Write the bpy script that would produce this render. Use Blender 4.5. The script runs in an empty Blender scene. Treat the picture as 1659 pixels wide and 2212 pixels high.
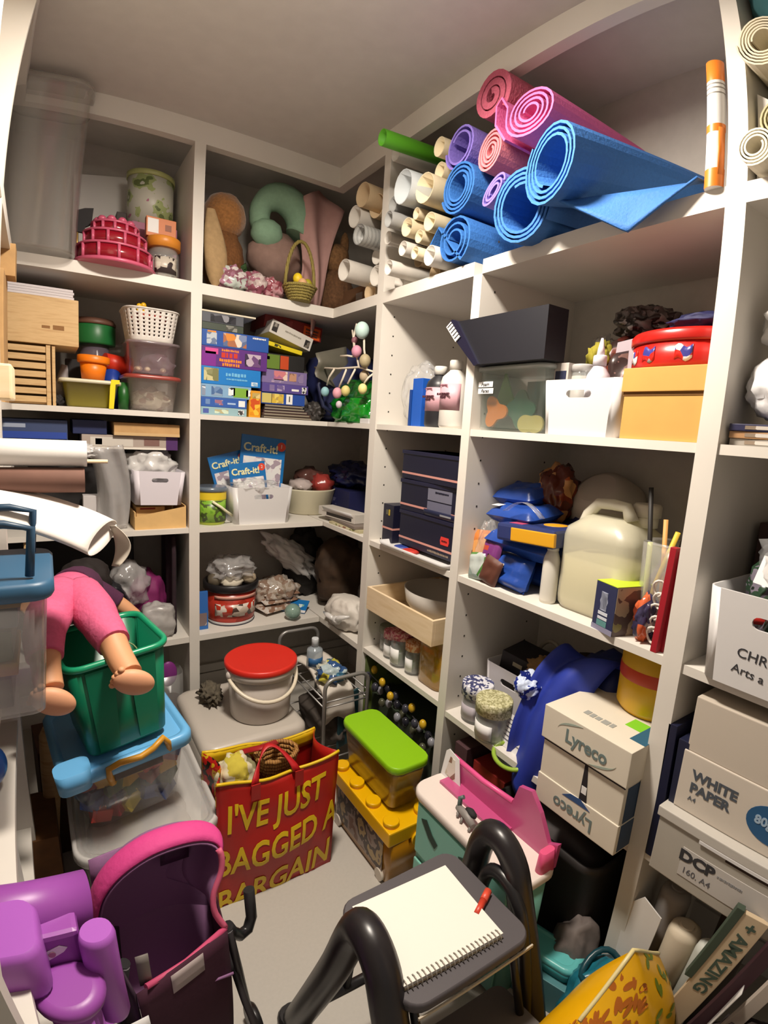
import bpy, bmesh, math, random
from mathutils import Vector, Matrix, Euler, noise
PI = math.pi
SC = bpy.context.scene
C = bpy.context.collection
rnd = random.Random(7)

# ------------------------------------------------------------------ camera
cam_data = bpy.data.cameras.new('camera')
cam = bpy.data.objects.new('camera', cam_data)
C.objects.link(cam)
SC.camera = cam
RT = ((0.8339, -0.5484, 0.0619), (-0.0364, -0.1666, -0.9854), (0.5507, 0.8194, -0.1588))
mw = Matrix(((RT[0][0], -RT[1][0], -RT[2][0], -0.96565),
             (RT[0][1], -RT[1][1], -RT[2][1], -1.87660),
             (RT[0][2], -RT[1][2], -RT[2][2], 1.24492), (0, 0, 0, 1)))
cam.matrix_world = mw
cam_data.type = 'PANO'          # the phone's wide lens bends straight lines a little
cam_data.sensor_fit = 'AUTO'
cam_data.sensor_width = 22.12
cam_data.sensor_height = 16.59
cam_data.clip_start = 0.02
KK = (-8.75066430e-02, -1.07569873e-03, 4.19424808e-04, -1.91575627e-05)
def pano(o):
    o.panorama_type = 'FISHEYE_LENS_POLYNOMIAL'
    o.fisheye_fov = PI
    o.fisheye_polynomial_k0 = 0.0
    o.fisheye_polynomial_k1 = KK[0]
    o.fisheye_polynomial_k2 = KK[1]
    o.fisheye_polynomial_k3 = KK[2]
    o.fisheye_polynomial_k4 = KK[3]
if hasattr(cam_data, 'fisheye_polynomial_k1'):
    pano(cam_data)
else:
    pano(cam_data.cycles)

# ------------------------------------------------------------------ world, exposure
world = bpy.data.worlds.new('world')
SC.world = world
world.use_nodes = True
bg = world.node_tree.nodes['Background']
bg.inputs[0].default_value = (1.0, 0.93, 0.85, 1)
bg.inputs[1].default_value = 0.22
SC.view_settings.view_transform = 'Standard'
SC.view_settings.look = 'None'
SC.view_settings.gamma = 1
SC.view_settings.use_curve_mapping = False
SC.view_settings.exposure = 0.08

# ------------------------------------------------------------------ materials
MATS = {}
def clear_mix(nt, b, alpha, rough):
    """see-through plastic: mostly transparent, some body colour, gloss by Fresnel reflection"""
    out = nt.nodes['Material Output']
    tr = nt.nodes.new('ShaderNodeBsdfTransparent')
    gl = nt.nodes.new('ShaderNodeBsdfGlossy'); gl.inputs['Roughness'].default_value = rough
    lw = nt.nodes.new('ShaderNodeLayerWeight')
    pw = nt.nodes.new('ShaderNodeMath'); pw.operation = 'POWER'; pw.inputs[1].default_value = 4.0
    fr = nt.nodes.new('ShaderNodeMath'); fr.operation = 'MULTIPLY_ADD'; fr.inputs[1].default_value = 0.45; fr.inputs[2].default_value = 0.035
    nt.links.new(lw.outputs['Facing'], pw.inputs[0]); nt.links.new(pw.outputs[0], fr.inputs[0])
    m1 = nt.nodes.new('ShaderNodeMixShader'); m1.inputs[0].default_value = alpha
    m2 = nt.nodes.new('ShaderNodeMixShader')
    nt.links.new(tr.outputs[0], m1.inputs[1]); nt.links.new(b.outputs[0], m1.inputs[2])
    nt.links.new(fr.outputs[0], m2.inputs[0]); nt.links.new(m1.outputs[0], m2.inputs[1]); nt.links.new(gl.outputs[0], m2.inputs[2])
    nt.links.new(m2.outputs[0], out.inputs[0])
def M(name, col, rough=0.5, metal=0.0, alpha=1.0, bump=0.0, var=0.0, scale=40.0, spec=0.5, emit=0.0, coat=0.0, sheen=0.0):
    """plain procedural material: colour with noise variation, fine bump"""
    if name in MATS:
        return MATS[name]
    m = bpy.data.materials.new(name)
    m.use_nodes = True
    nt = m.node_tree
    b = nt.nodes['Principled BSDF']
    b.inputs['Roughness'].default_value = rough
    b.inputs['Metallic'].default_value = metal
    b.inputs['Specular IOR Level'].default_value = spec
    if alpha < 1:
        clear_mix(nt, b, alpha, rough)
    b.inputs['Coat Weight'].default_value = coat
    b.inputs['Sheen Weight'].default_value = sheen
    c4 = (col[0], col[1], col[2], 1)
    b.inputs['Base Color'].default_value = c4
    if emit:
        b.inputs['Emission Color'].default_value = c4
        b.inputs['Emission Strength'].default_value = emit
    if var or bump:
        tc = nt.nodes.new('ShaderNodeTexCoord')
        nz = nt.nodes.new('ShaderNodeTexNoise')
        nz.inputs['Scale'].default_value = scale
        nz.inputs['Detail'].default_value = 4
        nt.links.new(tc.outputs['Object'], nz.inputs['Vector'])
        if var:
            r = nt.nodes.new('ShaderNodeValToRGB')
            r.color_ramp.elements[0].position = 0.3
            r.color_ramp.elements[1].position = 0.7
            r.color_ramp.elements[0].color = tuple(max(0, c * (1 - var)) for c in col) + (1,)
            r.color_ramp.elements[1].color = tuple(min(1, c * (1 + var)) for c in col) + (1,)
            nt.links.new(nz.outputs['Fac'], r.inputs['Fac'])
            nt.links.new(r.outputs['Color'], b.inputs['Base Color'])
        if bump:
            bp = nt.nodes.new('ShaderNodeBump')
            bp.inputs['Strength'].default_value = bump
            bp.inputs['Distance'].default_value = 0.004
            nt.links.new(nz.outputs['Fac'], bp.inputs['Height'])
            nt.links.new(bp.outputs['Normal'], b.inputs['Normal'])
    MATS[name] = m
    return m

def PRINT(name, cols, scale=30.0, rough=0.35, kind='voronoi', alpha=1.0, bump=0.0, stretch=(1, 1, 1)):
    """printed picture or pattern: constant ramp of colours over voronoi / noise / checker / wave"""
    if name in MATS:
        return MATS[name]
    m = bpy.data.materials.new(name)
    m.use_nodes = True
    nt = m.node_tree
    b = nt.nodes['Principled BSDF']
    b.inputs['Roughness'].default_value = rough
    if alpha < 1:
        clear_mix(nt, b, alpha, rough)
    tc = nt.nodes.new('ShaderNodeTexCoord')
    mp = nt.nodes.new('ShaderNodeMapping')
    mp.inputs['Scale'].default_value = stretch
    nt.links.new(tc.outputs['Object'], mp.inputs['Vector'])
    if kind == 'noise':
        t = nt.nodes.new('ShaderNodeTexNoise'); t.inputs['Detail'].default_value = 3
        out = 'Fac'
    elif kind == 'wave':
        t = nt.nodes.new('ShaderNodeTexWave'); t.inputs['Distortion'].default_value = 2
        out = 'Fac'
    elif kind == 'wood':
        t = nt.nodes.new('ShaderNodeTexNoise'); t.inputs['Detail'].default_value = 6
        out = 'Fac'
    else:
        t = nt.nodes.new('ShaderNodeTexVoronoi')
        out = 'Color'
    t.inputs['Scale'].default_value = scale
    nt.links.new(mp.outputs['Vector'], t.inputs['Vector'])
    r = nt.nodes.new('ShaderNodeValToRGB')
    r.color_ramp.interpolation = 'LINEAR' if kind == 'wood' else 'CONSTANT'
    n = len(cols)
    lo, hi = (0.0, 1.0) if kind in ('voronoi', 'wave') else (0.3, 0.72)
    e = r.color_ramp.elements
    while len(e) < n:
        e.new(0.5)
    for i, c in enumerate(cols):
        e[i].position = lo + (hi - lo) * i / (n if kind != 'wood' else n - 1)
        e[i].color = (c[0], c[1], c[2], 1)
    nt.links.new(t.outputs[out], r.inputs['Fac'])
    nt.links.new(r.outputs['Color'], b.inputs['Base Color'])
    if bump:
        bp = nt.nodes.new('ShaderNodeBump')
        bp.inputs['Strength'].default_value = bump
        bp.inputs['Distance'].default_value = 0.004
        nt.links.new(t.outputs[out], bp.inputs['Height'])
        nt.links.new(bp.outputs['Normal'], b.inputs['Normal'])
    MATS[name] = m
    return m

# ------------------------------------------------------------------ mesh building
class MB:
    def __init__(s):
        s.v = []; s.f = []; s.smooth = []
    def add(s, vs, fs, smooth=False):
        o = len(s.v)
        s.v += [tuple(p) for p in vs]
        s.f += [tuple(i + o for i in f) for f in fs]
        s.smooth += [smooth] * len(fs)
        return s
    def xf(s, mat, start=0):
        for i in range(start, len(s.v)):
            s.v[i] = tuple(mat @ Vector(s.v[i]))
        return s
    def box(s, x0, x1, y0, y1, z0, z1, b=0.0):
        if b <= 0:
            vs = [(x, y, z) for z in (z0, z1) for y in (y0, y1) for x in (x0, x1)]
            return s.add(vs, [(0, 2, 3, 1), (4, 5, 7, 6), (0, 1, 5, 4), (2, 6, 7, 3), (0, 4, 6, 2), (1, 3, 7, 5)])
        bm = bmesh.new()
        bmesh.ops.create_cube(bm, size=1)
        for v in bm.verts:
            v.co = Vector((x0 + (v.co.x + .5) * (x1 - x0), y0 + (v.co.y + .5) * (y1 - y0), z0 + (v.co.z + .5) * (z1 - z0)))
        bmesh.ops.bevel(bm, geom=bm.edges[:], offset=b, segments=2, affect='EDGES', profile=0.6)
        bm.verts.index_update()
        s.add([v.co for v in bm.verts], [[v.index for v in f.verts] for f in bm.faces])
        bm.free()
        return s
    def loft(s, rings, n=4, cap0=True, cap1=True, smooth=True, cx=0, cy=0):
        """rings of (w, d, corner_r, z[, cx, cy]) rounded rectangles joined from first to last"""
        vs = []; fs = []
        N = 4 * (n + 1)
        for R in rings:
            w, d, r, z = R[:4]
            ox, oy = (R[4], R[5]) if len(R) > 4 else (cx, cy)
            r = min(r, w / 2, d / 2)
            for q in range(4):
                sx, sy = ((1, 1), (-1, 1), (-1, -1), (1, -1))[q]
                for i in range(n + 1):
                    a = PI / 2 * (q + i / n)
                    vs.append((ox + sx * (w / 2 - r) + r * math.cos(a), oy + sy * (d / 2 - r) + r * math.sin(a), z))
        for k in range(len(rings) - 1):
            for i in range(N):
                j = (i + 1) % N
                fs.append((k * N + i, k * N + j, (k + 1) * N + j, (k + 1) * N + i))
        s.add(vs, fs, smooth)
        o = len(s.v) - len(vs)
        if cap0:
            s.f.append(tuple(o + i for i in reversed(range(N)))); s.smooth.append(False)
        if cap1:
            s.f.append(tuple(o + (len(rings) - 1) * N + i for i in range(N))); s.smooth.append(False)
        return s
    def lathe(s, prof, seg=24, cx=0, cy=0, cap0=True, cap1=True, smooth=True, sq=1.0):
        vs = []; fs = []
        for r, z in prof:
            for i in range(seg):
                a = 2 * PI * i / seg
                vs.append((cx + r * math.cos(a), cy + sq * r * math.sin(a), z))
        for k in range(len(prof) - 1):
            for i in range(seg):
                j = (i + 1) % seg
                fs.append((k * seg + i, k * seg + j, (k + 1) * seg + j, (k + 1) * seg + i))
        o = len(s.v)
        s.add(vs, fs, smooth)
        if cap0:
            s.f.append(tuple(o + i for i in reversed(range(seg)))); s.smooth.append(False)
        if cap1:
            s.f.append(tuple(o + (len(prof) - 1) * seg + i for i in range(seg))); s.smooth.append(False)
        return s
    def tube(s, pts, r, seg=8, closed=False, cap=True):
        pts = [Vector(p) for p in pts]
        n = len(pts)
        rr = r if isinstance(r, (list, tuple)) else [r] * n
        vs = []; fs = []
        up = Vector((0, 0, 1))
        prev = None
        for i, p in enumerate(pts):
            if closed:
                t = pts[(i + 1) % n] - pts[i - 1]
            else:
                t = pts[min(i + 1, n - 1)] - pts[max(i - 1, 0)]
            t.normalize()
            if prev is None:
                a = t.cross(up)
                if a.length < 1e-3:
                    a = t.cross(Vector((1, 0, 0)))
            else:
                a = prev - t * prev.dot(t)
            a.normalize(); prev = a
            b = t.cross(a)
            for k in range(seg):
                an = 2 * PI * k / seg
                vs.append(p + (a * math.cos(an) + b * math.sin(an)) * rr[i])
        for i in range(n if closed else n - 1):
            i2 = (i + 1) % n
            for k in range(seg):
                k2 = (k + 1) % seg
                fs.append((i * seg + k, i2 * seg + k, i2 * seg + k2, i * seg + k2))
        o = len(s.v)
        s.add(vs, fs, True)
        if cap and not closed:
            s.f.append(tuple(o + k for k in range(seg))); s.smooth.append(False)
            s.f.append(tuple(o + (n - 1) * seg + k for k in reversed(range(seg)))); s.smooth.append(False)
        return s
    def prism(s, poly, t, axis='y', smooth=False):
        """poly (a,b) points counter-clockwise, extruded by t along axis (centred)"""
        n = len(poly)
        def pt(a, b, c):
            return {'y': (a, c, b), 'z': (a, b, c), 'x': (c, a, b)}[axis]
        vs = [pt(a, b, -t / 2) for a, b in poly] + [pt(a, b, t / 2) for a, b in poly]
        fs = [(i, (i + 1) % n, n + (i + 1) % n, n + i) for i in range(n)]
        s.add(vs, fs, smooth)
        o = len(s.v) - 2 * n
        s.f.append(tuple(o + i for i in reversed(range(n)))); s.smooth.append(False)
        s.f.append(tuple(o + n + i for i in range(n))); s.smooth.append(False)
        return s
    def sheet(s, fn, nu, nv, th=0.0, smooth=True):
        """surface fn(u,v)->xyz for u,v in 0..1, given a thickness along its normal"""
        P = [[Vector(fn(i / nu, j / nv)) for j in range(nv + 1)] for i in range(nu + 1)]
        def nrm(i, j):
            a = P[min(i + 1, nu)][j] - P[max(i - 1, 0)][j]
            b = P[i][min(j + 1, nv)] - P[i][max(j - 1, 0)]
            c = a.cross(b)
            return c.normalized() if c.length > 1e-9 else Vector((0, 0, 1))
        vs = [P[i][j] for i in range(nu + 1) for j in range(nv + 1)]
        W = nv + 1
        fs = [(i * W + j, (i + 1) * W + j, (i + 1) * W + j + 1, i * W + j + 1) for i in range(nu) for j in range(nv)]
        if th:
            o = len(vs)
            vs += [P[i][j] - nrm(i, j) * th for i in range(nu + 1) for j in range(nv + 1)]
            fs += [tuple(o + k for k in reversed(f)) for f in fs[:]]
            edge = [(i, 0) for i in range(nu)] 
            for i in range(nu):
                a, b = i * W, (i + 1) * W
                fs.append((a, o + a, o + b, b))
                a, b = i * W + nv, (i + 1) * W + nv
                fs.append((b, o + b, o + a, a))
            for j in range(nv):
                a, b = j, j + 1
                fs.append((b, o + b, o + a, a))
                a, b = nu * W + j, nu * W + j + 1
                fs.append((a, o + a, o + b, b))
        return s.add(vs, fs, smooth)
    def blob(s, c, rad, amp=0.15, fr=2.0, sub=3, seed=0, flat=None, pw=1.0):
        """lumpy closed body: icosphere pushed by noise; flat = z below which it is pressed flat"""
        bm = bmesh.new()
        bmesh.ops.create_icosphere(bm, subdivisions=sub, radius=1)
        off = Vector((seed * 7.3, seed * 3.1, seed * 1.7))
        for v in bm.verts:
            d = v.co.normalized()
            if pw != 1.0:
                q = max(abs(d.x), abs(d.y), abs(d.z))
                d2 = d / q
                d = d.lerp(d2, pw - 1.0)
            k = 1 + amp * noise.noise(v.co * fr + off) + amp * .5 * noise.noise(v.co * fr * 2.3 + off)
            v.co = Vector((c[0] + d.x * rad[0] * k, c[1] + d.y * rad[1] * k, c[2] + d.z * rad[2] * k))
            if flat is not None and v.co.z < flat:
                v.co.z = flat
        bm.verts.index_update()
        s.add([v.co for v in bm.verts], [[v.index for v in f.verts] for f in bm.faces], True)
        bm.free()
        return s
    def spiral(s, r0, r1, turns, th, length, sq=1.0, x0=0.0, seg=22, tail=None, skew=0.0, seed=0):
        """rolled sheet: axis along +x from x0, ends show the layers"""
        n = int(seg * turns)
        pts = []
        for i in range(n + 1):
            t = i / n
            a = 2 * PI * turns * t
            r = r0 + (r1 - r0) * t + 0.02 * r1 * noise.noise(Vector((a, seed, 0)))
            pts.append((r * math.cos(a), r * math.sin(a) * sq))
        if tail:
            pts += tail
        vs = []; fs = []
        m = len(pts)
        for (y, z), k in zip(pts, range(m)):
            a = pts[max(k - 1, 0)]; b = pts[min(k + 1, m - 1)]
            tx, ty = b[0] - a[0], b[1] - a[1]
            L = math.hypot(tx, ty) or 1
            nx, ny = ty / L * th / 2, -tx / L * th / 2
            xs = x0 + skew * k / m
            for sx in (xs, x0 + length):
                vs.append((sx, y + nx, z + ny)); vs.append((sx, y - nx, z - ny))
        for k in range(m - 1):
            o = 4 * k; q = o + 4
            fs += [(o, q, q + 2, o + 2), (o + 1, o + 3, q + 3, q + 1), (o, o + 1, q + 1, q), (o + 2, q + 2, q + 3, o + 3)]
        fs += [(0, 2, 3, 1), (4 * (m - 1), 4 * (m - 1) + 1, 4 * (m - 1) + 3, 4 * (m - 1) + 2)]
        return s.add(vs, fs, False)
    def mesh(s, name):
        me = bpy.data.meshes.new(name)
        me.from_pydata(s.v, [], s.f)
        me.polygons.foreach_set('use_smooth', s.smooth)
        me.update()
        return me

def B(*a, **k): return MB().box(*a, **k)
def L(*a, **k): return MB().loft(*a, **k)

def tag(o, label=None, cat=None, group=None, kind=None):
    if label: o['label'] = label
    if cat: o['category'] = cat
    if group: o['group'] = group
    if kind: o['kind'] = kind
    return o
def thing(name, label, cat, loc=(0, 0, 0), rz=0.0, group=None, rx=0.0, ry=0.0):
    o = bpy.data.objects.new(name, None)
    o.empty_display_size = 0.05
    C.objects.link(o)
    o.location = loc
    o.rotation_euler = (rx, ry, rz)
    return tag(o, label, cat, group)
def part(parent, name, mb, mat, label=None, loc=None, rot=None, kind=None):
    me = mb if isinstance(mb, bpy.types.Mesh) else mb.mesh(name)
    o = bpy.data.objects.new(name, me)
    if not me.materials:
        me.materials.append(mat)
    C.objects.link(o)
    if parent: o.parent = parent
    if loc: o.location = loc
    if rot: o.rotation_euler = rot
    if label: o['label'] = label
    if kind: o['kind'] = kind
    return o
def solo(name, label, cat, mb, mat, loc=(0, 0, 0), rz=0.0, group=None, rx=0.0, ry=0.0):
    """a thing that is one mesh"""
    o = part(None, name, mb, mat, loc=loc, rot=(rx, ry, rz))
    return tag(o, label, cat, group)
def struct(name, mb, mat, parent=None):
    o = part(parent, name, mb, mat)
    if not parent: o['kind'] = 'structure'
    return o
def text(parent, name, s, size, loc, rot, mat, ext=0.0006, bold=0.0, sx=1.0, shear=0.0, align='CENTER', space=1.0):
    cu = bpy.data.curves.new(name, 'FONT')
    cu.body = s; cu.size = size; cu.extrude = ext; cu.offset = bold; cu.shear = shear
    cu.align_x = align; cu.align_y = 'CENTER'; cu.space_character = space
    cu.resolution_u = 3
    o = bpy.data.objects.new(name, cu)
    C.objects.link(o)
    dg = bpy.context.evaluated_depsgraph_get()
    me = bpy.data.meshes.new_from_object(o.evaluated_get(dg))
    bpy.data.objects.remove(o); bpy.data.curves.remove(cu)
    me.materials.clear()
    for v in me.vertices:
        v.co.x *= sx
    p = part(parent, name, me, mat, loc=loc, rot=rot)
    return p
def plate(name, outlines, th):
    """flat plate with holes: closed 2-D outlines (first the rim, then holes), thickness th, in local xy"""
    cu = bpy.data.curves.new(name, 'CURVE')
    cu.dimensions = '2D'; cu.fill_mode = 'BOTH'; cu.extrude = th / 2
    for pts in outlines:
        sp = cu.splines.new('POLY')
        sp.points.add(len(pts) - 1)
        for q, p in zip(sp.points, pts):
            q.co = (p[0], p[1], 0, 1)
        sp.use_cyclic_u = True
    o = bpy.data.objects.new(name, cu)
    C.objects.link(o)
    dg = bpy.context.evaluated_depsgraph_get()
    me = bpy.data.meshes.new_from_object(o.evaluated_get(dg))
    bpy.data.objects.remove(o); bpy.data.curves.remove(cu)
    me.materials.clear()
    return me
def slot(cx, cy, w, h, n=6):
    r = h / 2; out = []
    for i in range(n + 1):
        a = -PI / 2 + PI * i / n
        out.append((cx + w / 2 - r + r * math.cos(a), cy + r * math.sin(a)))
    for i in range(n + 1):
        a = PI / 2 + PI * i / n
        out.append((cx - w / 2 + r + r * math.cos(a), cy + r * math.sin(a)))
    return out
FACE_R = -PI / 2      # things on the right-hand unit face -X
FRONT = (PI / 2, 0, 0)
def wall_print(parent, name, w, h, x, y, z, mat, th=0.0008, label=None):
    """thin printed panel on a front face (facing local -y)"""
    return part(parent, name, B(x - w / 2, x + w / 2, y - th, y, z - h / 2, z + h / 2), mat, label)

# ------------------------------------------------------------------ common materials
white_board = M('white_board', (0.70, 0.66, 0.60), 0.45, var=0.03, scale=6)
wall_paint = M('wall_paint', (0.50, 0.465, 0.42), 0.8, bump=0.15, var=0.04, scale=30)
ceil_paint = M('ceiling_paint', (0.58, 0.55, 0.51), 0.75, bump=0.1, var=0.03, scale=20)
floor_vinyl = M('floor_vinyl', (0.46, 0.43, 0.385), 0.5, var=0.025, scale=120, bump=0.02)
white_plastic = M('white_plastic', (0.68, 0.665, 0.66), 0.4)
black = M('black_plastic', (0.012, 0.011, 0.012), 0.35)
black_matte = M('black_matte', (0.015, 0.013, 0.014), 0.8)
grey_metal = M('grey_metal', (0.32, 0.31, 0.30), 0.4, 0.6)
card = M('cardboard', (0.52, 0.31, 0.13), 0.85, var=0.10, scale=25, bump=0.1)
card_pale = M('cardboard_pale', (0.68, 0.43, 0.17), 0.8, var=0.06, scale=25)
paper_white = M('paper_white', (0.72, 0.695, 0.665), 0.8, var=0.02, scale=20)
wood_pale = PRINT('wood_pale', [(0.50, 0.31, 0.13), (0.62, 0.42, 0.20), (0.48, 0.28, 0.11)], 9, 0.6, 'wood', stretch=(1, 1, 9))
wood_ply = PRINT('wood_ply', [(0.70, 0.54, 0.33), (0.76, 0.60, 0.40), (0.66, 0.49, 0.28)], 7, 0.6, 'wood', stretch=(1, 1, 6))
clear_tub = M('clear_plastic', (0.80, 0.79, 0.77), 0.18, alpha=0.14, spec=0.6)
milky_tub = M('milky_plastic', (0.78, 0.76, 0.73), 0.3, alpha=0.4)
film = M('clear_film', (0.86, 0.86, 0.86), 0.12, alpha=0.16, bump=0.6, scale=30, spec=0.8)
film_grey = M('grey_film', (0.66, 0.64, 0.63), 0.2, alpha=0.42, bump=0.6, scale=25, spec=0.7)
film_white = M('white_film', (0.84, 0.82, 0.80), 0.25, alpha=0.72, bump=0.7, scale=25, spec=0.6)
glass = M('jar_glass', (0.75, 0.80, 0.78), 0.05, alpha=0.14, spec=0.8)
ink = M('ink_dark', (0.03, 0.03, 0.035), 0.6)
label_white = M('label_white', (0.80, 0.79, 0.78), 0.5)

# ------------------------------------------------------------------ room shell
XR, YB, XL, YF, ZC = 0.385, 0.385, -1.46, -2.36, 2.211
t = 0.08
struct('floor', B(XL - t, XR + t, YF - 1.2, YB + t, -0.06, 0), floor_vinyl)
struct('ceiling', B(XL - t, XR + t, YF - t, YB + t, ZC, ZC + 0.06), ceil_paint)
struct('wall_back', B(XL - t, XR + t, YB, YB + t, 0, ZC), wall_paint)
struct('wall_right', B(XR, XR + t, YF - t, YB, 0, ZC), wall_paint)
struct('wall_left', B(XL - t, XL, YF - t, YB, 0, ZC), wall_paint)
struct('wall_front', B(XL, -1.36, YF - t, YF, 0, ZC).box(-0.52, XR, YF - t, YF, 0, ZC).box(-1.36, -0.52, YF - t, YF, 2.02, ZC), wall_paint)
skirt = M('skirting_paint', (0.62, 0.59, 0.55), 0.4)
struct('baseboard_back', B(XL, XR, YB - 0.016, YB, 0, 0.095).box(XL, XR, YB - 0.011, YB, 0.098, 0.135), skirt)
struct('baseboard_right', B(XR - 0.016, XR, YF, YB - 0.016, 0, 0.095).box(XR - 0.011, XR, YF, YB - 0.016, 0.098, 0.135), skirt)
struct('trim_1', B(XL, 0.0, 0.0, 0.036, 2.14, ZC), white_board)
struct('trim_2', B(0.0, 0.036, YF, 0.036, 2.14, ZC), white_board)

# ------------------------------------------------------------------ shelving
zA, zB, zC, zD = 1.695, 1.257, 0.852, 0.440
hole_mat = M('pin_hole', (0.03, 0.025, 0.02), 0.9)
back_unit = thing('shelving_unit', 'white built-in shelving along the back wall, beside the corner', 'shelving', (-0.5, 0, 0))
def bpart(name, *a):
    return part(back_unit, name, B(*a).xf(Matrix.Translation((0.5, 0, 0))), white_board)
bpart('upright', -0.5366, -0.5, 0, YB, 0, 2.14)
bpart('shelf', XL, -0.5366, 0, YB, 1.659, zA)
bpart('shelf', -0.5, 0.0, 0, YB, 1.659, zA)
for z in (zB, zC):
    bpart('shelf', XL, -0.5366, 0.004, YB, z - 0.018, z)
    bpart('shelf', -0.5, 0.0, 0.004, YB, z - 0.018, z)
bpart('shelf', XL, -0.5366, 0.004, YB, zD - 0.022, zD)
bpart('shelf', -0.5, 0.0, 0.004, YB, zD - 0.022, zD)

right_unit = thing('shelving_unit', 'white built-in shelving along the right wall, three uprights facing the room', 'shelving', (0, -0.8, 0))
def rpart(name, *a):
    return part(right_unit, name, B(*a).xf(Matrix.Translation((0, 0.8, 0))), white_board)
UPR = [(-0.3535, -0.316), (-0.826, -0.794), (-1.456, -1.42), (-2.13, -2.094)]
for i, (a, b) in enumerate(UPR):
    rpart('upright', 0, XR, a, b, 0, 1.659 if i == 1 else 2.14)
bays = [(-0.316, YB), (-0.794, -0.3535), (-1.42, -0.826), (-2.094, -1.456)]
for i, (a, b) in enumerate(bays):
    rpart('shelf', 0.0, XR, a, b, 1.659, zA)
    for z in (zB, zC):
        rpart('shelf', 0.004, XR, a, b, z - 0.018, z)
    rpart('shelf', 0.004, XR, a, b, (0.418, 0.4274, 0.415, 0.426)[i], (0.44, 0.445, 0.433, 0.442)[i])
holes = MB()
for y in (-0.354, -0.8265):
    for x in (0.05, 0.32):
        for k in range(26):
            z = 0.15 + k * 0.064
            holes.box(x - 0.0025, x + 0.0025, y, y + 0.0008, z - 0.0025, z + 0.0025)
o = part(right_unit, 'pin_holes', holes.xf(Matrix.Translation((0, 0.8, 0))), hole_mat, kind='stuff')

left_unit = thing('shelving_unit', 'white shelving at the left edge, seen as one broad upright panel', 'shelving', (-1.25, -0.6, 0))
def lpart(name, *a):
    return part(left_unit, name, B(*a).xf(Matrix.Translation((1.25, 0.6, 0))), white_board)
XLF = -1.046
lpart('upright', XL, XLF, -0.575, -0.54, 0, 2.14)
lpart('upright', XL, XLF, -1.50, -1.465, 0, 2.14)
for a, b in ((-0.54, 0.0), (-1.465, -0.575)):
    lpart('shelf', XL, XLF, a, b, 1.659, zA)
    for z in (zB, 1.085, 0.765, 0.55, 0.26):
        if a > -.6 and z in (0.55, 0.26): continue
        lpart('shelf', XL, XLF - 0.006, a, b, z - 0.018, z)
struct('trim_3', B(XL, XLF, YF, 0.0, 2.14, ZC), white_board)

# ------------------------------------------------------------------ ceiling lamp (its own light)
lamp = thing('ceiling_lamp', 'round white ceiling lamp above the middle of the room', 'lamp', (-0.56, -1.03, ZC))
part(lamp, 'lamp_base', MB().lathe([(0.15, -0.025), (0.15, 0.0)], 32), white_plastic)
lamp_shade = M('lamp_shade', (1.0, 0.90, 0.76), 0.5, emit=12.0)
part(lamp, 'lamp_shade', MB().lathe([(0.005, -0.085), (0.05, -0.082), (0.09, -0.072), (0.12, -0.05), (0.135, -0.026)], 32), lamp_shade)
bulb = bpy.data.lights.new('lamp_light', 'AREA')
bulb.shape = 'DISK'; bulb.size = 0.20; bulb.energy = 33.0; bulb.color = (1.0, 0.90, 0.78)
bulb_ob = bpy.data.objects.new('lamp_light', bulb)
C.objects.link(bulb_ob); bulb_ob.parent = lamp; bulb_ob.location = (0, 0, -0.10)

# ------------------------------------------------------------------ builders shared by many things
def H(h):
    def f(c):
        c /= 255
        return c / 12.92 if c <= 0.04045 else ((c + 0.055) / 1.055) ** 2.4
    h = h.lstrip('#')
    return tuple(f(int(h[i:i + 2], 16)) for i in (0, 2, 4))
def col(h, rough=0.45, **k):
    return M('paint_' + h + ('_%g' % rough) + ''.join('_%s%g' % (a, b) for a, b in sorted(k.items())), H(h), rough, **k)

def slot_basket(label, loc, rz, w, d, h, mat=None, group=None, taper=0.9, ry=0.0, slot_z=0.74, slot_w=0.32, name='storage_basket'):
    """open white plastic basket with a hand slot in its front wall"""
    mat = mat or white_plastic
    t = thing(name, label, 'basket', loc, rz, group, ry=ry)
    th = 0.004; r = min(w, d) * 0.10; n = 4
    w0, d0 = w * taper, d * taper
    mb = MB()
    rings = [(w0, d0, r, 0), (w, d, r, h), (w - 2 * th, d - 2 * th, r - th, h), (w0 - 2 * th, d0 - 2 * th, r - th, 0.004)]
    mb.loft(rings, n)
    N = 4 * (n + 1); i = 3 * (n + 1) - 1
    # leave the flat front open (both skins), a plate with the slot fills it
    drop = {0 * N + i, 2 * N + i}
    keep = [k for k in range(len(mb.f)) if k not in drop]
    mb.f = [mb.f[k] for k in keep]; mb.smooth = [mb.smooth[k] for k in keep]
    part(t, 'body', mb, mat)
    a0, a1 = w0 / 2 - r, w / 2 - r
    L_ = math.hypot(h, (d - d0) / 2)
    me = plate('front_wall', [[(-a0, 0), (a0, 0), (a1, L_), (-a1, L_)], slot(0, L_ * slot_z, w * slot_w, h * 0.13)], th)
    part(t, 'front_wall', me, mat, loc=(0, -d0 / 2 + th / 2, 0), rot=(PI / 2 + math.atan2((d - d0) / 2, h), 0, 0))
    return t

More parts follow.
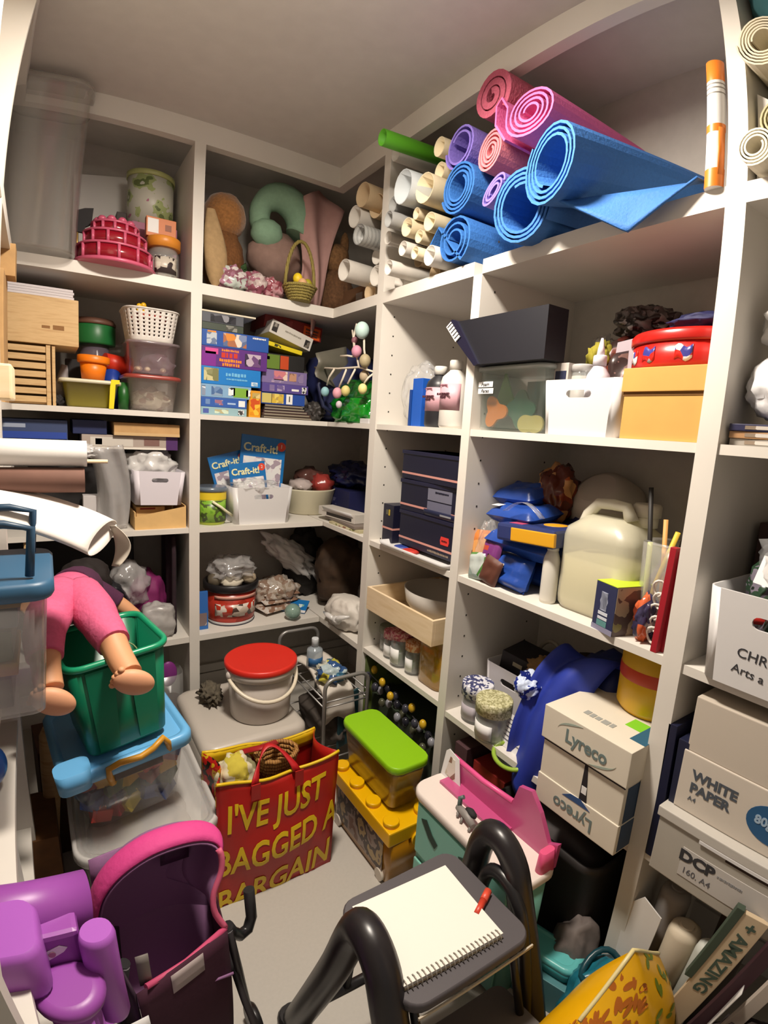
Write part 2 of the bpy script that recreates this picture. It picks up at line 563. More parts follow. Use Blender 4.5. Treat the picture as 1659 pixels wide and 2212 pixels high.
def tub(label, loc, rz, w, d, h, body, lid=None, group=None, taper=0.88, r=0.02, lid_h=0.012, name='storage_tub', rx=0, ry=0, lip=0.006, cat='tub', lid_label=None, over=0.008):
    """plastic tub: thin walled body with a lip, and a lid"""
    t = thing(name, label, cat, loc, rz, group, rx=rx, ry=ry)
    th = 0.0025
    w0, d0 = w * taper, d * taper
    rr = [(w0 * .96, d0 * .96, r, 0), (w0, d0, r, 0.006), (w, d, r * 1.1, h - 0.008), (w + 2 * lip, d + 2 * lip, r * 1.2, h - 0.008), (w + 2 * lip, d + 2 * lip, r * 1.2, h),
          (w - 2 * th, d - 2 * th, r, h), (w0 - 2 * th, d0 - 2 * th, r, 0.006 + th)]
    part(t, 'body', L(rr, 4), body)
    if lid:
        W, D = w + 2 * lip + over, d + 2 * lip + over
        part(t, 'lid', L([(W, D, r * 1.4, h - 0.006), (W, D, r * 1.4, h + lid_h * .6), (W - .012, D - .012, r * 1.3, h + lid_h), (W - .05, D - .05, r, h + lid_h), (W - .056, D - .056, r, h + lid_h * .55)], 4), lid, lid_label)
    return t

def jar(label, loc, r, h, lid, lid_h=0.02, lid_r=None, body=None, fill=None, fill_h=0.5, lab=None, group=None, name='jar', rz=0, seg=24, lid_label=None):
    """glass jar: body, lid, contents, paper label on its front (-y)"""
    t = thing(name, label, 'jar', loc, rz, group)
    hb = h - lid_h
    bd_ = part(t, 'body', MB().lathe([(r * .9, 0), (r, .006), (r, hb * .8), (r * .88, hb * .92), (r * .86, hb), (r * .80, hb), (r * .82, hb * .92), (r * .93, hb * .78), (r * .93, .008)], seg), body or glass)
    lr = lid_r or r * .95
    prof = [(lr, hb - .004), (lr, h - .003), (lr * .95, h)]
    part(t, 'lid', MB().lathe(prof, seg), lid, lid_label)
    if fill:
        part(t, 'contents', MB().lathe([(r * .9, .009), (r * .9, hb * fill_h)], 16), fill)
    if lab:
        part(bd_, 'label', MB().sheet(lambda u, v: (r * 1.012 * math.sin((u - .5) * 1.5), -r * 1.012 * math.cos((u - .5) * 1.5), hb * (.15 + .5 * v)), 8, 1, .0008), lab)
    return t

def bottle(label, loc, r, h, mat, capmat, neck=0.35, cap_h=0.03, lab=None, labz=(.35, .7), group=None, rz=0, name='bottle', sq=1.0, cap_r=None):
    t = thing(name, label, 'bottle', loc, rz, group)
    hb = h - cap_h
    bd_ = part(t, 'body', MB().lathe([(r * .9, 0), (r, .008), (r, hb * .78), (r * .9, hb * .86), (r * neck * 1.2, hb * .96), (r * neck, hb)], 24, sq=sq), mat)
    cr = cap_r or r * neck * 1.25
    part(t, 'cap', MB().lathe([(cr, hb - .002), (cr, h - .003), (cr * .9, h)], 16), capmat)
    if lab:
        part(bd_, 'label', MB().sheet(lambda u, v: (r * 1.012 * math.sin((u - .5) * 2.6), -r * sq * 1.012 * math.cos((u - .5) * 2.6), hb * (labz[0] + (labz[1] - labz[0]) * v)), 10, 1, .0008), lab)
    return t

def gbox(label, loc, rz, w, d, h, mat, prints=(), texts=(), cat='game box', name='game_box', group=None, rx=0, ry=0, lid=None, bev=0.0015):
    """flat cardboard box; prints (w,h,x,z,material) and texts (string,size,x,z,material) sit on its front edge"""
    t = thing(name, label, cat, loc, rz, group, rx=rx, ry=ry)
    if lid is None:
        bd_ = part(t, 'body', B(-w / 2, w / 2, -d / 2, d / 2, 0, h, bev), mat)
    else:
        bd_ = part(t, 'body', B(-w / 2 + .002, w / 2 - .002, -d / 2 + .002, d / 2 - .002, 0, h - .001, bev), mat)
        part(t, 'lid', B(-w / 2, w / 2, -d / 2, d / 2, h * .25, h, bev), lid)
    for (pw, ph, x, z, m) in prints:
        wall_print(bd_, 'print', pw, ph, x, -d / 2, z, m)
    for tx in texts:
        s, size, x, z, m = tx[:5]
        text(bd_, 'lettering', s, size, (x, -d / 2 - .0012, z), FRONT if len(tx) < 6 else (PI / 2, tx[5], 0), m, ext=.0004, bold=0.0006)
    return t

def crumple(label, name, cat, loc, rad, mat, amp=.28, fr=2.2, seed=1, flat=True, group=None, rz=0, pw=1.0, sub=4, rx=0, ry=0):
    """soft bag or crumpled packet"""
    mb = MB().blob((0, 0, rad[2] * .93), rad, amp, fr, sub, seed, 0.0 if flat else None, pw)
    return solo(name, label, cat, mb, mat, loc, rz, group, rx=rx, ry=ry)
def pillow(w, h, t, nx=14, nz=10, seed=0, amp=.12):
    """flat sealed packet standing in xz, thickness along y, base at z=0"""
    mb = MB()
    def side(sg):
        def f(u, v):
            e = (max(0, 1 - abs(2 * u - 1) ** 7) * max(0, 1 - abs(2 * v - 1) ** 4)) ** .5
            k = 1 + amp * 3 * noise.noise(Vector((u * 4 + seed, v * 4, sg * 3 + seed)))
            return ((u - .5) * w * (1 + .02 * noise.noise(Vector((v * 5, seed, 0)))), sg * t / 2 * e * k, v * h)
        return f
    mb.sheet(side(-1), nx, nz)
    mb.sheet(side(1), nx, nz)
    return mb
def paper_tube(label, end, length, r, mat, group, th=0.0022, aim=(1, 0, 0), name='cardboard_tube', cat='tube', seg=18, core=None):
    """open tube whose near end is at `end` and which runs back along aim"""
    q = Vector((1, 0, 0)).rotation_difference(Vector(aim).normalized())
    mb = MB().lathe([(r, 0), (r, length), (r - th, length), (r - th, 0), (r, 0)], seg, cap0=False, cap1=False)
    mb.xf(Matrix.Rotation(PI / 2, 4, 'Y'))
    o = part(None, name, mb, mat, loc=end)
    o.rotation_euler = q.to_euler()
    return tag(o, label, cat, group)

def marks(parent, w, h, x, y, z, mat, seed=0):
    """a line of print too blurred to read: uneven little strokes on a front face at local y"""
    r = random.Random(seed)
    mb = MB(); a = -w / 2
    while a < w / 2 - h * .3:
        cw = h * r.uniform(.35, .8)
        mb.box(x + a, x + min(a + cw, w / 2), y - .0006, y, z - h / 2 * r.uniform(.7, 1), z + h / 2 * r.uniform(.6, 1))
        a += cw + h * r.uniform(.08, .3)
    return part(parent, 'print_line', mb, mat, kind='stuff')

# ================================================================== back unit, left bay, top shelf
tub('tall clear plastic storage tub standing on the top shelf, far left', (-0.975, 0.02, zA), 0, 0.23, 0.26, 0.475, M('tall_tub', (0.50, 0.46, 0.42), 0.15, alpha=0.15, spec=0.7), M('tall_tub_lid', (0.52, 0.48, 0.43), 0.3, alpha=0.3), taper=0.82, r=0.05, lid_h=0.016, name='storage_tub')
t = thing('foam_board', 'white board leaning on the back wall behind the pink cake stand', 'board', (-0.77, 0.345, zA), 0, rx=-0.04)
part(t, 'panel', MB().prism([(-.105, 0), (.105, 0), (.105, .33), (.085, .33), (.085, .415), (-.105, .385)], .01), col('d9d5d0', .7))
t = thing('flag_stick', 'small black flag on a gold stick beside the pink cake stand', 'flag', (-0.873, 0.06, zA))
part(t, 'stick', MB().tube([(0, 0, 0), (0, 0, .12)], .0035), M('gold', (.75, .5, .15), .3, .8))
part(t, 'flag', MB().prism([(-.004, .10), (.02, .10), (.022, .118), (.04, .13), (.045, .18), (.02, .175), (-.002, .165), (-.004, .12)], .012), black_matte)
# cake stand
t = thing('cake_stand', 'pink and red round tiered toy cake on the top shelf', 'toy cake', (-0.765, 0.045, zA))
pinkp = col('c75a76', .3); redp = M('cake_red', H('8f1424'), .18, spec=.8)
part(t, 'plate', MB().lathe([(.118, 0), (.122, .006), (.118, .012)], 40), pinkp)
for i, (r, z0, z1) in enumerate(((.108, .012, .052), (.09, .058, .095), (.066, .10, .128))):
    part(t, 'tier', MB().lathe([(r, z0), (r, z1)], 40), redp)
    part(t, 'rim', MB().lathe([(r + .004, z1), (r + .006, z1 + .004), (r, z1 + .008)], 40), pinkp)
    ribs = MB()
    for k in range(12):
        a = 2 * PI * k / 12 + .2 * i
        ribs.tube([((r + .002) * math.cos(a), (r + .002) * math.sin(a), z0), ((r + .002) * math.cos(a), (r + .002) * math.sin(a), z1)], .005, 6)
    part(t, 'ribs', ribs, pinkp, kind='stuff')
frill = MB()
for k in range(10):
    a = 2 * PI * k / 10
    frill.lathe([(.012, .134), (.015, .142), (.008, .150)], 8, .05 * math.cos(a), .05 * math.sin(a))
part(t, 'frill', frill, pinkp)
gbox('pink cardboard box under the round picture canister', (-0.625, 0.245, zA), 0, 0.15, 0.15, 0.205, col('b0708a', .6), name='cardboard_box', cat='box')
gbox('dark brown upright box behind the pink box on the top shelf', (-0.722, 0.30, zA), 0, 0.035, 0.10, 0.25, col('4a3d3a', .6), name='cardboard_box', cat='box')
t = thing('canister', 'round picture canister with pale green lid on the pink box', 'canister', (-0.63, 0.245, zA + .206))
part(t, 'body', MB().lathe([(.078, 0), (.078, .165)], 32), PRINT('canister_print', [H('b06a86'), H('c9c6b8'), H('c9c6b8'), H('c9c6b8'), H('a9b47a'), H('6d7a4a'), H('c9c6b8')], 14, .4, 'noise'))
part(t, 'lid', MB().lathe([(.082, .165), (.082, .182), (.072, .186), (.07, .178)], 32), col('a9ab6e', .4))
jar('clear jar with an orange lid at the right end of the top left shelf', (-0.612, 0.075, zA), .05, .135, col('d98a2e', .4), .03, lid_r=.054, fill=PRINT('trinkets', [H('8a6a50'), H('c9c0b0'), H('5a4238'), H('b8a890')], 70), fill_h=.7, lab=PRINT('jar_pic', [H('d8cfc0'), H('3a3030'), H('c8bfb0')], 60))
gbox('small grey and orange card pack on the orange jar lid', (-0.622, 0.08, zA + .136), 0, .095, .03, .062, col('cf7a45', .5), [(.034, .045, -.026, .034, label_white), (.02, .02, .022, .034, col('8a4a28', .5))], name='card_pack', cat='box')

# ================================================================== back unit, left bay, second shelf
t = thing('wooden_rack', 'pale wooden slatted rack at the left of the second shelf', 'rack', (-1.015, 0.14, zB))
for k in range(7):
    part(t, 'slat', B(-.10, .055, -.11, -.098, .008 + k * .025, .026 + k * .025, .001), wood_pale)
    part(t, 'slat', B(-.10, .055, .098, .11, .008 + k * .025, .026 + k * .025, .001), wood_pale)
for x, y in ((.055, -.11), (.055, .10), (-.112, -.11), (-.112, .10)):
    part(t, 'post', B(x, x + .012, y - .004, y + .014, 0, .182, .001), wood_pale)
part(t, 'post', B(.071, .080, -.112, -.09, 0, .18, .001), wood_pale)
part(t, 'side_panel', B(.068, .071, -.09, .10, .01, .178), wood_pale)
part(t, 'base', B(-.10, .056, -.10, .10, .002, .008), wood_pale)
t = thing('wooden_box', 'long pale wooden box lying across the slatted rack', 'box', (-1.0, 0.135, zB + .183))
part(t, 'body', B(-.13, .13, -.115, .115, 0, .140, .002), wood_pale)
part(t, 'stamp', B(.06, .09, -.1158, -.115, .045, .058), col('8a6238', .8))
part(t, 'stamp', B(.03, .052, -.1158, -.115, .047, .055), col('8a6238', .8))
t = thing('paper_stack', 'stack of white paper on top of the long wooden box', 'paper', (-1.0, 0.13, zB + .324), rz=.03)
for k in range(4):
    part(t, 'sheet', B(-.12 + .002 * k, .115 - .003 * (k % 2), -.105, .105, k * .0075, k * .0075 + .0068), col('cfc9cc', .8))
gbox('small tan cardboard box at the far left under the top shelf', (-1.075, -0.12, zA - 0.105), 0, .085, .08, .085, card, name='cardboard_box', cat='box')
# support for that box: a stack on the left unit shelf is below it
gbox('tall plain cardboard box at the far left behind the white panel', (-1.13, -0.16, zB), 0, .15, .18, .332, card, name='cardboard_box', cat='box')
t = thing('plastic_jar', 'clear jar with a broad green and brown lid behind the orange pot', 'jar', (-0.805, 0.27, zB))
part(t, 'body', MB().lathe([(.056, 0), (.06, .01), (.06, .17), (.045, .2), (.045, .23)], 28), M('violet_glass', (.30, .25, .33), .08, alpha=.35, spec=.8))
part(t, 'lid', MB().lathe([(.064, .222), (.066, .228), (.066, .285), (.062, .29)], 28), col('1d6a34', .4))
part(t, 'lid_top', MB().lathe([(.066, .289), (.068, .296), (.06, .31)], 28), col('6a4a3c', .5))
olive = M('olive_plastic', H('9c8f1c'), .3, alpha=.62)
tub('olive green tub with a yellow clip on the second shelf', (-0.838, 0.115, zB), 0, .158, .2, .082, olive, col('cfc9ae', .4), taper=.86, r=.015, lid_h=.006)
t = bpy.data.objects[-1] if False else None
ot = [o for o in C.objects if o.get('label', '').startswith('olive green tub')][0]
part(ot, 'clip', MB().prism([(.05, .0), (.064, 0), (.068, .05), (.07, .078), (.082, .08), (.082, .092), (.058, .092), (.054, .07)], .016).xf(Matrix.Translation((0, -.105, 0))), col('e8d320', .35))
part(ot, 'contents', MB().blob((0, 0, .038), (.066, .08, .03), .3, 4, 3, 4), PRINT('olive_contents', [H('7a7014'), H('c9bd6a'), H('938718'), H('d8cf90'), H('847a16')], 45))
t = thing('toy_pot', 'orange plastic toy pot standing on the olive tub', 'pot', (-0.826, 0.10, zB + .092), rz=.1, ry=.04)
part(t, 'body', MB().lathe([(.034, 0), (.041, .055)], 24), col('ee7d12', .4))
part(t, 'rim', MB().lathe([(.047, .052), (.049, .057), (.049, .074), (.045, .076), (.04, .074)], 24), col('ee7d12', .4))
solo('toy_cup', 'blue plastic toy cup standing behind the olive tub', 'cup', MB().lathe([(.026, 0), (.03, .145), (.026, .145), (.023, .004)], 20), col('1c3f9c', .35), (-0.757, 0.21, zB))
t = thing('toy_pot', 'red plastic toy pot tipped over beside the orange pot', 'pot', (-0.752, 0.2, zB + .160), rx=0, ry=1.75, rz=.35)
part(t, 'body', MB().lathe([(.026, -.035), (.034, .04)], 22), col('d1321c', .4))
part(t, 'rim', MB().lathe([(.038, .036), (.039, .054), (.034, .056)], 22), col('d1321c', .4))
solo('toy_cup', 'dark green plastic cup squeezed beside the olive tub', 'cup', MB().lathe([(.016, 0), (.02, .09), (.017, .09), (.014, .004)], 18), col('1d5a20', .4), (-0.735, 0.09, zB))
crumple('dark scrunched packet at the foot of the wooden rack', 'packet', 'packet', (-0.932, 0.06, zB), (.022, .03, .018), black_matte, seed=5)
solo('paper_cone', 'grey rolled paper cone behind the olive tub', 'paper', MB().lathe([(.034, 0), (.012, .14), (.009, .14), (.03, .001)], 16), col('b4aeb0', .8), (-0.925, 0.2, zB), rx=.0, ry=.16)
solo('black_box', 'black upright box behind the orange pot', 'box', B(-.03, .03, -.02, .02, 0, .16, .002), black_matte, (-0.873, 0.21, zB))
# stack of two clear tubs and a basket
pinkish = M('red_rim', H('a8443a'), .35, alpha=.8)
t = tub('clear tub of shells at the bottom of the stack, second shelf', (-0.645, 0.125, zB), 0, .165, .19, .112, M('rosy_clear', (.70, .60, .56), .15, alpha=.2), pinkish, taper=.84, r=.035, lid_h=.008)
part(t, 'contents', MB().blob((0, 0, .04), (.066, .075, .038), .4, 5, 3, 8), PRINT('shells', [H('cfc7ae'), H('a79c84'), H('e2dcc8'), H('8a6a58'), H('c8bfa6')], 50))
t = tub('clear tub with a red rim stacked under the white basket', (-0.645, 0.125, zB + .121), 0, .162, .19, .108, M('violet_clear', (.50, .40, .44), .15, alpha=.28), None, taper=.86, r=.035)
part(t, 'contents', MB().blob((.02, 0, .045), (.055, .07, .035), .4, 3, 3, 9), M('film_in_tub', H('b9a8b6'), .2, alpha=.8, bump=.5, scale=30))
bd = MB()
for x, y in ((-.045, -.07), (-.02, -.074), (.03, -.072), (-.05, -.06)):
    bd.blob((x, y, .018), (.011, .009, .009), .1, 2, 2, 2)
part(t, 'beads', bd, col('e0cba8', .5), kind='stuff')
t = thing('wicker_basket', 'white perforated plastic basket on top of the clear tubs', 'basket', (-0.648, 0.125, zB + .23))
mb = MB(); rows, N = 17, 96
def rr_pt(k, z):
    w, d, r = .142 + .034 * z / .1, .165 + .03 * z / .1, .03
    a = 2 * PI * k / N
    c, s_ = math.cos(a), math.sin(a)
    p = 4.0
    q = (abs(c) ** p + abs(s_) ** p) ** (-1 / p)
    return (w / 2 * c * q, d / 2 * s_ * q, z)
vs = [rr_pt(k, .104 * j / rows) for j in range(rows + 1) for k in range(N)]
fs = []
for j in range(rows):
    for k in range(N):
        if j % 2 == 1 and 1 < j < rows - 1 and k % 3 == 0:
            continue
        a = j * N + k; b = j * N + (k + 1) % N
        fs.append((a, b, b + N, a + N))
mb.add(vs, fs, True)
mb.f.append(tuple(reversed(range(N)))); mb.smooth.append(False)
o = part(t, 'body', mb, col('d8d2cb', .4))
so = o.modifiers.new('thick', 'SOLIDIFY'); so.thickness = .003
part(t, 'rim', MB().tube([rr_pt(k, .104) for k in range(N)], .003, 6, True), col('d8d2cb', .4))
fl = thing('toy_flower', 'small yellow plastic flower on the toys in the white basket', 'toy', (-0.675, 0.09, zB + .325))
pt = MB()
for k in range(5):
    a = 2 * PI * k / 5
    pt.blob((.012 * math.cos(a), 0, .016 + .012 * math.sin(a)), (.009, .005, .009), 0, 1, 2)
part(fl, 'petals', pt, col('e3b312', .4)); part(fl, 'centre', MB().blob((0, -.004, .016), (.006, .005, .006), 0, 1, 2), col('c98a10', .4))
crumple('heap of red toys filling the white perforated basket', 'toy_heap', 'toys', (-0.645, 0.135, zB + .25), (.066, .07, .046), PRINT('red_toys', [H('7a1a1a'), H('4a1010'), H('9a2a22'), H('b04030')], 40), .3, 4, 11)

# ================================================================== back unit, left bay, third shelf
gbox('black storage crate at the back of the third shelf', (-0.87, 0.245, zC), 0, .30, .22, .272, col('1a1718', .6), name='storage_crate', cat='crate')
t = gbox('long slim grey and white box with a purple end', (-0.715, 0.16, zC + .273), 0, .30, .2, .046, col('a89a90', .6), [(.13, .03, -.06, .024, col('c9c2b8', .6)), (.05, .024, .065, .025, col('7a5a52', .6)), (.02, .02, -.10, .024, col('4a4440', .6))], name='slim_box', cat='box')
part(t, 'end_cap', B(.112, .151, -.101, .10, -.0002, .0464), col('4a2360', .5))
part(t, 'edge', B(-.15, .112, -.1012, -.1, 0, .007), col('e0dace', .6))
t = gbox('brown cardboard lid lying on the long slim box', (-0.665, 0.15, zC + .32), 0, .21, .21, .042, card, name='flat_box', cat='box')
part(t, 'edge', B(-.105, .105, -.1058, -.105, 0, .01), col('c9a878', .8))
gbox('dark blue flat box beside the cardboard lid', (-0.84, 0.16, zC + .32), 0, .10, .2, .045, col('17234f', .5), name='slim_box', cat='box')
gbox('blue and white patterned game box at the left of the third shelf', (-1.0, 0.16, zC + .275), 0, .19, .22, .085, col('37456a', .5), [(.185, .024, 0, .035, col('27459c', .5)), (.185, .026, 0, .013, PRINT('blue_white', [H('8a93ac'), H('c9ccd6'), H('5a6a96')], 60)), (.06, .012, -.05, .065, col('9aa4b8', .5))], name='game_box')
slot_basket('small white slot-handled basket propped on the brown cardboard tray', (-0.632, 0.105, zC + .083), 0, .172, .17, .118, M('lilac_white', H('dcd6de'), .4), ry=.03)
crumple('scrunched clear plastic bag in the small white basket', 'plastic_bag', 'bag', (-0.645, 0.12, zC + .15), (.082, .07, .065), film_white, .35, 2.6, 3)
t = thing('cardboard_tray', 'open brown cardboard tray with a small box in it, third shelf', 'tray', (-0.628, 0.12, zC))
tr = MB()
tr.box(-.085, .085, -.1, .1, 0, .004).box(-.085, .085, -.1, -.096, .004, .045).box(-.085, .085, .096, .1, .004, .075).box(-.085, -.081, -.096, .096, .004, .06).box(.081, .085, -.096, .096, .004, .08)
part(t, 'walls', tr, card_pale)
part(t, 'flap', MB().prism([(-.085, .045), (.085, .045), (.085, .077)], .004).xf(Matrix.Translation((0, -.098, 0))), card_pale)
gbox('small brown box with a red lining inside the cardboard tray', (-0.655, 0.12, zC + .0045), 0, .095, .12, .068, card_pale, [(.05, .006, -.01, .062, col('8a1f1a', .6))], name='small_box', cat='box')
gbox('small white box in front of the black crate', (-0.84, 0.09, zC), 0, .05, .05, .115, col('c9c4c4', .6), name='small_box', cat='box')
# hanging translucent sleeve
def sleeve(u, v):
    x = -.052 + .10 * u + .018 * math.sin(v * 3) - .03 * (1 - v)
    y = -.02 * math.sin(u * PI) - .05 * v * v + .012 * math.sin(u * 9 + v * 3)
    return (x + .05 * (1 - v), y, .002 + .27 * v + .02 * u * v)
solo('plastic_sleeve', 'grey see-through plastic sleeve drooping at the front of the third shelf', 'plastic sleeve', MB().sheet(sleeve, 10, 14, .0015), film_grey, (-0.80, 0.05, zC))
crumple('crumpled pale tissue hanging between the paper rolls and the sleeve', 'tissue', 'tissue', (-0.86, 0.02, zC + .245), (.045, .03, .022), film_white, .5, 3, 6, flat=False)

# ================================================================== back unit, left bay, fourth shelf
crumple('grey crumpled plastic bag behind the doll on the fourth shelf', 'plastic_bag', 'bag', (-0.725, 0.12, zD + .12), (.07, .07, .08), film_grey, .3, 2.4, 12)
crumple('magenta fabric bag behind the doll arm', 'fabric_bag', 'bag', (-0.655, 0.16, zD), (.068, .07, .115), col('7a1c5a', .7), .2, 2, 13)
t = thing('garment', 'dark brown fabric hanging at the right of the fourth shelf', 'fabric', (-0.575, 0.2, zD))
part(t, 'cloth', MB().sheet(lambda u, v: (.035 * math.sin(u * 14) * .25 + .02 * u, -.15 + .3 * u, .37 * v + .002), 30, 6, .012), col('2a1820', .9, var=.2, scale=50))
crumple('milky plastic bag at the right front of the fourth shelf', 'plastic_bag', 'bag', (-0.635, 0.06, zD), (.06, .05, .068), M('milky_bag', (.52, .50, .48), .35, alpha=.75, bump=.4, scale=30), .18, 2, 14, pw=1.35)
solo('black_tray', 'large black tray standing at the back of the fourth shelf', 'tray', B(-.22, .22, -.01, .01, 0, .36, .004), col('0d0b0c', .5), (-0.90, 0.30, zD), rx=-.08)
crumple('shiny black bag behind the doll', 'plastic_bag', 'bag', (-0.80, 0.06, zD), (.07, .08, .12), M('shiny_black', (.01, .01, .014), .12, bump=.5, scale=25), .22, 2, 15)
solo('wooden_pole', 'pale wooden pole standing left of the doll', 'pole', MB().tube([(0, 0, 0), (0, 0, .39)], .0085, 10), wood_pale, (-1.03, 0.02, zD))
solo('teal_bottle', 'small teal bottle beside the wooden pole', 'bottle', MB().lathe([(.016, 0), (.018, .01), (.018, .29), (.01, .31), (.01, .33)], 14), col('4a6a66', .4), (-0.99, 0.05, zD))
# below, on the floor
t = thing('clear_jar', 'large clear jar holding a purple scoop under the back shelves', 'jar', (-0.61, 0.05, 0))
part(t, 'body', MB().loft([(.10, .10, .03, 0), (.11, .11, .035, .01), (.11, .11, .035, .30), (.104, .104, .03, .30), (.104, .104, .03, .012)], 5), clear_tub)
part(t, 'contents', MB().loft([(.1, .1, .03, .013), (.1, .1, .03, .18)], 4), col('3a2018', .8))
part(t, 'scoop', MB().blob((.0, -.03, .30), (.032, .012, .05), 0, 1, 3), col('7a2c78', .4))

# ================================================================== corner bay, top shelf
plush = M('brown_plush', H('a5703c'), .95, var=.25, scale=120, bump=.8, sheen=.5)
t = thing('teddy_head', 'brown plush ball at the left of the top corner shelf', 'soft toy', (-0.385, 0.17, zA))
part(t, 'body', MB().blob((0, 0, .13), (.075, .075, .13), .06, 3, 4, 2, 0.0), M('brown_plush_dark', H('7a4f2a'), .95, var=.25, scale=120, bump=.8))
part(t, 'head', MB().blob((0, -.005, .29), (.078, .075, .082), .05, 3, 4, 1), plush)
def sack_f(u, v):
    a = 2 * PI * u
    w = (.006 + .034 * math.sin(PI * min(1, v * 1.25)) ** .8 if v < .4 else .040 - .026 * ((v - .4) / .6) ** 1.5) * (1 + .12 * math.sin(3 * a + v * 5))
    return (w * math.cos(a) - .018 * v * v + .006, .6 * w * math.sin(a), .255 * v)
solo('linen_sack', 'limp tan linen sack propped against the upright, top corner shelf', 'sack', MB().sheet(sack_f, 18, 14), col('a78a62', .9, var=.12, scale=60), (-0.455, 0.035, zA + .002))
mint = col('8fb396', .9, var=.06, scale=60, bump=.4)
def arc(r, a0, a1, n, cx, cz):
    return [(cx + r * math.cos(a0 + (a1 - a0) * i / n), 0, cz + r * math.sin(a0 + (a1 - a0) * i / n)) for i in range(n + 1)]
t = thing('plush_pillow', 'mint green curled neck pillow lying on the easter bags', 'neck pillow', (-0.165, 0.17, zA))
pts = arc(.085, -.5, 3.6, 16, 0, .33)
part(t, 'body', MB().tube(pts, [.040 + .020 * math.sin(PI * min(1, (i + 2) / 14)) for i in range(17)], 14), mint)
part(t, 'inner_fold', MB().blob((-.06, -.02, .265), (.06, .05, .055), .1, 2, 3, 4), mint)
part(t, 'underside', MB().blob((-.01, .02, .19), (.11, .08, .10), .15, 2, 3, 5), col('9a7d72', .9, var=.1, scale=40))
def cloth_f(u, v):
    return (-.06 + (.06 + .12 * v) * u + .02 * math.sin(v * 6) * (1 - v), .02 * math.sin(u * 7 + v * 4) - .03 * (1 - v), .02 + .43 * v - .12 * abs(u - .45) * v - .15 * u * (1 - v) * (1 - v) + .06 * (1 - u) * (1 - v))
solo('pink_cloth', 'pale pink cloth draped beside the mint pillow', 'cloth', MB().sheet(cloth_f, 14, 16, .006), col('c49a94', .9, var=.05, scale=30), (-0.035, 0.13, zA + .03))
leafm = col('2c4a1c', .7, var=.3, scale=40)
t = thing('artificial_plant', 'dark green artificial leaves behind the easter bags', 'plant', (-0.33, 0.14, zA))
for k in range(7):
    a = k * .9
    part(t, 'leaf', MB().sheet(lambda u, v: ((u - .5) * .05 * math.sin(PI * v) + .06 * math.cos(a) * v + .02 * (k - 3) * .6, -.03 * v, .03 + .10 * v * (.6 + .4 * math.sin(a * 2))), 4, 6, .002), leafm)
for i, (x, w_, h_) in enumerate(((-.385, .055, .085), (-.30, .045, .08), (-.235, .045, .07))):
    crumple(('clear packet of pastel easter shapes next to the linen sack', 'clear packet of pastel easter shapes in the middle of the top corner shelf', 'clear packet of pink easter shapes beside the egg basket')[i], 'sweet_packet', 'packet', (x, .05, zA), (w_, .04, h_ * .55), PRINT('easter_%d' % i, [[H('cfc6c4'), H('a8788c'), H('b8c0b8'), H('8a5a68'), H('d8d0cc')], [H('b09a98'), H('8a4a5a'), H('c8b8b4'), H('a06a7a')], [H('8a4450'), H('b88a90'), H('a05a64')]][i], 60, .2, bump=.4), .35, 3, 20 + i)
crumple('small cream plush paw behind the linen sack', 'plush_paw', 'soft toy', (-0.42, 0.1, zA + .03), (.03, .03, .05), col('b09a80', .9), .1, 2, 24)
# easter basket
wick = PRINT('wicker', [H('8a7a38'), H('b8a860'), H('6a5a28'), H('a89850')], 60, .7, 'wave', bump=.6)
t = thing('easter_basket', 'small wicker easter basket with a tall handle, full of eggs', 'basket', (-0.145, 0.0, zA))
for k in range(6):
    r = .036 + .0045 * k
    part(t, 'woven_ring', MB().tube([((r + .002 * (-1) ** i) * math.cos(2 * PI * i / 28), (r + .002 * (-1) ** i) * math.sin(2 * PI * i / 28), .006 + .009 * k) for i in range(28)], .0058, 6, True), wick)
part(t, 'base', MB().lathe([(.036, 0), (.04, .006)], 20), wick)
part(t, 'handle', MB().tube([(-.058 * math.cos(a), 0, .05 + .165 * math.sin(a)) for a in [PI * i / 14 for i in range(15)]], .0065, 8), wick)
for i, (x, y, z, c) in enumerate(((-.018, -.02, .075, 'e8c824'), (.022, -.018, .062, 'a8a02a'), (-.006, -.036, .056, 'd8a87a'), (.0, .02, .068, 'c8b88a'))):
    solo('easter_egg', ('bright yellow egg on top of the easter basket', 'olive green egg in the easter basket', 'peach egg at the front of the easter basket', 'cream egg at the back of the easter basket')[i], 'egg', MB().blob((0, 0, 0), (.018, .018, .021), 0, 1, 3), col(c, .5), (-0.145 + x, y, zA + z), group='eggs in the wicker basket')
t = thing('plush_rabbit', 'brown plush toy sitting in the corner of the top shelf', 'soft toy', (0.10, 0.18, zA))
part(t, 'body', MB().blob((0, 0, .10), (.075, .07, .105), .1, 2, 4, 31, 0.0), M('plush_b', H('6a4a30'), .95, var=.3, scale=90, bump=.8))
part(t, 'head', MB().blob((-.01, -.01, .24), (.055, .055, .06), .1, 2, 3, 32), M('plush_c', H('8a6440'), .95, var=.3, scale=90, bump=.8))
part(t, 'ear', MB().blob((.03, 0, .31), (.02, .015, .05), .1, 2, 3, 33), MATS['plush_c'])
part(t, 'ear', MB().blob((-.045, 0, .30), (.02, .015, .05), .1, 2, 3, 34), MATS['plush_c'])
gbox('brown cardboard box with a pale label in the top corner', (0.20, 0.0, zA), FACE_R, .28, .2, .10, M('card_dark', H('6a4a30'), .8), [(.05, .05, .02, .05, col('8a8078', .6))], name='cardboard_box', cat='box')

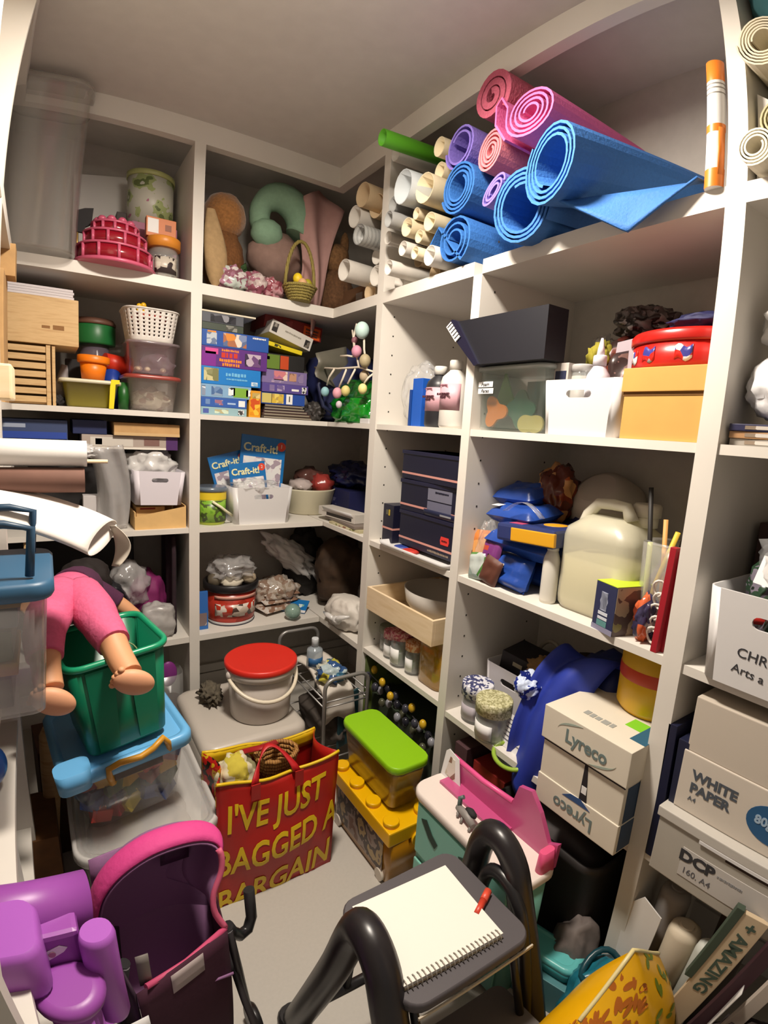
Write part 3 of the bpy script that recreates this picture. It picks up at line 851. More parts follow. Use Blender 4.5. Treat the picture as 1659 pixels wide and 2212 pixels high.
# ================================================================== corner bay, second shelf: puzzles and games
yF = 0.028
def gb(label, x0, x1, h, z, mat, d=.2, y=yF, prints=(), texts=(), marks_=(), **k):
    t = gbox(label, ((x0 + x1) / 2, y + d / 2, z), 0, x1 - x0, d, h, mat, prints, texts, **k)
    for (w_, h_, x_, z_, c_, sd) in marks_:
        marks(t, w_, h_, x_, -d / 2 - .0008, z_, {'cyan': col('6fb4dc', .4), 'orange': orange_ink, 'red': red_ink, 'white': white_ink}[c_], sd)
    return t
pic = lambda n, cs, s=50: PRINT(n, [H(c) for c in cs], s)
yellow_ink = col('ecd23a', .4); white_ink = col('e8e6e2', .4); red_ink = col('c8341c', .4); orange_ink = col('ef8a1c', .4)
z = zB
gb('pale blue puzzle box with a barcode, bottom of the left stack', -.492, -.325, .028, z, col('8fb0b8', .4), prints=[(.022, .018, .062, .014, pic('barcode', ['e8e8e8', '3a3a3a', 'd8d8d8', '2a2a2a'], 160)), (.05, .014, -.01, .014, pic('pastel', ['c8c070', '9ab8c0', 'c8d8c0', 'b0a880'])), (.02, .016, -.066, .014, col('4a5aa0', .4))])
z += .0285
gb('blue puzzle box with animal pictures, second from the bottom of the left stack', -.492, -.325, .034, z, col('2f5aa8', .4), prints=[(.024, .022, .064, .017, label_white), (.03, .018, -.02, .017, pic('animals1', ['8a5a70', 'b0a0a8', '4a6ab0', '9a6a80'])), (.03, .006, .026, .015, col('a8c0e0', .4)), (.016, .018, -.06, .018, col('6a88b8', .4))])
z += .0345
gb('pale blue and green panda puzzle box in the left stack', -.492, -.31, .045, z, col('7fa6c8', .4), prints=[(.055, .034, .052, .022, col('7aa83a', .4)), (.024, .028, .018, .024, pic('panda', ['f0f0f0', '1a1a1a', 'e8e8e8', '2a2a2a'], 45)), (.016, .024, .08, .022, pic('panda2', ['f0f0f0', '1a1a1a', 'e8e8e8'], 60)), (.04, .032, -.035, .022, pic('sky1', ['6a88b0', '8aa0b8', '4a6a98'])), (.012, .034, -.082, .022, pic('seals', ['d8dce4', '8a94a8', '6a7488'], 60))])
z += .0455
gb('bright blue puzzle box lying upside down in the left stack', -.492, -.275, .062, z, col('1577c4', .4), prints=[(.052, .044, -.074, .034, pic('fossil', ['a8a478', '7a7a50', 'c8c090', '8a8a60'], 60)), (.024, .014, .085, .012, pic('seal2', ['d0d8e0', '8ab0d0'], 80))], marks_=[(.075, .014, .015, .038, 'cyan', 3), (.08, .007, .02, .022, 'cyan', 4)])
z += .0625
gb('purple giant floor puzzle box in the left stack', -.492, -.252, .068, z, col('58287a', .4), prints=[(.065, .05, -.018, .036, col('6a2a80', .4)), (.06, .044, .065, .034, pic('cows', ['1a1420', 'b8a8b8', '6a4878', '3a2a48', '88708a'], 45)), (.045, .02, -.085, .052, col('d04a90', .4)), (.05, .05, -.095, .025, col('7a1f8a', .4))], marks_=[(.064, .008, -.018, .059, 'orange', 5), (.066, .02, -.018, .043, 'red', 6), (.08, .012, -.018, .024, 'orange', 7), (.066, .012, -.014, .010, 'orange', 8)])
z += .0685
gb('blue sea creatures puzzle box near the top of the left stack', -.492, -.248, .055, z, col('1f4f9e', .4), prints=[(.085, .045, -.005, .028, pic('fish', ['d88a3a', 'b8a8a0', '5a6a90', 'e0d0c0', 'a86a4a', '7a8ab0'], 40)), (.035, .04, -.088, .027, pic('mandala', ['9aa8b8', '6a7a98', 'b8c0c8'], 70)), (.03, .005, -.088, .05, orange_ink)], marks_=[(.05, .007, .085, .046, 'white', 9)])
z += .0555
gb('dark green and grey game box at the top of the left stack', -.492, -.345, .024, z, col('3a4438', .5), prints=[(.04, .02, .03, .012, pic('grey1', ['7a7a72', '4a4a44', '8a8a80']))])
z += .0245
gb('dark game box with a black car picture, uppermost of the left stack', -.492, -.345, .034, z, col('4f525a', .5), prints=[(.09, .026, .0, .016, pic('car', ['6a6a72', '14141a', '8a8a90', '2a2a30'], 40))])
gb('white board lying across the top of the left stack', -.495, -.30, .006, z + .0345, col('d8cfb8', .6), name='flat_board', cat='board')
t = gb('small orange giraffe box standing between the two stacks', -.317, -.272, .098, zB, col('d8941c', .4), d=.15, prints=[(.038, .06, 0, .038, pic('giraffe', ['e0a020', 'c8501c', 'e8b83a', 'd88a18'], 55)), (.03, .02, .004, .08, pic('giraffe2', ['b8a060', 'd8c080', 'a08a40']))])
# right stack
z = zB
for k in range(5):
    gb(('dark brown book at the bottom of the right stack', 'dark brown book second from the bottom of the right stack', 'maroon book in the middle of the right book pile', 'dark book second from the top of the right book pile', 'dark brown book topmost of the right book pile')[k], -.262 + .004 * k, -.045 - .012 * k, .0105, z, col(('3a2c22', '4a3328', '3d2226', '2e2420', '44342a')[k], .6), y=.04 + .003 * k, name='book', cat='book', group='books under the right stack', prints=[(.20 - .012 * k, .005, 0, .005, col('8a8070', .8))])
    z += .011
gb('yellow and blue number game box in the right stack', -.262, -.082, .044, z, col('264a9c', .4), y=.05, prints=[(.05, .036, -.025, .022, pic('honey', ['d0b040', 'b89a50', 'e0c860', '8a7a40'], 60)), (.026, .038, .024, .022, white_ink), (.04, .036, -.068, .022, col('c8b86a', .4))], texts=[('1', .03, .024, .022, ink)])
z += .0445
gb('purple puzzle box with small pictures in the right stack', -.262, -.072, .034, z, col('55468c', .4), y=.045, prints=[(.02, .024, .078, .016, pic('barcode', ['e8e8e8'])), (.03, .008, .04, .014, white_ink), (.03, .022, -.02, .017, pic('lil', ['8a78a8', 'a898b8', '6a5a90'])), (.02, .022, -.056, .017, pic('lil2', ['9a88a0', '7a6a98']))])
z += .0345
gb('lilac princess puzzle box in the right stack', -.262, -.078, .05, z, col('7a6a9a', .4), y=.048, prints=[(.055, .034, -.018, .03, pic('princess', ['d8a8a0', 'c87a80', 'e0c8b8', 'a8688a'], 45)), (.05, .012, -.03, .01, pic('pr2', ['b098b0', '8a7aa0'])), (.022, .034, .066, .026, pic('pr3', ['8a7aa0', '6a5a8a'])), (.03, .03, .032, .028, pic('pr4', ['b88a70', '8a6a5a']))])
z += .0505
gb('black game box with a green and red label in the right stack', -.258, -.09, .06, z, col('141312', .5), y=.05, prints=[(.06, .052, -.05, .03, col('5f7a2a', .4)), (.034, .05, .0, .03, col('b8441c', .4)), (.02, .012, -.07, .042, white_ink)])
z += .0605
t = gb('yellow flat game box sloping on the right stack', -.248, -.10, .016, z + .018, col('d8c41c', .4), y=.055, d=.16, prints=[(.05, .01, -.03, .008, pic('yel', ['3a3a1a', 'd8c41c', '5a5420'], 80))], ry=.16)
t = gb('white game box with an animal photo sloping on the right stack', -.235, -.055, .052, z + .055, col('c8c3bb', .45), y=.075, d=.17, prints=[(.022, .034, -.072, .026, pic('cat', ['4a4440', '8a847c', '2a2624'], 60)), (.022, .03, .07, .022, pic('cat2', ['2a2826', '6a645c'], 60))], ry=.30)
marks(t, .07, .007, .005, -.085, .03, col('8a8478', .5), 10)
t = gb('red game box with an orange label leaning above the right stack', -.23, .02, .058, z + .095, col('7a1a18', .45), y=.14, d=.16, prints=[(.075, .045, .08, .026, col('d8581c', .4)), (.04, .04, -.03, .03, pic('red1', ['8a2a2a', 'a84a3a', '5a1414']))], ry=.12)
marks(t, .055, .009, .08, -.0808, .036, ink, 11); marks(t, .055, .007, .08, -.0808, .024, ink, 12); marks(t, .05, .007, .08, -.0808, .014, ink, 13)

# navy bag with handle, green tray, egg twig
t = thing('navy_bag', 'navy blue cloth bag with a grey lining in the corner of the second shelf', 'bag', (0.12, 0.13, zB))
part(t, 'body', MB().blob((0, 0, .15), (.15, .14, .16), .15, 2, 4, 41, 0.0, 1.2), M('navy_cloth', H('151d4a'), .7, bump=.3, scale=20))
part(t, 'strap', MB().tube([(-.14, -.11, .22), (-.165, -.12, .14), (-.15, -.14, .06), (-.10, -.15, .03)], .008, 8), M('navy_strap', H('10183c'), .6))
part(t, 'lining', MB().sheet(lambda u, v: (-.19 + .16 * u, -.15 + .05 * u + .015 * math.sin(v * 8), .17 + .09 * v + .10 * u * v - .05 * u), 8, 6, .003), M('lining', H('6f6b5e'), .5, alpha=.9, bump=.3, scale=30))
crumple('grey crumpled bag at the foot of the navy bag', 'plastic_bag', 'bag', (-0.03, 0.07, zB), (.04, .05, .04), col('3a3634', .5), .35, 3, 42)
t = thing('foil_bag', 'shiny green plastic sack at the front of the corner, second shelf', 'bag', (0.055, -0.13, zB), rz=FACE_R)
part(t, 'lower', MB().blob((0, 0, .045), (.15, .06, .06), .2, 3, 4, 43, 0.0, 1.3), M('shiny_green', H('12801f'), .15, bump=.5, scale=18, spec=.8))
part(t, 'upper', MB().blob((.01, .01, .105), (.135, .05, .06), .2, 3, 4, 44, None, 1.2), M('shiny_green_dark', H('0e5a18'), .2, bump=.5, scale=18, spec=.7))
gbox('small white block at the end of the corner shelf', (0.02, -0.265, zB), FACE_R, .06, .025, .018, white_plastic, name='white_block', cat='block')
t = thing('egg_twig', 'white twig hung with pastel eggs in front of the corner shelf', 'decoration', (0.02, -0.20, zB + .2), rz=FACE_R)
tw = col('d8cdbc', .7)
stems = [[(.10, 0, -.02), (0.02, -.02, .0), (-.10, -.04, .0), (-.26, -.06, .012)], [(0.02, -.02, .0), (-.02, -.02, .08), (-.06, -.01, .14)], [(-.02, -.02, .05), (-.03, -.02, .11), (-.03, -.01, .16)],
         [(.06, -.01, -.01), (.05, -.02, .06), (.045, -.02, .10)], [(-.02, -.02, .04), (-.05, -.03, .045), (-.085, -.04, .045)], [(-.12, -.045, .0), (-.15, -.05, -.03), (-.165, -.05, -.06)], [(-.05, -.03, .0), (-.06, -.04, -.04), (-.075, -.045, -.07)],
         [(0, -.02, .0), (-.01, -.03, -.03), (-.02, -.04, -.06)], [(.1, 0, -.02), (.09, -.02, -.04), (.08, -.03, -.06)], [(.10, 0, -.02), (.12, .02, -.10), (.12, .05, -.198)]]
for s_ in stems:
    part(t, 'twig', MB().tube(s_, .004, 6), tw)
for (x, y, z_, c, r) in ((.045, -.03, .125, 'bcd6d0', .03), (.015, -.03, .055, 'cf8fa6', .022), (-.17, -.055, -.085, '8fbcc4', .019), (-.078, -.05, -.092, 'd89aa8', .021), (-.024, -.045, -.085, 'd0c07a', .020), (.08, -.035, -.08, 'ddd08a', .019), (.03, -.0, -.03, 'b8a68a', .022), (.06, -.02, .02, 'a89a7a', .024), (-.03, -.015, .10, '8a5a64', .014), (-.06, -.05, -.135, 'c8b8c0', .014)):
    part(t, 'egg', MB().blob((x, y, z_), (r * .85, r * .85, r), 0, 1, 3), col(c, .6))

# ================================================================== corner bay, third shelf
t = thing('picture_bucket', 'yellow and green plastic bucket with a white handle against the upright', 'bucket', (-0.437, 0.085, zC))
part(t, 'body', MB().lathe([(.05, 0), (.053, .006), (.056, .125), (.052, .125), (.049, .008)], 28), col('a8b83a', .35))
part(t, 'yellow_band', MB().lathe([(.0562, .095), (.0566, .126)], 28, cap0=False, cap1=False), col('e0c430', .35))
part(t, 'picture', MB().sheet(lambda u, v: (.0562 * math.sin((u - .5) * 2.2), -.0562 * math.cos((u - .5) * 2.2), .012 + .08 * v), 10, 1, .0006), PRINT('bucket_pic', [H('6a9c2a'), H('84b03a'), H('4a5a2a'), H('78a830')], 22, .35, 'noise'))
part(t, 'lid', MB().lathe([(.059, .124), (.06, .134), (.055, .142)], 28), M('blue_grey_clear', H('6a7686'), .25, alpha=.75))
part(t, 'handle', MB().tube([(-.01, -.058, .09), (.02, -.062, .07), (.045, -.06, .05), (.075, -.035, .03)], .005, 8), col('e0dcb8', .4))
slot_basket('white slot-handled basket of craft packs in the middle of the third shelf', (-0.252, 0.10, zC), 0, .245, .17, .142, white_plastic)
cyan = col('1a6cae', .3)
def craft_pack(label, loc, w, h, ry, n, rx=-.1):
    t = thing('craft_pack', label, 'craft pack', loc, ry=ry, rx=rx, group='craft packs in the white basket')
    part(t, 'card', B(-w / 2, w / 2, -.004, .004, 0, h, .001), cyan)
    part(t, 'window', B(-w * .43, w * .43, -.0052, -.004, h * .06, h * .74), PRINT('craft_win', [H('dcd6d8'), H('dcd2d6'), H('e0dedc'), H('e2e0de'), H('a898a4'), H('e0dedc'), H('d8c8d0')], 60, .3))
    part(t, 'badge', MB().lathe([(w * .10, -.0015), (w * .10, 0)], 18).xf(Matrix.Rotation(PI / 2, 4, 'X')), col('d8462e', .4), loc=(w * .4, -.0045, h * .9))
    text(t, 'lettering', 'Craft-it!', w * .24, (-w * .06, -.0056, h * .85), FRONT, col('e3dfae', .4), ext=.0004, bold=.001)
    text(t, 'numeral', n, w * .12, (w * .4, -.0062, h * .9), FRONT, white_ink, ext=.0003)
    return t
craft_pack('taller blue craft pack marked 1 at the back of the white basket', (-0.235, 0.13, zC + .008), .19, .325, .10, '1')
craft_pack('smaller blue craft pack marked 2 at the front of the white basket', (-0.275, 0.07, zC + .008), .145, .225, -.11, '2')
t = craft_pack('third blue craft pack mostly hidden at the left of the white basket', (-0.292, 0.155, zC + .008), .15, .26, -.25, '3')
pile = solo('plastic_wrap', 'clear crackling plastic wrap heaped in the white craft basket', 'plastic wrap', MB().blob((0, 0, 0), (.085, .05, .022), .5, 4, 4, 51), film, (-0.28, 0.06, zC + .145))
t = thing('bowl', 'white round bowl full of packets behind the white basket', 'bowl', (0.035, 0.235, zC))
part(t, 'body', MB().lathe([(.09, 0), (.098, .006), (.122, .105), (.126, .112), (.12, .112), (.094, .01)], 36), col('cfc8ae', .4))
for i, (x, y, z_, c, r, s_) in enumerate(((-.05, -.03, .125, 'b8aaa6', (.05, .06, .03), 61), (.05, -.04, .13, '9a3a34', (.05, .05, .045), 62), (.02, .03, .15, '5a3a34', (.07, .06, .05), 63))):
    solo('sweet_packet', ('clear striped packet at the left of the white bowl', 'red packet at the front of the white bowl', 'brown packet at the back of the white bowl')[i], 'packet', MB().blob((0, 0, 0), r, .3, 3, 3, s_), col(c, .25, bump=.5, scale=30), (0.035 + x, .235 + y, zC + z_), group='packets in the white bowl')
gbox('dark blue patterned box behind the bowl in the corner', (0.235, 0.16, zC), FACE_R, .26, .2, .115, col('1c1f4a', .5), [(.08, .03, -.02, .06, pic('nav', ['1c1f4a', '4a4a6a', '6a5a50']))], name='cardboard_box', cat='box')
crumple('dark blue crumpled packet on the box in the corner', 'packet', 'packet', (0.24, 0.18, zC + .116), (.10, .12, .06), M('navy_foil', H('1a2048'), .25, bump=.6, scale=20), .4, 3, 64)
t = thing('slim_carton', 'small open white carton lying at the corner edge of the third shelf', 'carton', (0.06, -0.06, zC + .022), rz=FACE_R + .12)
part(t, 'body', B(-.13, .12, -.035, .035, 0, .035, .001), col('c9c2b9', .6))
part(t, 'opening', B(-.07, .10, -.0358, -.035, .006, .018), col('2a2420', .9))
part(t, 'flap', MB().sheet(lambda u, v: (-.09 + .20 * u, -.035 - .012 * v, .020 + .018 * v), 2, 2, .001), white_plastic)
gbox('flat cream magazine under the white carton at the corner edge', (0.08, -0.14, zC), FACE_R + .06, .22, .13, .010, col('b8ae8a', .5), [(.16, .006, 0, .005, pic('mag', ['7a7a40', 'c8c0a0', '8a5a4a']))], name='magazine', cat='magazine')
gbox('flat grey magazine on top of the cream one at the corner edge', (0.09, -0.10, zC + .0105), FACE_R - .04, .26, .14, .0105, col('7a6e66', .5), name='magazine', cat='magazine')

# ================================================================== corner bay, fourth shelf
t = thing('toy_pail', 'red printed pail with a black rim on the fourth shelf', 'pail', (-0.34, 0.135, zD))
part(t, 'body', MB().lathe([(.088, 0), (.092, .006), (.102, .14), (.098, .14), (.088, .008)], 36), PRINT('pail_red', [H('a8301c'), H('b8382a'), H('9a2a1a'), H('b03020')], 9, .3, 'noise'))
part(t, 'rim', MB().lathe([(.104, .135), (.110, .14), (.110, .165), (.104, .168), (.098, .165), (.1, .137)], 36), black)
part(t, 'base_band', MB().lathe([(.0925, .001), (.0945, .008), (.094, .014)], 36, cap0=False, cap1=False), white_plastic)
part(t, 'base_ring', MB().lathe([(.095, 0), (.096, .005)], 36, cap0=True, cap1=False), M('pail_base', H('1a1a3a'), .4))
part(t, 'print', MB().sheet(lambda u, v: (.1005 * math.sin((u - .5) * 1.9), -.1005 * math.cos((u - .5) * 1.9), .04 + .05 * v), 12, 1, .0006), PRINT('pail_dogs', [H('b0321e'), H('c8b8a8'), H('4a3a34'), H('d8ccc0'), H('b0321e'), H('b0321e')], 50, .3))
part(t, 'top_print', MB().sheet(lambda u, v: (.1035 * math.sin((u - .5) * 1.9), -.1035 * math.cos((u - .5) * 1.9), .112 + .012 * v), 12, 1, .0006), col('d8a090', .4))
t = solo('plastic_bag', 'clear plastic bag of shells bulging out of the red pail', 'bag', MB().blob((0, 0, 0), (.092, .085, .05), .35, 3, 4, 71), film_grey, (-0.34, 0.14, zD + .215))
for i, (x, y, z_, r, c) in enumerate(((-.01, -.045, .168, (.045, .035, .022), 'cfc6b2'), (.065, -.03, .175, (.03, .03, .025), 'a89880'), (-.07, -.02, .175, (.03, .03, .03), '5a5040'))):
    solo('shell', ('large pale shell at the front of the red pail', 'tan shell at the right of the red pail', 'dark shell at the left of the red pail')[i], 'shell', MB().blob((0, 0, 0), r, .15, 3, 3, 72 + i), col(c, .6), (-0.34 + x, .135 + y, zD + z_), group='shells in the red pail')
gbox('blue and white card pack leaning by the upright on the fourth shelf', (-0.478, 0.06, zD), 0, .05, .012, .15, col('2a66b0', .4), [(.04, .05, 0, .04, pic('pk', ['b0a8a8', '7a6a6a', 'd0ccc8']))], name='card_pack', cat='card pack', rx=-.05)
crumple('clump of clear packets of brown card at the back of the fourth shelf', 'packet', 'packet', (-0.12, 0.19, zD), (.10, .07, .07), PRINT('brown_clear', [H('9a8a7a'), H('b0a498'), H('8a7262'), H('bfb6ac')], 60, .15, bump=.6), .4, 3, 75)
for k in range(3):
    solo('brown_packet', ('flat clear packet of brown card, lowest of three by the pail', 'flat clear packet of brown card, middle of three by the pail', 'flat clear packet of brown card, topmost of three by the pail')[k], 'packet', pillow(.16, .10, .02, seed=k + 3), PRINT('brown_clear2', [H('a89484'), H('bcb0a4'), H('8a6a58'), H('c8c0b8')], 70, .15), (-0.13 + .01 * k, .10 + .02 * k, zD + .016 + .026 * k), rx=-PI / 2 + .1, rz=.3 - .2 * k, group='clear packets by the pail')
t = thing('plastic_bag', 'twisted clear plastic bag pointing down to the corner, fourth shelf', 'bag', (0.0, 0.24, zD + .20))
part(t, 'body', MB().blob((0, 0, 0), (.15, .045, .055), .45, 3, 4, 177).xf(Matrix.Translation((-.03, 0, .01)) @ Matrix.Rotation(.62, 4, 'Y')), film_white)
part(t, 'tail', MB().tube([(.07, -.01, -.06), (.10, -.04, -.10), (.14, -.06, -.14)], [.014, .02, .03], 10), film)
t = thing('craft_pack', 'small blue card pack with a green egg lying on the fourth shelf', 'craft pack', (-0.085, 0.09, zD + .004), rx=-1.1, rz=-.75)
part(t, 'card', B(-.055, .055, -.002, .002, 0, .075, .001), cyan)
part(t, 'border', B(-.055, .055, -.003, -.002, 0, .014), white_plastic)
part(t, 'print', B(-.035, .04, -.003, -.002, .024, .048), PRINT('craft_small', [H('1a6cae'), H('c8d8d8'), H('1a6cae'), H('7ab0a0')], 60))
solo('glass_egg', 'pale green glass egg beside the blue card pack', 'egg', MB().blob((0, 0, .034), (.034, .034, .034), 0, 1, 3), M('green_glass', H('8aa89a'), .1, alpha=.8, spec=.8), (-0.115, 0.02, zD))
crumple('dark brown fabric bag in the far corner of the fourth shelf', 'fabric_bag', 'bag', (0.17, 0.13, zD), (.13, .12, .16), col('3a2818', .8, var=.3, scale=20), .25, 2, 77)
crumple('black crumpled sack behind the twisted bag', 'fabric_bag', 'bag', (0.06, 0.30, zD), (.10, .06, .17), col('17120f', .7), .25, 2, 78)
t = thing('knotted_bag', 'white plastic bag tied in a knot at the corner edge of the fourth shelf', 'bag', (0.055, -0.14, zD), rz=FACE_R + .2)
def knot_f(u, v):
    a = 2 * PI * u
    r = .085 * math.sin(PI * (.06 + .94 * v)) ** .55
    k = 1 + .05 * math.sin(11 * a + 3 * v) * (1 - v * .5) + .16 * noise.noise(Vector((math.cos(a) * 3, math.sin(a) * 3, v * 5))) + .08 * noise.noise(Vector((math.cos(a) * 8, math.sin(a) * 8, v * 11)))
    zc_ = .068 - .068 * math.cos(PI * v)
    return (r * k * math.cos(a) * 1.25, r * k * math.sin(a) * .8, max(.001, zc_ * .95))
part(t, 'body', MB().sheet(knot_f, 72, 28), M('bag_white', H('cfc8bf'), .55, bump=.5, scale=40))
part(t, 'knot', MB().blob((.02, -.075, .05), (.022, .016, .018), .25, 4, 3, 79), film_white)
part(t, 'ear', MB().tube([(.02, -.08, .05), (.05, -.085, .07), (.09, -.07, .085)], [.008, .012, .004], 8), film_white)
part(t, 'ear', MB().tube([(.02, -.08, .05), (-.02, -.085, .06), (-.06, -.075, .06)], [.008, .012, .004], 8), film_white)
crumple('dark crumpled rag behind the knotted bag', 'rag', 'fabric', (0.21, -0.15, zD), (.09, .12, .10), col('2a221c', .9, var=.3, scale=30), .3, 2, 80)

# ================================================================== right unit: frame helper (things face -X)
def RU(x, y, z):
    return (x, y, z)

# ------------------------------------------------------------------ narrow bay, second shelf
t = thing('plastic_bag', 'clear crinkled plastic bag standing left of the blue box', 'bag', (0.10, -0.475, zB), rz=FACE_R)
part(t, 'body', MB().blob((0, 0, .10), (.062, .06, .105), .25, 3, 4, 91, 0.0, 1.15), film)
part(t, 'contents', MB().lathe([(.03, .002), (.04, .08), (.03, .15)], 16), M('faint_white', (.8, .8, .8), .3, alpha=.35))
part(t, 'knot', MB().tube([(0, 0, .19), (.02, 0, .205), (.04, .01, .19)], [.02, .012, .006], 8), film)
t = gbox('blue cardboard box wrapped beside the clear bag', (0.085, -0.540, zB), FACE_R, .05, .11, .15, M('royal_blue', H('1f57b4'), .35, bump=.15, scale=40), name='cardboard_box', cat='box')
part(t, 'flap', B(-.037, -.026, -.058, -.02, 0, .115, .001), M('royal_blue_dark', H('163f86'), .35))
gray_lab = col('c79aa4', .5)
def paint_bottle(label, y, x, bodycol, r=.043, h=.19, cap=col('d8d4cc', .4)):
    t = bottle(label, (x, y, zB), r, h, bodycol, cap, neck=.38, cap_h=.024, lab=gray_lab, labz=(.30, .74), rz=FACE_R)
    text(t, 'lettering', 'BLACKBOARD\nPAINT', .0085, (0, -r * 1.03, h * .47), FRONT, col('4a2830', .5), ext=.0006, bold=.0006)
    marks(t, .034, .005, 0, -r * 1.03, h * .62, col('7a4a54', .5), 3)
    return t
paint_bottle('black paint bottle with a pink label beside the blue box', -0.612, .06, col('26262a', .4), .041, .185)
paint_bottle('white paint bottle with a pink label next to the narrow bay upright', -0.700, .045, col('d8d4cc', .4), .041, .195)
gbox('dark blue slim box against the upright behind the white paint bottle', (0.16, -0.772, zB), FACE_R, .03, .18, .15, col('232a66', .5), name='slim_box', cat='box')

# ------------------------------------------------------------------ narrow bay, third shelf: navy boxes on a white tray
navy = col('14142a', .45); pinkline = col('c98e84', .5)
t = thing('white_tray', 'white plastic tray with a rim under the navy boxes', 'tray', (0.10, -0.605, zC), rz=FACE_R)
part(t, 'body', L([(.34, .21, .02, 0), (.36, .23, .025, .018), (.352, .222, .02, .018), (.335, .205, .02, .005)], 4), white_plastic)
solo('paint_disc', 'small blue paint pot lid on the white tray', 'lid', MB().lathe([(.03, 0), (.03, .006), (.02, .009)], 20), col('2a3f8a', .5), (0.03, -0.52, zC + .0065))
solo('paint_disc', 'small red paint pot lid on the white tray', 'lid', MB().lathe([(.03, 0), (.03, .006), (.02, .009)], 20), col('b8342a', .5), (0.02, -0.575, zC + .0065))
def navy_box(label, z, y, x, w, d, h, rz=0.0, band=.02, lid=True, extra=None):
    t = thing('navy_box', label, 'box', (x, y, z), rz=FACE_R + rz, group='navy boxes in the narrow bay')
    part(t, 'body', B(-w / 2, w / 2, -d / 2, d / 2, 0, h, .0015), navy)
    part(t, 'stripe', B(-w / 2 - .0006, w / 2 + .0006, -d / 2 - .0006, d / 2 + .0006, band, band + .0065), pinkline)
    if lid:
        part(t, 'lid', B(-w / 2 - .003, w / 2 + .003, -d / 2 - .003, d / 2 + .003, h - .012, h, .0015), col('1b1b34', .4))
    return t
t = navy_box('large navy box with a red badge, lowest on the white tray', zC + .0185, -0.638, .125, .29, .19, .115, 0.0, .022)
part(t, 'badge', MB().prism([(.07, .042), (.105, .042), (.108, .052), (.105, .066), (.07, .066), (.067, .054)], .0012).xf(Matrix.Translation((0, -.0956, 0))), col('d83a34', .4))
marks(t, .026, .006, .0875, -.0964, .054, col('5a1010', .5), 21)
marks(t, .10, .007, .06, -.0956, .011, col('8a7a6a', .5), 22)
t = navy_box('navy box with grey printed panels, middle of the stack', zC + .134, -0.635, .125, .295, .185, .10, .03, .016)
part(t, 'panel', B(-.01, .10, -.0936, -.0925, .050, .086), col('6f6f80', .4))
part(t, 'panel', B(-.01, .10, -.0936, -.0925, .012, .046), col('66667a', .4))
marks(t, .06, .006, .055, -.0938, .076, navy, 23)
t = navy_box('plain navy box with a pink line, top of the stack', zC + .235, -0.628, .12, .29, .18, .092, -.04, .016)
t = thing('navy_case', 'open navy case lying in front of the stacked navy boxes', 'case', (0.058, -0.70, zC + .1345), rz=FACE_R)
part(t, 'body', L([(.17, .06, .012, 0), (.18, .065, .014, .012), (.18, .065, .014, .02)], 4), col('151b38', .35))
part(t, 'clasp', B(.0, .05, -.034, -.0325, .010, .015), col('8a8a90', .3))
t = navy_box('slim navy box standing alone at the left of the narrow bay', zC, -0.415, .07, .062, .07, .135, 0.0, .05, lid=False)
part(t, 'window', B(-.012, -.002, -.0362, -.035, .1, .116), col('5a5a4a', .4))
part(t, 'window', B(.002, .01, -.0362, -.035, .098, .118), col('b8a030', .4))
solo('wire_spring', 'yellow green wire coil beside the large navy box', 'wire', MB().tube([(.012 * math.cos(i * .7), .012 * math.sin(i * .7), .002 * i) for i in range(30)], .0025, 6), col('a8a83a', .4), (0.035, -0.784 + .0, zC + .03))

# ------------------------------------------------------------------ narrow bay, fourth shelf
zD1 = 0.445
t = gbox('white box with small printed motifs under the wooden tray', (0.17, -0.59, zD1), FACE_R, .22, .19, .165, PRINT('motifs', [H('a49a8e'), H('a49a8e'), H('a49a8e'), H('7d6c64'), H('a49a8e'), H('a49a8e'), H('86786e')], 34, .6), name='patterned_box', cat='box')
t = thing('wooden_tray', 'pale wooden open tray resting on the motif box', 'tray', (0.15, -0.572, zD1 + .166), rz=FACE_R)
for a in ((-.185, .185, -.165, -.155, 0, .082), (-.185, .185, .155, .165, 0, .082), (-.185, -.175, -.155, .155, 0, .082), (.175, .185, -.155, .155, 0, .082)):
    part(t, 'side', B(*a, b=.001), wood_ply)
part(t, 'base', B(-.175, .175, -.155, .155, 0, .006), wood_ply)
t = thing('dish', 'white oval dish lying in the wooden tray', 'dish', (0.16, -0.58, zD1 + .173), rz=FACE_R)
part(t, 'body', MB().lathe([(.09, 0), (.13, .05), (.14, .098), (.135, .098), (.12, .05), (.08, .006)], 36, sq=.85), col('b8b2aa', .4))
pinkcheck = PRINT('pink_gingham', [H('c8607a'), H('e0b0b0'), H('b85068'), H('d898a0')], 170, .5)
orangecheck = PRINT('orange_gingham', [H('d88858'), H('e8c0a0'), H('c87848')], 170, .5)
for i, (y, x, r, h, lid, lb) in enumerate(((-0.408, .075, .031, .095, col('6a6e5a', .4), None), (-0.465, .055, .031, .10, pinkcheck, label_white), (-0.53, .045, .036, .125, pinkcheck, label_white), (-0.60, .05, .03, .11, orangecheck, label_white))):
    jar(('small jar with a grey lid, leftmost on the narrow shelf', 'small jar with a pink gingham lid, second from the left', 'larger jar with a pink gingham lid and white label', 'small jar with an orange gingham lid beside the amber jar')[i], (x, y, zD1), r, h, lid, .022, r * 1.08, lab=lb, rz=FACE_R, group='preserve jars on the narrow shelf', fill=M('jar_grey', H('6a6e66'), .4, alpha=.6), fill_h=.55)
t = thing('amber_jar', 'big open amber jar of shells at the front of the narrow shelf', 'jar', (0.085, -0.695, zD1), rz=FACE_R)
amber = M('amber', H('c8930c'), .12, alpha=.5, spec=.8)
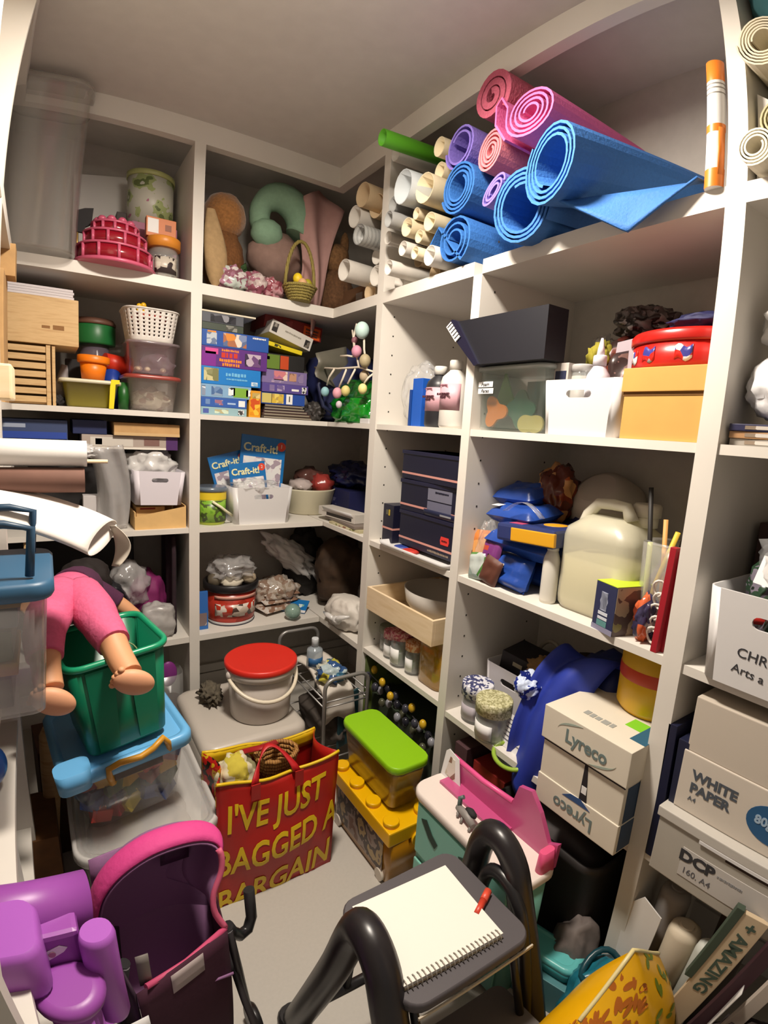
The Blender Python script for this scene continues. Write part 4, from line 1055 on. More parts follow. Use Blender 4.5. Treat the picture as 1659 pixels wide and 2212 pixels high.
part(t, 'body', L([(.115, .105, .03, 0), (.125, .115, .035, .008), (.125, .115, .035, .15), (.115, .105, .035, .16), (.119, .109, .035, .175), (.112, .102, .03, .175), (.118, .108, .03, .145), (.118, .108, .03, .01)], 5), amber)
part(t, 'contents', MB().loft([(.112, .102, .03, .011), (.112, .102, .03, .11)], 4), PRINT('amber_fill', [H('6a3c08'), H('a8680c'), H('4a2a08'), H('8a5410'), H('b8881c')], 26, .5, 'noise'))
for i, (x, y, r) in enumerate(((-.02, -.03, (.03, .012, .009)), (.03, -.02, (.028, .02, .016)), (.02, .02, (.026, .018, .014)), (.048, .0, (.018, .016, .016)))):
    solo('shell', ('long white shell on top of the amber jar', 'ribbed white shell at the front of the amber jar', 'white shell at the back of the amber jar', 'grey shell at the right of the amber jar')[i], 'shell', MB().blob((0, 0, 0), r, .3, 4, 3, 95 + i), col(('e8dcc8', 'd0c8bc', 'c8c0b0', '8a8478')[i], .5), (0.085 + y, -.695 - x, zD1 + .155 + .012 * (i % 2)), rz=FACE_R, group='shells in the amber jar')

# ------------------------------------------------------------------ narrow bay, floor level
t = thing('camouflage_cloth', 'green patterned cloth hanging on the inside of the narrow bay', 'cloth', (0.20, -0.36, 0.0))
part(t, 'cloth', MB().sheet(lambda u, v: (-.19 + .36 * u, -.006 * math.sin(u * 9) - .006, .03 + .385 * v), 16, 4, .003), PRINT('camo', [H('46541c'), H('5a6a2a'), H('3a4618'), H('50601f')], 4, .8, 'noise'))
t = thing('bead_garland', 'string of dark and yellow glass beads above the lime lid', 'garland', (0.03, -0.55, 0.0), rz=FACE_R)
for k in range(26):
    u = k / 25
    part(t, 'bead', MB().blob((-.18 + .40 * u, -.01 + .02 * math.sin(k * 2.1), .335 + .03 * math.sin(k * 1.3) - .05 * u), (.014, .012, .017), 0, 1, 2), col(('3a3a44', 'c8a028', '24242c', '4a4a3a', '8a8a92')[k % 5], .2))
part(t, 'cord', MB().tube([(-.19, 0, .34), (0, .012, .31), (.22, 0, .29)], .002, 6), black_matte)
solo('bead_crate', 'dark crate behind the lime lidded tub in the narrow bay', 'crate', B(-.2, .2, -.13, .13, 0, .27, .004), col('2a3424', .8), (0.17, -0.575, 0), rz=FACE_R)

# ================================================================== wide bay, second shelf
t = thing('navy_binder', 'black open box lid standing tilted on the green foam tub', 'box', (0.012, -0.93, zB + .166), rz=FACE_R)
part(t, 'panel', MB().prism([(-.155, .118), (.145, .118), (.145, 0), (-.06, 0)], .07), col('0b0b16', .6))
part(t, 'spine', MB().prism([(-.20, .108), (-.175, .125), (-.155, .118), (-.06, 0), (-.075, -.004)], .085), col('17172c', .35))
part(t, 'sticker', MB().prism([(-.196, .107), (-.178, .119), (-.136, .075), (-.153, .063)], .0012).xf(Matrix.Translation((0, -.0432, 0))), col('cfc8c4', .5))
st = MB()
for k in range(6):
    a = (-.19 + .008 * k, .105 - .008 * k)
    st.prism([(a[0], a[1]), (a[0] + .016, a[1] + .011), (a[0] + .018, a[1] + .009), (a[0] + .002, a[1] - .002)], .0012)
part(t, 'sticker_lines', st.xf(Matrix.Translation((0, -.0440, 0))), ink, kind='stuff')
foam = thing('storage_tub', 'clear tub of foam shapes with two handwritten labels', 'tub', (0.095, -0.945, zB), rz=FACE_R)
greenclear = M('green_clear', (.42, .52, .46), .15, alpha=.16)
part(foam, 'body', L([(.205, .16, .02, 0), (.212, .168, .022, .006), (.222, .178, .025, .148), (.23, .186, .026, .15), (.23, .186, .026, .154), (.218, .174, .022, .152), (.208, .164, .02, .008)], 4), greenclear)
part(foam, 'lid', L([(.236, .192, .028, .152), (.236, .192, .028, .161), (.225, .18, .024, .164)], 4), M('pale_lid', H('c6d0ca'), .35, alpha=.6))
for z_, w_ in ((.118, .052), (.101, .055)):
    part(foam, 'sticker', B(-.103, -.103 + w_, -.0905, -.0893, z_ - .007, z_ + .007, .0005), label_white)
text(foam, 'handwriting', 'Foam', .013, (-.078, -.0912, .118), FRONT, ink, ext=.0003, shear=.2)
text(foam, 'handwriting', 'Faces', .013, (-.077, -.0912, .101), FRONT, ink, ext=.0003, shear=.2)
def foam_shape(label, pts, t_, c, loc, rot=(0, 0, 0)):
    o = solo('foam_shape', label, 'foam shape', MB().prism(pts, t_), col(c, .7), loc, group='foam shapes in the clear tub')
    o.rotation_euler = (rot[0], rot[1], FACE_R + rot[2])
    return o
def lobes(n, r, k):
    return [(r * (1 + k * math.cos(n * a)) * math.cos(a), r * (1 + k * math.cos(n * a)) * math.sin(a)) for a in [2 * PI * i / 40 for i in range(40)]]
foam_shape('orange foam butterfly in the clear labelled tub', lobes(3, .034, .3), .006, 'e8892a', (0.03, -0.885, zB + .05))
foam_shape('dark green foam leaf in the clear labelled tub', lobes(4, .042, .18), .006, '2f6a50', (0.05, -0.955, zB + .058))
foam_shape('lime foam triangle in the clear labelled tub', [(-.03, -.04), (.04, -.03), (0, .05)], .006, '6a9a3a', (0.07, -0.875, zB + .105))
foam_shape('pale yellow foam shape at the bottom of the clear tub', lobes(2, .03, .35), .006, 'c8be6a', (0.04, -1.0, zB + .022), (0, 0, 0))
foam_shape('grey blue foam sheet at the back of the clear tub', [(-.05, -.06), (.05, -.06), (.05, .06), (-.05, .06)], .006, '7a9a9a', (0.12, -0.96, zB + .075))
foam_shape('pale peach foam shape at the left of the clear tub', lobes(5, .02, .2), .006, 'd8a888', (0.045, -0.862, zB + .032))

slot_basket('white slot-handled basket with a squeeze bottle, between tub and card box', (0.095, -1.152, zB), FACE_R, .20, .175, .122, white_plastic, taper=.92)
t = bottle('white squeeze bottle with a nozzle in the white basket', (0.055, -1.165, zB + .006), .026, .17, col('d8d4da', .3), col('d8d4da', .3), neck=.45, cap_h=.02, rz=FACE_R)
part(t, 'nozzle', MB().lathe([(.009, .169), (.007, .185), (.0025, .207)], 12), col('d8d4da', .3))
jar('small clear glass jar in the white basket beside the squeeze bottle', (0.07, -1.112, zB + .006), .026, .155, M('glass_lid', (.75, .74, .72), .1, alpha=.5), .012, rz=FACE_R, fill=col('a8a098', .5), fill_h=.9)
gbox('small grey carton with a navy label in the white basket', (0.065, -1.076, zB + .006), FACE_R, .04, .05, .158, col('b8b0a8', .5), [(.03, .03, 0, .125, col('232844', .5))], name='small_carton', cat='carton')
t = thing('scissors_case', 'pale lilac hooked plastic case at the back of the white basket', 'case', (0.13, -1.19, zB + .006), rz=FACE_R)
part(t, 'case', MB().prism([(.0, 0), (.035, 0), (.03, .20), (.02, .215), (-.03, .208), (-.032, .185), (.0, .188), (.002, .12)], .02), col('a89ca4', .45))
gbox('purple carton at the right back of the white basket', (0.13, -1.222, zB + .006), FACE_R, .045, .06, .13, col('3a2048', .5), name='small_carton', cat='carton')
crumple('yellow green felt flower behind the white basket', 'felt_flower', 'felt', (0.19, -1.075, zB + .135), (.045, .03, .05), col('93892a', .9), .3, 4, 101)
crumple('large clear bag of brown feathers behind the white basket', 'feather_bag', 'bag', (0.28, -1.12, zB), (.12, .08, .14), PRINT('feathers', [H('4a2420'), H('6a3028'), H('3a2a28'), H('7a5a54')], 16, .3, 'noise', bump=.5), .2, 3, 102)
crumple('dark wig like bundle on the bag of feathers', 'hair_bundle', 'bundle', (0.28, -1.14, zB + .235), (.10, .07, .045), PRINT('wig', [H('3a302e'), H('6a605e'), H('2a2220'), H('8a827e')], 25, .3, 'noise', bump=.6), .3, 4, 103)
crumple('pale crumpled film beside the dark bundle', 'plastic_film', 'plastic film', (0.25, -1.035, zB + .185), (.03, .03, .04), film_grey, .4, 3, 104)

t = thing('card_box', 'tan cardboard archive box with a lid on the wide bay shelf', 'box', (0.13, -1.338, zB), rz=FACE_R)
tan = M('tan_card', H('c99b50'), .75, var=.03, scale=20)
part(t, 'body', B(-.078, .078, -.118, .118, 0, .10, .001), tan)
part(t, 'lid', B(-.082, .082, -.124, .124, .092, .138, .0015), tan)
part(t, 'lid_seam', B(-.0795, .0795, -.1194, -.118, .085, .092), M('tan_dark', H('7d5524'), .8))
part(t, 'strap', B(-.0846, -.082, -.03, .0, .105, .140), white_plastic)
t = thing('red_drum', 'round red tin with robot stickers resting on the card box', 'tin', (0.14, -1.325, zB + .139), rz=FACE_R)
part(t, 'body', MB().lathe([(.112, 0), (.118, .008), (.118, .052)], 44, sq=.95), M('red_tin', H('b31b14'), .3, spec=.6))
part(t, 'lid', MB().lathe([(.121, .050), (.123, .055), (.123, .068), (.118, .074), (.06, .078)], 44, sq=.95), MATS['red_tin'])
for i, (a, c) in enumerate(((-.75, 'b8b4b8'), (-.32, '8a8a98'), (.28, 'd0d0d8'))):
    part(t, 'sticker', MB().sheet(lambda u, v: (.1192 * math.sin(a + (u - .5) * .26), -.95 * .1192 * math.cos(a + (u - .5) * .26), .014 + .026 * v + .004 * math.sin(u * 7)), 6, 3, .0006), PRINT('robot_%d' % i, [H(c), H('c41f16'), H('3a3a8a'), H('e0dcd8'), H(c)], 60, .35))
crumple('navy cloth lying on top of the red tin', 'navy_cloth', 'cloth', (0.16, -1.345, zB + .216), (.085, .08, .022), col('1a1c4a', .7), .25, 2.5, 105)

# ================================================================== right unit, top shelf: rolls of paper and exercise mats
tan_t = M('tube_tan', H('c4ab88'), .8, var=.05); white_t = M('tube_white', H('cfc9c0'), .7, var=.03); cream_t = M('tube_cream', H('d6c7a6'), .75, var=.04)
silver_t = PRINT('tube_silver', [H('8a8a88'), H('c8c8c4'), H('6a6a6a'), H('b0b0ac')], 20, .35, 'wave'); grey_t = M('tube_grey', H('9a9a98'), .6)
TUBES = [(-.03, -.234, 2.032, .040, tan_t, 'tan paper tube, leftmost of the upper row of rolls'), (.01, -.262, 1.998, .040, tan_t, 'tan paper tube tucked beside the leftmost tan one'),
 (-.06, -.52, 1.955, .048, M('tube_blue_white', H('c3c9cc'), .6), 'broad bluish white paper tube in the upper row'), (-.04, -.602, 1.931, .041, cream_t, 'cream tube next to the purple mat'),
 (-.02, -.41, 2.105, .025, white_t, 'slim white tube under the green one'), (-.02, -.632, 2.038, .026, cream_t, 'small cream tube above the purple mat end'),
 (-.055, -.265, 1.888, .034, silver_t, 'silver striped foil tube at the left of the rolls'), (-.03, -.184, 1.975, .037, white_t, 'white tube above the silver striped one'),
 (-.02, -.541, 1.884, .017, cream_t, 'very slim cream tube in the middle of the rolls'), (-.03, -.511, 1.851, .027, cream_t, 'cream tube with a dark hollow in the middle row'),
 (-.03, -.496, 1.793, .022, white_t, 'slim white tube low in the middle of the rolls'), (-.06, -.182, 1.789, .037, white_t, 'wide white tube at the lower left of the rolls'),
 (.02, -.268, 1.769, .035, white_t, 'white tube lying on the shelf beside the lower left one'), (-.05, -.453, 1.742, .023, white_t, 'slim white tube lying on the shelf right of the upright'),
 (-.03, -.634, 1.741, .028, white_t, 'white tube lying on the shelf beside the lowest blue mat'), (-.01, -.596, 1.849, .026, cream_t, 'cream tube behind the upper blue mat'),
 (-.05, -.589, 1.754, .018, cream_t, 'torn slim cream tube lying on the shelf'), (-.07, -.468, 1.876, .024, grey_t, 'grey tube in the middle row of rolls'),
 (-.03, -.409, 1.846, .020, white_t, 'slim white tube just right of the upright'), (-.04, -.442, 1.934, .024, grey_t, 'grey tube under the bluish white one'),
 (0.0, -.615, 1.985, .024, cream_t, 'cream tube high beside the purple mat'), (-.01, -.549, 1.819, .019, cream_t, 'slim cream tube below the dark hollow one'),
 (.03, -.40, 1.725, .028, white_t, 'white tube deep on the shelf right of the upright'), (.05, -.56, 1.725, .027, tan_t, 'tan tube deep on the shelf in the middle'), (.04, -.20, 1.73, .033, tan_t, 'tan tube deep on the shelf at the left'),
 (.06, -.46, 1.79, .026, tan_t, 'tan tube deep in the second row'), (.03, -.25, 1.84, .028, white_t, 'white tube deep behind the silver striped one')]
for i, (x, y, z, r, m, lb) in enumerate(TUBES):
    paper_tube(lb, (x, y, z), min(.33, .375 - x), r, m, 'paper and card tubes on the top shelf', aim=(1, .10 if y > -.3 else -.04 * ((i * 7) % 3 - 1), .02 if z > 1.8 else 0), th=.003)
paper_tube('bright green paper tube sticking out above the white rolls', (-.14, -.52, 2.067), .42, .0225, col('58a820', .6), 'paper and card tubes on the top shelf', aim=(1, .02, .07), th=.003)

def yoga(label, x0, y, z, r1, turns, matl, length=.37, sq=1.0, th=.0055, r0=None, tail=None, roll=0.0, aim=(1, 0, 0), seed=0, group='rolled mats on the top shelf'):
    mb = MB().spiral(r0 or r1 * .32, r1, turns, th, length, sq, 0.0, tail=tail, seed=seed)
    mb.xf(Matrix.Rotation(roll, 4, 'X'))
    o = part(None, 'exercise_mat', mb, matl, loc=(x0, y, z))
    o.rotation_euler = Vector((1, 0, 0)).rotation_difference(Vector(aim).normalized()).to_euler()
    return tag(o, label, 'mat', group)
blue_m = M('mat_blue', H('2f69b0'), .75, bump=.35, scale=160, var=.05)
purple_m = M('mat_purple', H('7f6cc0'), .75, bump=.35, scale=160, var=.05)
pink_m = M('mat_pink', H('e06aa6'), .75, bump=.35, scale=160, var=.05)
salmon_m = M('mat_salmon', H('e08088'), .75, bump=.35, scale=160, var=.05)
rosy_m = M('towel_rose', H('b5566c'), .95, bump=.9, scale=140, var=.15)
yoga('blue rolled mat lying lowest, next to the paper tubes', -.02, -.724, 1.762, .066, 2.6, blue_m, roll=.4, seed=1, r0=.024, tail=[(.085, .02), (.10, -.03)])
yoga('blue rolled mat lying lowest, under the loose blue roll', -.06, -1.0, 1.757, .080, 3.4, blue_m, roll=1.2, seed=2, r0=.048, aim=(1, .1, .12))
yoga('blue rolled mat in the second row, touching the purple mat', -.03, -.738, 1.892, .066, 3.6, blue_m, roll=2.2, seed=3, r0=.030)
yoga('purple rolled mat with a tall hollow, highest on the left', -.02, -.722, 2.005, .056, 1.9, purple_m, sq=1.05, roll=.6, seed=4, r0=.034, tail=None)
yoga('salmon pink tightly rolled mat in the middle of the pile', -.02, -.842, 1.948, .050, 4.0, salmon_m, sq=.82, roll=2.0, seed=5, r0=.010)
yoga('small flattened purple mat between the blue rolls', -.02, -.862, 1.846, .046, 2.6, purple_m, sq=.5, roll=-.7, seed=6, r0=.014)
yoga('hot pink rolled mat with a loose outer loop', -.04, -.985, 1.978, .074, 4.0, pink_m, sq=.72, roll=.1, seed=7, r0=.018, tail=[(.075, .03), (.10, .06), (.115, .045), (.11, .0), (.07, -.045)])
solo('rolled_towel', 'dusty rose fluffy towel rolled up on top of the mats', 'towel', MB().spiral(.012, .060, 2.4, .016, .36, 1.0, 0, seed=8).xf(Matrix.Rotation(1.4, 4, 'X')), rosy_m, (-.03, -.845, 2.078))
# loose cone roll with its flap
t = thing('exercise_mat', 'large loose blue mat rolled like a cone with a hanging flap', 'mat', (-.10, -1.108, 1.802), group='rolled mats on the top shelf')
mb = MB(); m_ = 66; th = .0055; vs = []; fs = []
a_v = Vector((.40, -.09, .05)); L_ = a_v.length; ax = a_v.normalized(); sd = Vector((ax.y, -ax.x, 0)) * -1; up = Vector((0, 0, 1))
for i in range(m_ + 1):
    tt = i / m_; an = 2 * PI * 3.3 * tt - 1.2
    for s_, q in ((0, 0.0), (1, L_)):
        r = (.046 + .036 * tt) * (1 - .40 * s_)
        for o_ in (-th / 2, th / 2):
            d_ = sd * math.cos(an) * 1.0 + up * math.sin(an)
            vs.append(tuple(ax * q + d_ * (r + o_) + up * (-.02 * s_)))
for i in range(m_):
    o_ = 4 * i; q = o_ + 4
    fs += [(o_, q, q + 2, o_ + 2), (o_ + 1, o_ + 3, q + 3, q + 1), (o_, o_ + 1, q + 1, q), (o_ + 2, q + 2, q + 3, o_ + 3)]
mb.add(vs, fs)
part(t, 'roll', mb, blue_m)
part(t, 'flap', MB().sheet(lambda u, v: (.05 + .06 * u - .03 * v, .0 - .27 * u, -.068 - .020 * u - .085 * v * min(u / .58, (1 - u) / .42)), 24, 6, .005), blue_m)

# caulking tube in front of the third upright and rolls beyond it
t = thing('sealant_tube', 'orange and white sealant cartridge standing by the third upright', 'cartridge', (-.0, -1.398, zA), rz=FACE_R)
orange_c = col('e8812a', .4)
part(t, 'body', MB().lathe([(.0155, 0), (.016, .004), (.016, .222), (.013, .232)], 22), label_white)
for z0, z1 in ((0, .032), (.098, .112), (.196, .236)):
    part(t, 'orange_band', MB().lathe([(.0162, z0), (.0164, z1)], 22, cap0=False, cap1=z1 > .2), orange_c)
part(t, 'side_stripe', MB().sheet(lambda u, v: (.0164 * math.sin(.7 + u * .9), -.0164 * math.cos(.7 + u * .9), .02 + .085 * v), 5, 1, .0005), orange_c)
for z0 in (.17, .18, .188):
    part(t, 'grey_band', MB().lathe([(.0163, z0), (.0163, z0 + .0022)], 22, cap0=False, cap1=False), col('8a847c', .5))
part(t, 'cap', MB().lathe([(.009, .231), (.007, .238), (.003, .241)], 12), orange_c)
for i, (x, y, z, r, turns, m, lb) in enumerate(((-.03, -1.508, 1.935, .052, 5, M('roll_cream', H('d9cfb6'), .7), 'large cream paper roll beside the third upright'), (.0, -1.513, 1.795, .036, 3, M('roll_olive', H('b5ac86'), .7), 'khaki paper roll under the large cream one'),
      (-.035, -1.482, 1.736, .032, 3.4, M('roll_white', H('d8d0bc'), .7), 'white rolled paper with torn layers lying on the shelf'), (.01, -1.60, 1.87, .045, 3, M('roll_aqua', H('b8cdc9'), .6), 'pale aqua paper roll at the right edge'),
      (.01, -1.60, 1.745, .045, 3, M('roll_cream', H('d9cfb6'), .7), 'cream paper roll lying on the shelf at the right edge'))):
    o = part(None, 'paper_roll', MB().spiral(r * .42, r, turns, .0034, .36, 1.0, 0, seed=20 + i).xf(Matrix.Rotation(i * 1.3, 4, 'X')), m, loc=(x, y, z))
    tag(o, lb, 'paper roll', 'paper rolls right of the third upright')
t = thing('folded_sheet', 'folded white paper standing behind the sealant cartridge', 'paper', (.03, -1.475, zA), rz=FACE_R)
part(t, 'sheet', MB().prism([(-.015, 0), (.03, 0), (.035, .10), (.02, .145), (-.012, .17)], .004), paper_white)
crumple('teal fabric roll on top of the paper rolls at the right edge', 'fabric_roll', 'fabric', (.11, -1.57, 1.995), (.14, .12, .09), col('2c5a60', .9, var=.15, scale=30), .12, 2, 111)

# ================================================================== wide bay, third shelf
t = thing('jerry_can', 'large translucent jerry can half full of pale yellow glue', 'jerry can', (0.13, -1.205, zC), rz=FACE_R)
can_m = M('can_plastic', H('ded9c0'), .35, alpha=.6)
part(t, 'body', L([(.165, .145, .03, 0), (.182, .16, .035, .012), (.186, .164, .036, .03), (.186, .164, .036, .175), (.178, .156, .036, .195), (.12, .11, .04, .222), (.1, .08, .03, .228)], 6), can_m)
part(t, 'glue', L([(.16, .14, .03, .004), (.176, .154, .033, .014), (.178, .156, .034, .03), (.178, .156, .034, .128)], 6), M('glue', H('d8cf9a'), .5))
part(t, 'handle', MB().tube([(-.075, -.02, .185), (-.06, -.02, .225), (-.035, -.02, .254), (.0, -.02, .257), (.035, -.02, .255), (.05, -.02, .225)], [.014, .014, .013, .013, .013, .016], 10), M('can_handle', H('d8d3bf'), .35))
part(t, 'neck', MB().lathe([(.026, .215), (.026, .245)], 20, .06, .02), M('can_handle', H('d8d3bf')))
part(t, 'cap', MB().lathe([(.03, .238), (.03, .262), (.026, .266)], 24, .06, .02), M('can_cap', H('c9c2b2'), .4))
t = bottle('slim white bottle with an orange cap left of the jerry can', (0.055, -1.098, zC), .0205, .152, col('d8d4c9', .35), col('d8d4c9', .35), neck=.55, cap_h=.02, rz=FACE_R)
part(t, 'tip', MB().lathe([(.008, .151), (.006, .17), (.003, .178)], 12), col('e0641c', .4))
def blue_packet(label, loc, w, h, d, rot, seed, prints=None):
    o = thing('blue_packet', label, 'packet', loc, group='blue packets on the wide shelf')
    o.rotation_euler = rot
    b_ = part(o, 'body', pillow(w, h, d, seed=seed, amp=.15), M('blue_foil', H('25489a'), .28, bump=.25, scale=40))
    for (pn, m, u0, u1, v0, v1) in (prints or ()):
        part(b_, pn, MB().sheet(lambda u, v: ((u0 + (u1 - u0) * u - .5) * w, -d / 2 * 1.06, (v0 + (v1 - v0) * v) * h), 3, 3, .0008), m)
    return o
flat = -PI / 2
yel = col('dba022', .4); wl = label_white
# each lies on its back: local +z runs away from the front edge
blue_packet('blue packet with a barcode, lowest at the front', (0.03, -.945, zC + .035), .17, .16, .055, (0, 0, FACE_R - .12), 3, [('barcode', PRINT('barcode2', [H('e8e8e8'), H('2a2a2a'), H('d8d8d8')], 170), .38, .56, .42, .62)])
C.objects[-1]
bp = [o for o in C.objects if o.get('category') == 'packet' and o.name.startswith('blue_packet')][-1]
bp.rotation_euler = (-.35, 0, FACE_R - .12); bp.location = (0.045, -.955, zC + .003)
bp.scale = (1, 1, .55)
blue_packet('blue packet lying behind the barcode packet', (0.10, -1.01, zC + .03), .15, .15, .06, (flat + .1, 0, FACE_R), 4)
blue_packet('blue packet with a yellow band in the middle of the pile', (0.035, -1.0, zC + .115), .22, .17, .065, (flat + .15, .03, FACE_R + .08), 5)
t = thing('yellow_pack', 'navy pack with a yellow front edge on the blue packets', 'packet', (0.08, -1.035, zC + .135), rz=FACE_R + .1, ry=-.05)
part(t, 'body', B(-.085, .085, -.07, .07, 0, .045, .008), M('navy_pack', H('2a3566'), .4))
part(t, 'yellow_edge', B(-.04, .0855, -.0712, -.06, .004, .038, .003), yel)
part(t, 'pink_label', B(-.06, -.02, -.05, -.02, .0445, .0457), col('b84a6a', .4))
part(t, 'yellow_patch', MB().lathe([(.03, .0445), (.03, .0457)], 16, .03, .02), yel)
blue_packet('blue packet tied with clear film near the top of the pile', (0.05, -.945, zC + .183), .16, .13, .05, (flat + .12, -.04, FACE_R), 6, [('label', wl, .1, .28, .05, .25)])
blue_packet('dark blue crinkled packet topmost at the back', (0.10, -.905, zC + .225), .14, .12, .055, (flat + .2, -.05, FACE_R), 7)
solo('film_strip', 'clear film strip wrapped over the upper blue packet', 'film', MB().sheet(lambda u, v: (.02 * u, -.085 + .12 * v, .03 * math.sin(PI * v)), 2, 8, .001), film, (0.02, -.99, zC + .205))
for i, (y, x, h, m, lb, rx, ry) in enumerate(((-.862, .03, .13, PRINT('orange_card', [H('c8783a'), H('d89a5a'), H('b0642a')], 12, .4, 'noise'), 'orange printed card packet leaning on the upright', -.1, -.12), (-.905, .01, .125, PRINT('foil_mix', [H('d88a2a'), H('b84a3a'), H('7a3a7a'), H('e0a04a'), H('c86a6a')], 24, .15, bump=.5), 'shiny orange and purple foil packet at the shelf end', -.12, .1), (-.885, -.002, .075, PRINT('green_foil', [H('8a9a94'), H('4a7a3a'), H('b0b8b4'), H('6a5a70')], 28, .15), 'small grey and green packet at the shelf end', -.2, -.2), (-.925, -.004, .075, col('5a3428', .5), 'brown card packet at the shelf end', -.1, .25))):
    solo('craft_packet', lb, 'packet', pillow(.062, h, .02, seed=30 + i), m, (x + .02, y, zC + .002), rz=FACE_R, rx=rx, ry=ry, group='craft packets at the shelf end')
crumple('small clear bag standing behind the craft packets', 'clear_bag', 'bag', (0.06, -.875, zC), (.026, .03, .085), film, .3, 3, 113)
crumple('orange and brown crinkled bag at the back of the wide shelf', 'snack_bag', 'bag', (0.22, -.965, zC + .165), (.065, .05, .085), PRINT('snack', [H('7a2c14'), H('a84a1c'), H('5a2414'), H('c89058'), H('8a3a1a')], 26, .2, bump=.5), .25, 3, 114)
crumple('dark brown bag under the orange crinkled bag', 'fabric_bag', 'bag', (0.27, -.92, zC), (.10, .07, .085), col('2a1a16', .7), .2, 2, 115)
crumple('large navy bag under the white bowl at the back', 'navy_sack', 'bag', (0.28, -1.06, zC), (.085, .10, .115), col('1b2352', .5), .15, 2, 116)
t = thing('mixing_bowl', 'white bowl tipped on its side at the back of the wide shelf', 'bowl', (0.30, -1.06, zC + .228), rx=0, ry=-.75)
part(t, 'body', MB().lathe([(.05, .065), (.075, .05), (.1, -.005), (.104, -.012), (.098, -.012), (.07, .044), (.046, .058)], 36), col('b5aca0', .4))
t = gbox('small LED bulb box, navy and grey with a lime top', (0.052, -1.295, zC), FACE_R - .25, .06, .10, .105, col('2b3050', .4), name='bulb_box', cat='box')
part(t, 'top', B(-.03, .03, -.05, .05, .105, .1062), col('b7cc2a', .4))
part(t, 'side_panel', B(.03, .0306, -.049, .049, .0, .104), PRINT('bulb_side', [H('7a6a5a'), H('a89a80'), H('5a4a44'), H('8a8450')], 14, .4, 'noise'))
part(t, 'bulb_picture', MB().prism(slot(-.002, .066, .022, .040), .0008).xf(Matrix.Translation((0, -.0504, 0))), col('aab0c6', .4))
part(t, 'icons', B(-.015, .012, -.0508, -.05, .036, .043).box(-.015, .012, -.0508, -.05, .026, .032), col('c8ccd6', .4), kind='stuff')
part(t, 'green_panel', B(-.016, .012, -.0508, -.05, .012, .024), col('5a8a8a', .4))
part(t, 'grey_base', B(-.03, .03, -.0508, -.05, 0, .011), col('8a88a0', .4))
crumple('crinkled dark and orange packet beside the bulb box', 'packet', 'packet', (0.045, -1.352, zC), (.03, .02, .05), PRINT('halloween', [H('2a2440'), H('c8603a'), H('3a3450'), H('a8a0a0'), H('6a2a1a')], 22, .15, bump=.5), .3, 3, 117)
t = thing('stick_jar', 'tall clear container holding pipe cleaners and sticks', 'container', (0.10, -1.36, zC), rz=FACE_R)
part(t, 'body', L([(.085, .085, .02, 0), (.10, .10, .025, .20), (.096, .096, .022, .20), (.08, .08, .018, .004)], 4), M('faint_clear', (.75, .73, .70), .08, alpha=.22, spec=.8))
part(t, 'rim', MB().tube([(.05 * math.cos(a) * 1.0, .05 * math.sin(a), .2) for a in [2 * PI * k / 24 for k in range(24)]], .003, 6, True), film)
for i, (x0, x1, y0, y1, h, c, r) in enumerate(((-.02, -.05, -.02, -.03, .31, '1c1816', .005), (.0, .03, -.01, -.02, .27, '2a2420', .005), (-.01, .01, .02, .02, .25, '3a2a20', .004), (.01, -.01, -.03, -.03, .25, 'cf9a58', .005), (-.02, .02, -.035, -.035, .23, 'd8b83a', .005), (.02, .04, -.03, -.03, .25, 'd8d2c4', .005), (.03, .035, .0, .0, .18, '2a2a4a', .004), (-.03, -.03, -.03, -.04, .2, 'c8cc8a', .005))):
    solo('craft_stick', ('long black stick leaning left in the clear container', 'dark hooked stick in the clear container', 'brown stick at the back of the clear container', 'orange pipe cleaner in the clear container', 'yellow pipe cleaner in the clear container', 'white pipe cleaner in the clear container', 'navy stick in the clear container', 'pale green pipe cleaner in the clear container')[i], 'stick', MB().tube([(x0, y0, .005), (x0 + (x1 - x0) * .4 + .006 * math.sin(i), (y0 + y1) / 2 - .004, h * .5), (x1, y1, h)], r, 6), col(c, .6), (0.10, -1.36, zC), rz=FACE_R, group='sticks in the clear container')
t = thing('plastic_chain', 'white plastic chain hanging down the clear container', 'chain', (0.035, -1.375, zC), rz=FACE_R)
for k in range(5):
    part(t, 'link', MB().tube([(.011 * math.cos(a) + .004 * (k % 2), -.001 + .004 * math.sin(a * 2), .022 + .024 * k + .016 * math.sin(a)) for a in [2 * PI * j / 14 for j in range(14)]], .0025, 6, True), col('d8d2c8', .4))
red_b = col('9c1524', .5)
for k in range(3):
    solo('red_stick', ('red plastic strip beside the third upright, front of three', 'red plastic strip beside the third upright, middle of three', 'red plastic strip beside the third upright, back of three')[k], 'strip', B(-.006, .006, -.008, .008, 0, .21 - .008 * k, .001), red_b, (0.012 + .016 * k, -1.397 - .005 * k, zC), rz=FACE_R, ry=.04, group='red strips by the third upright')

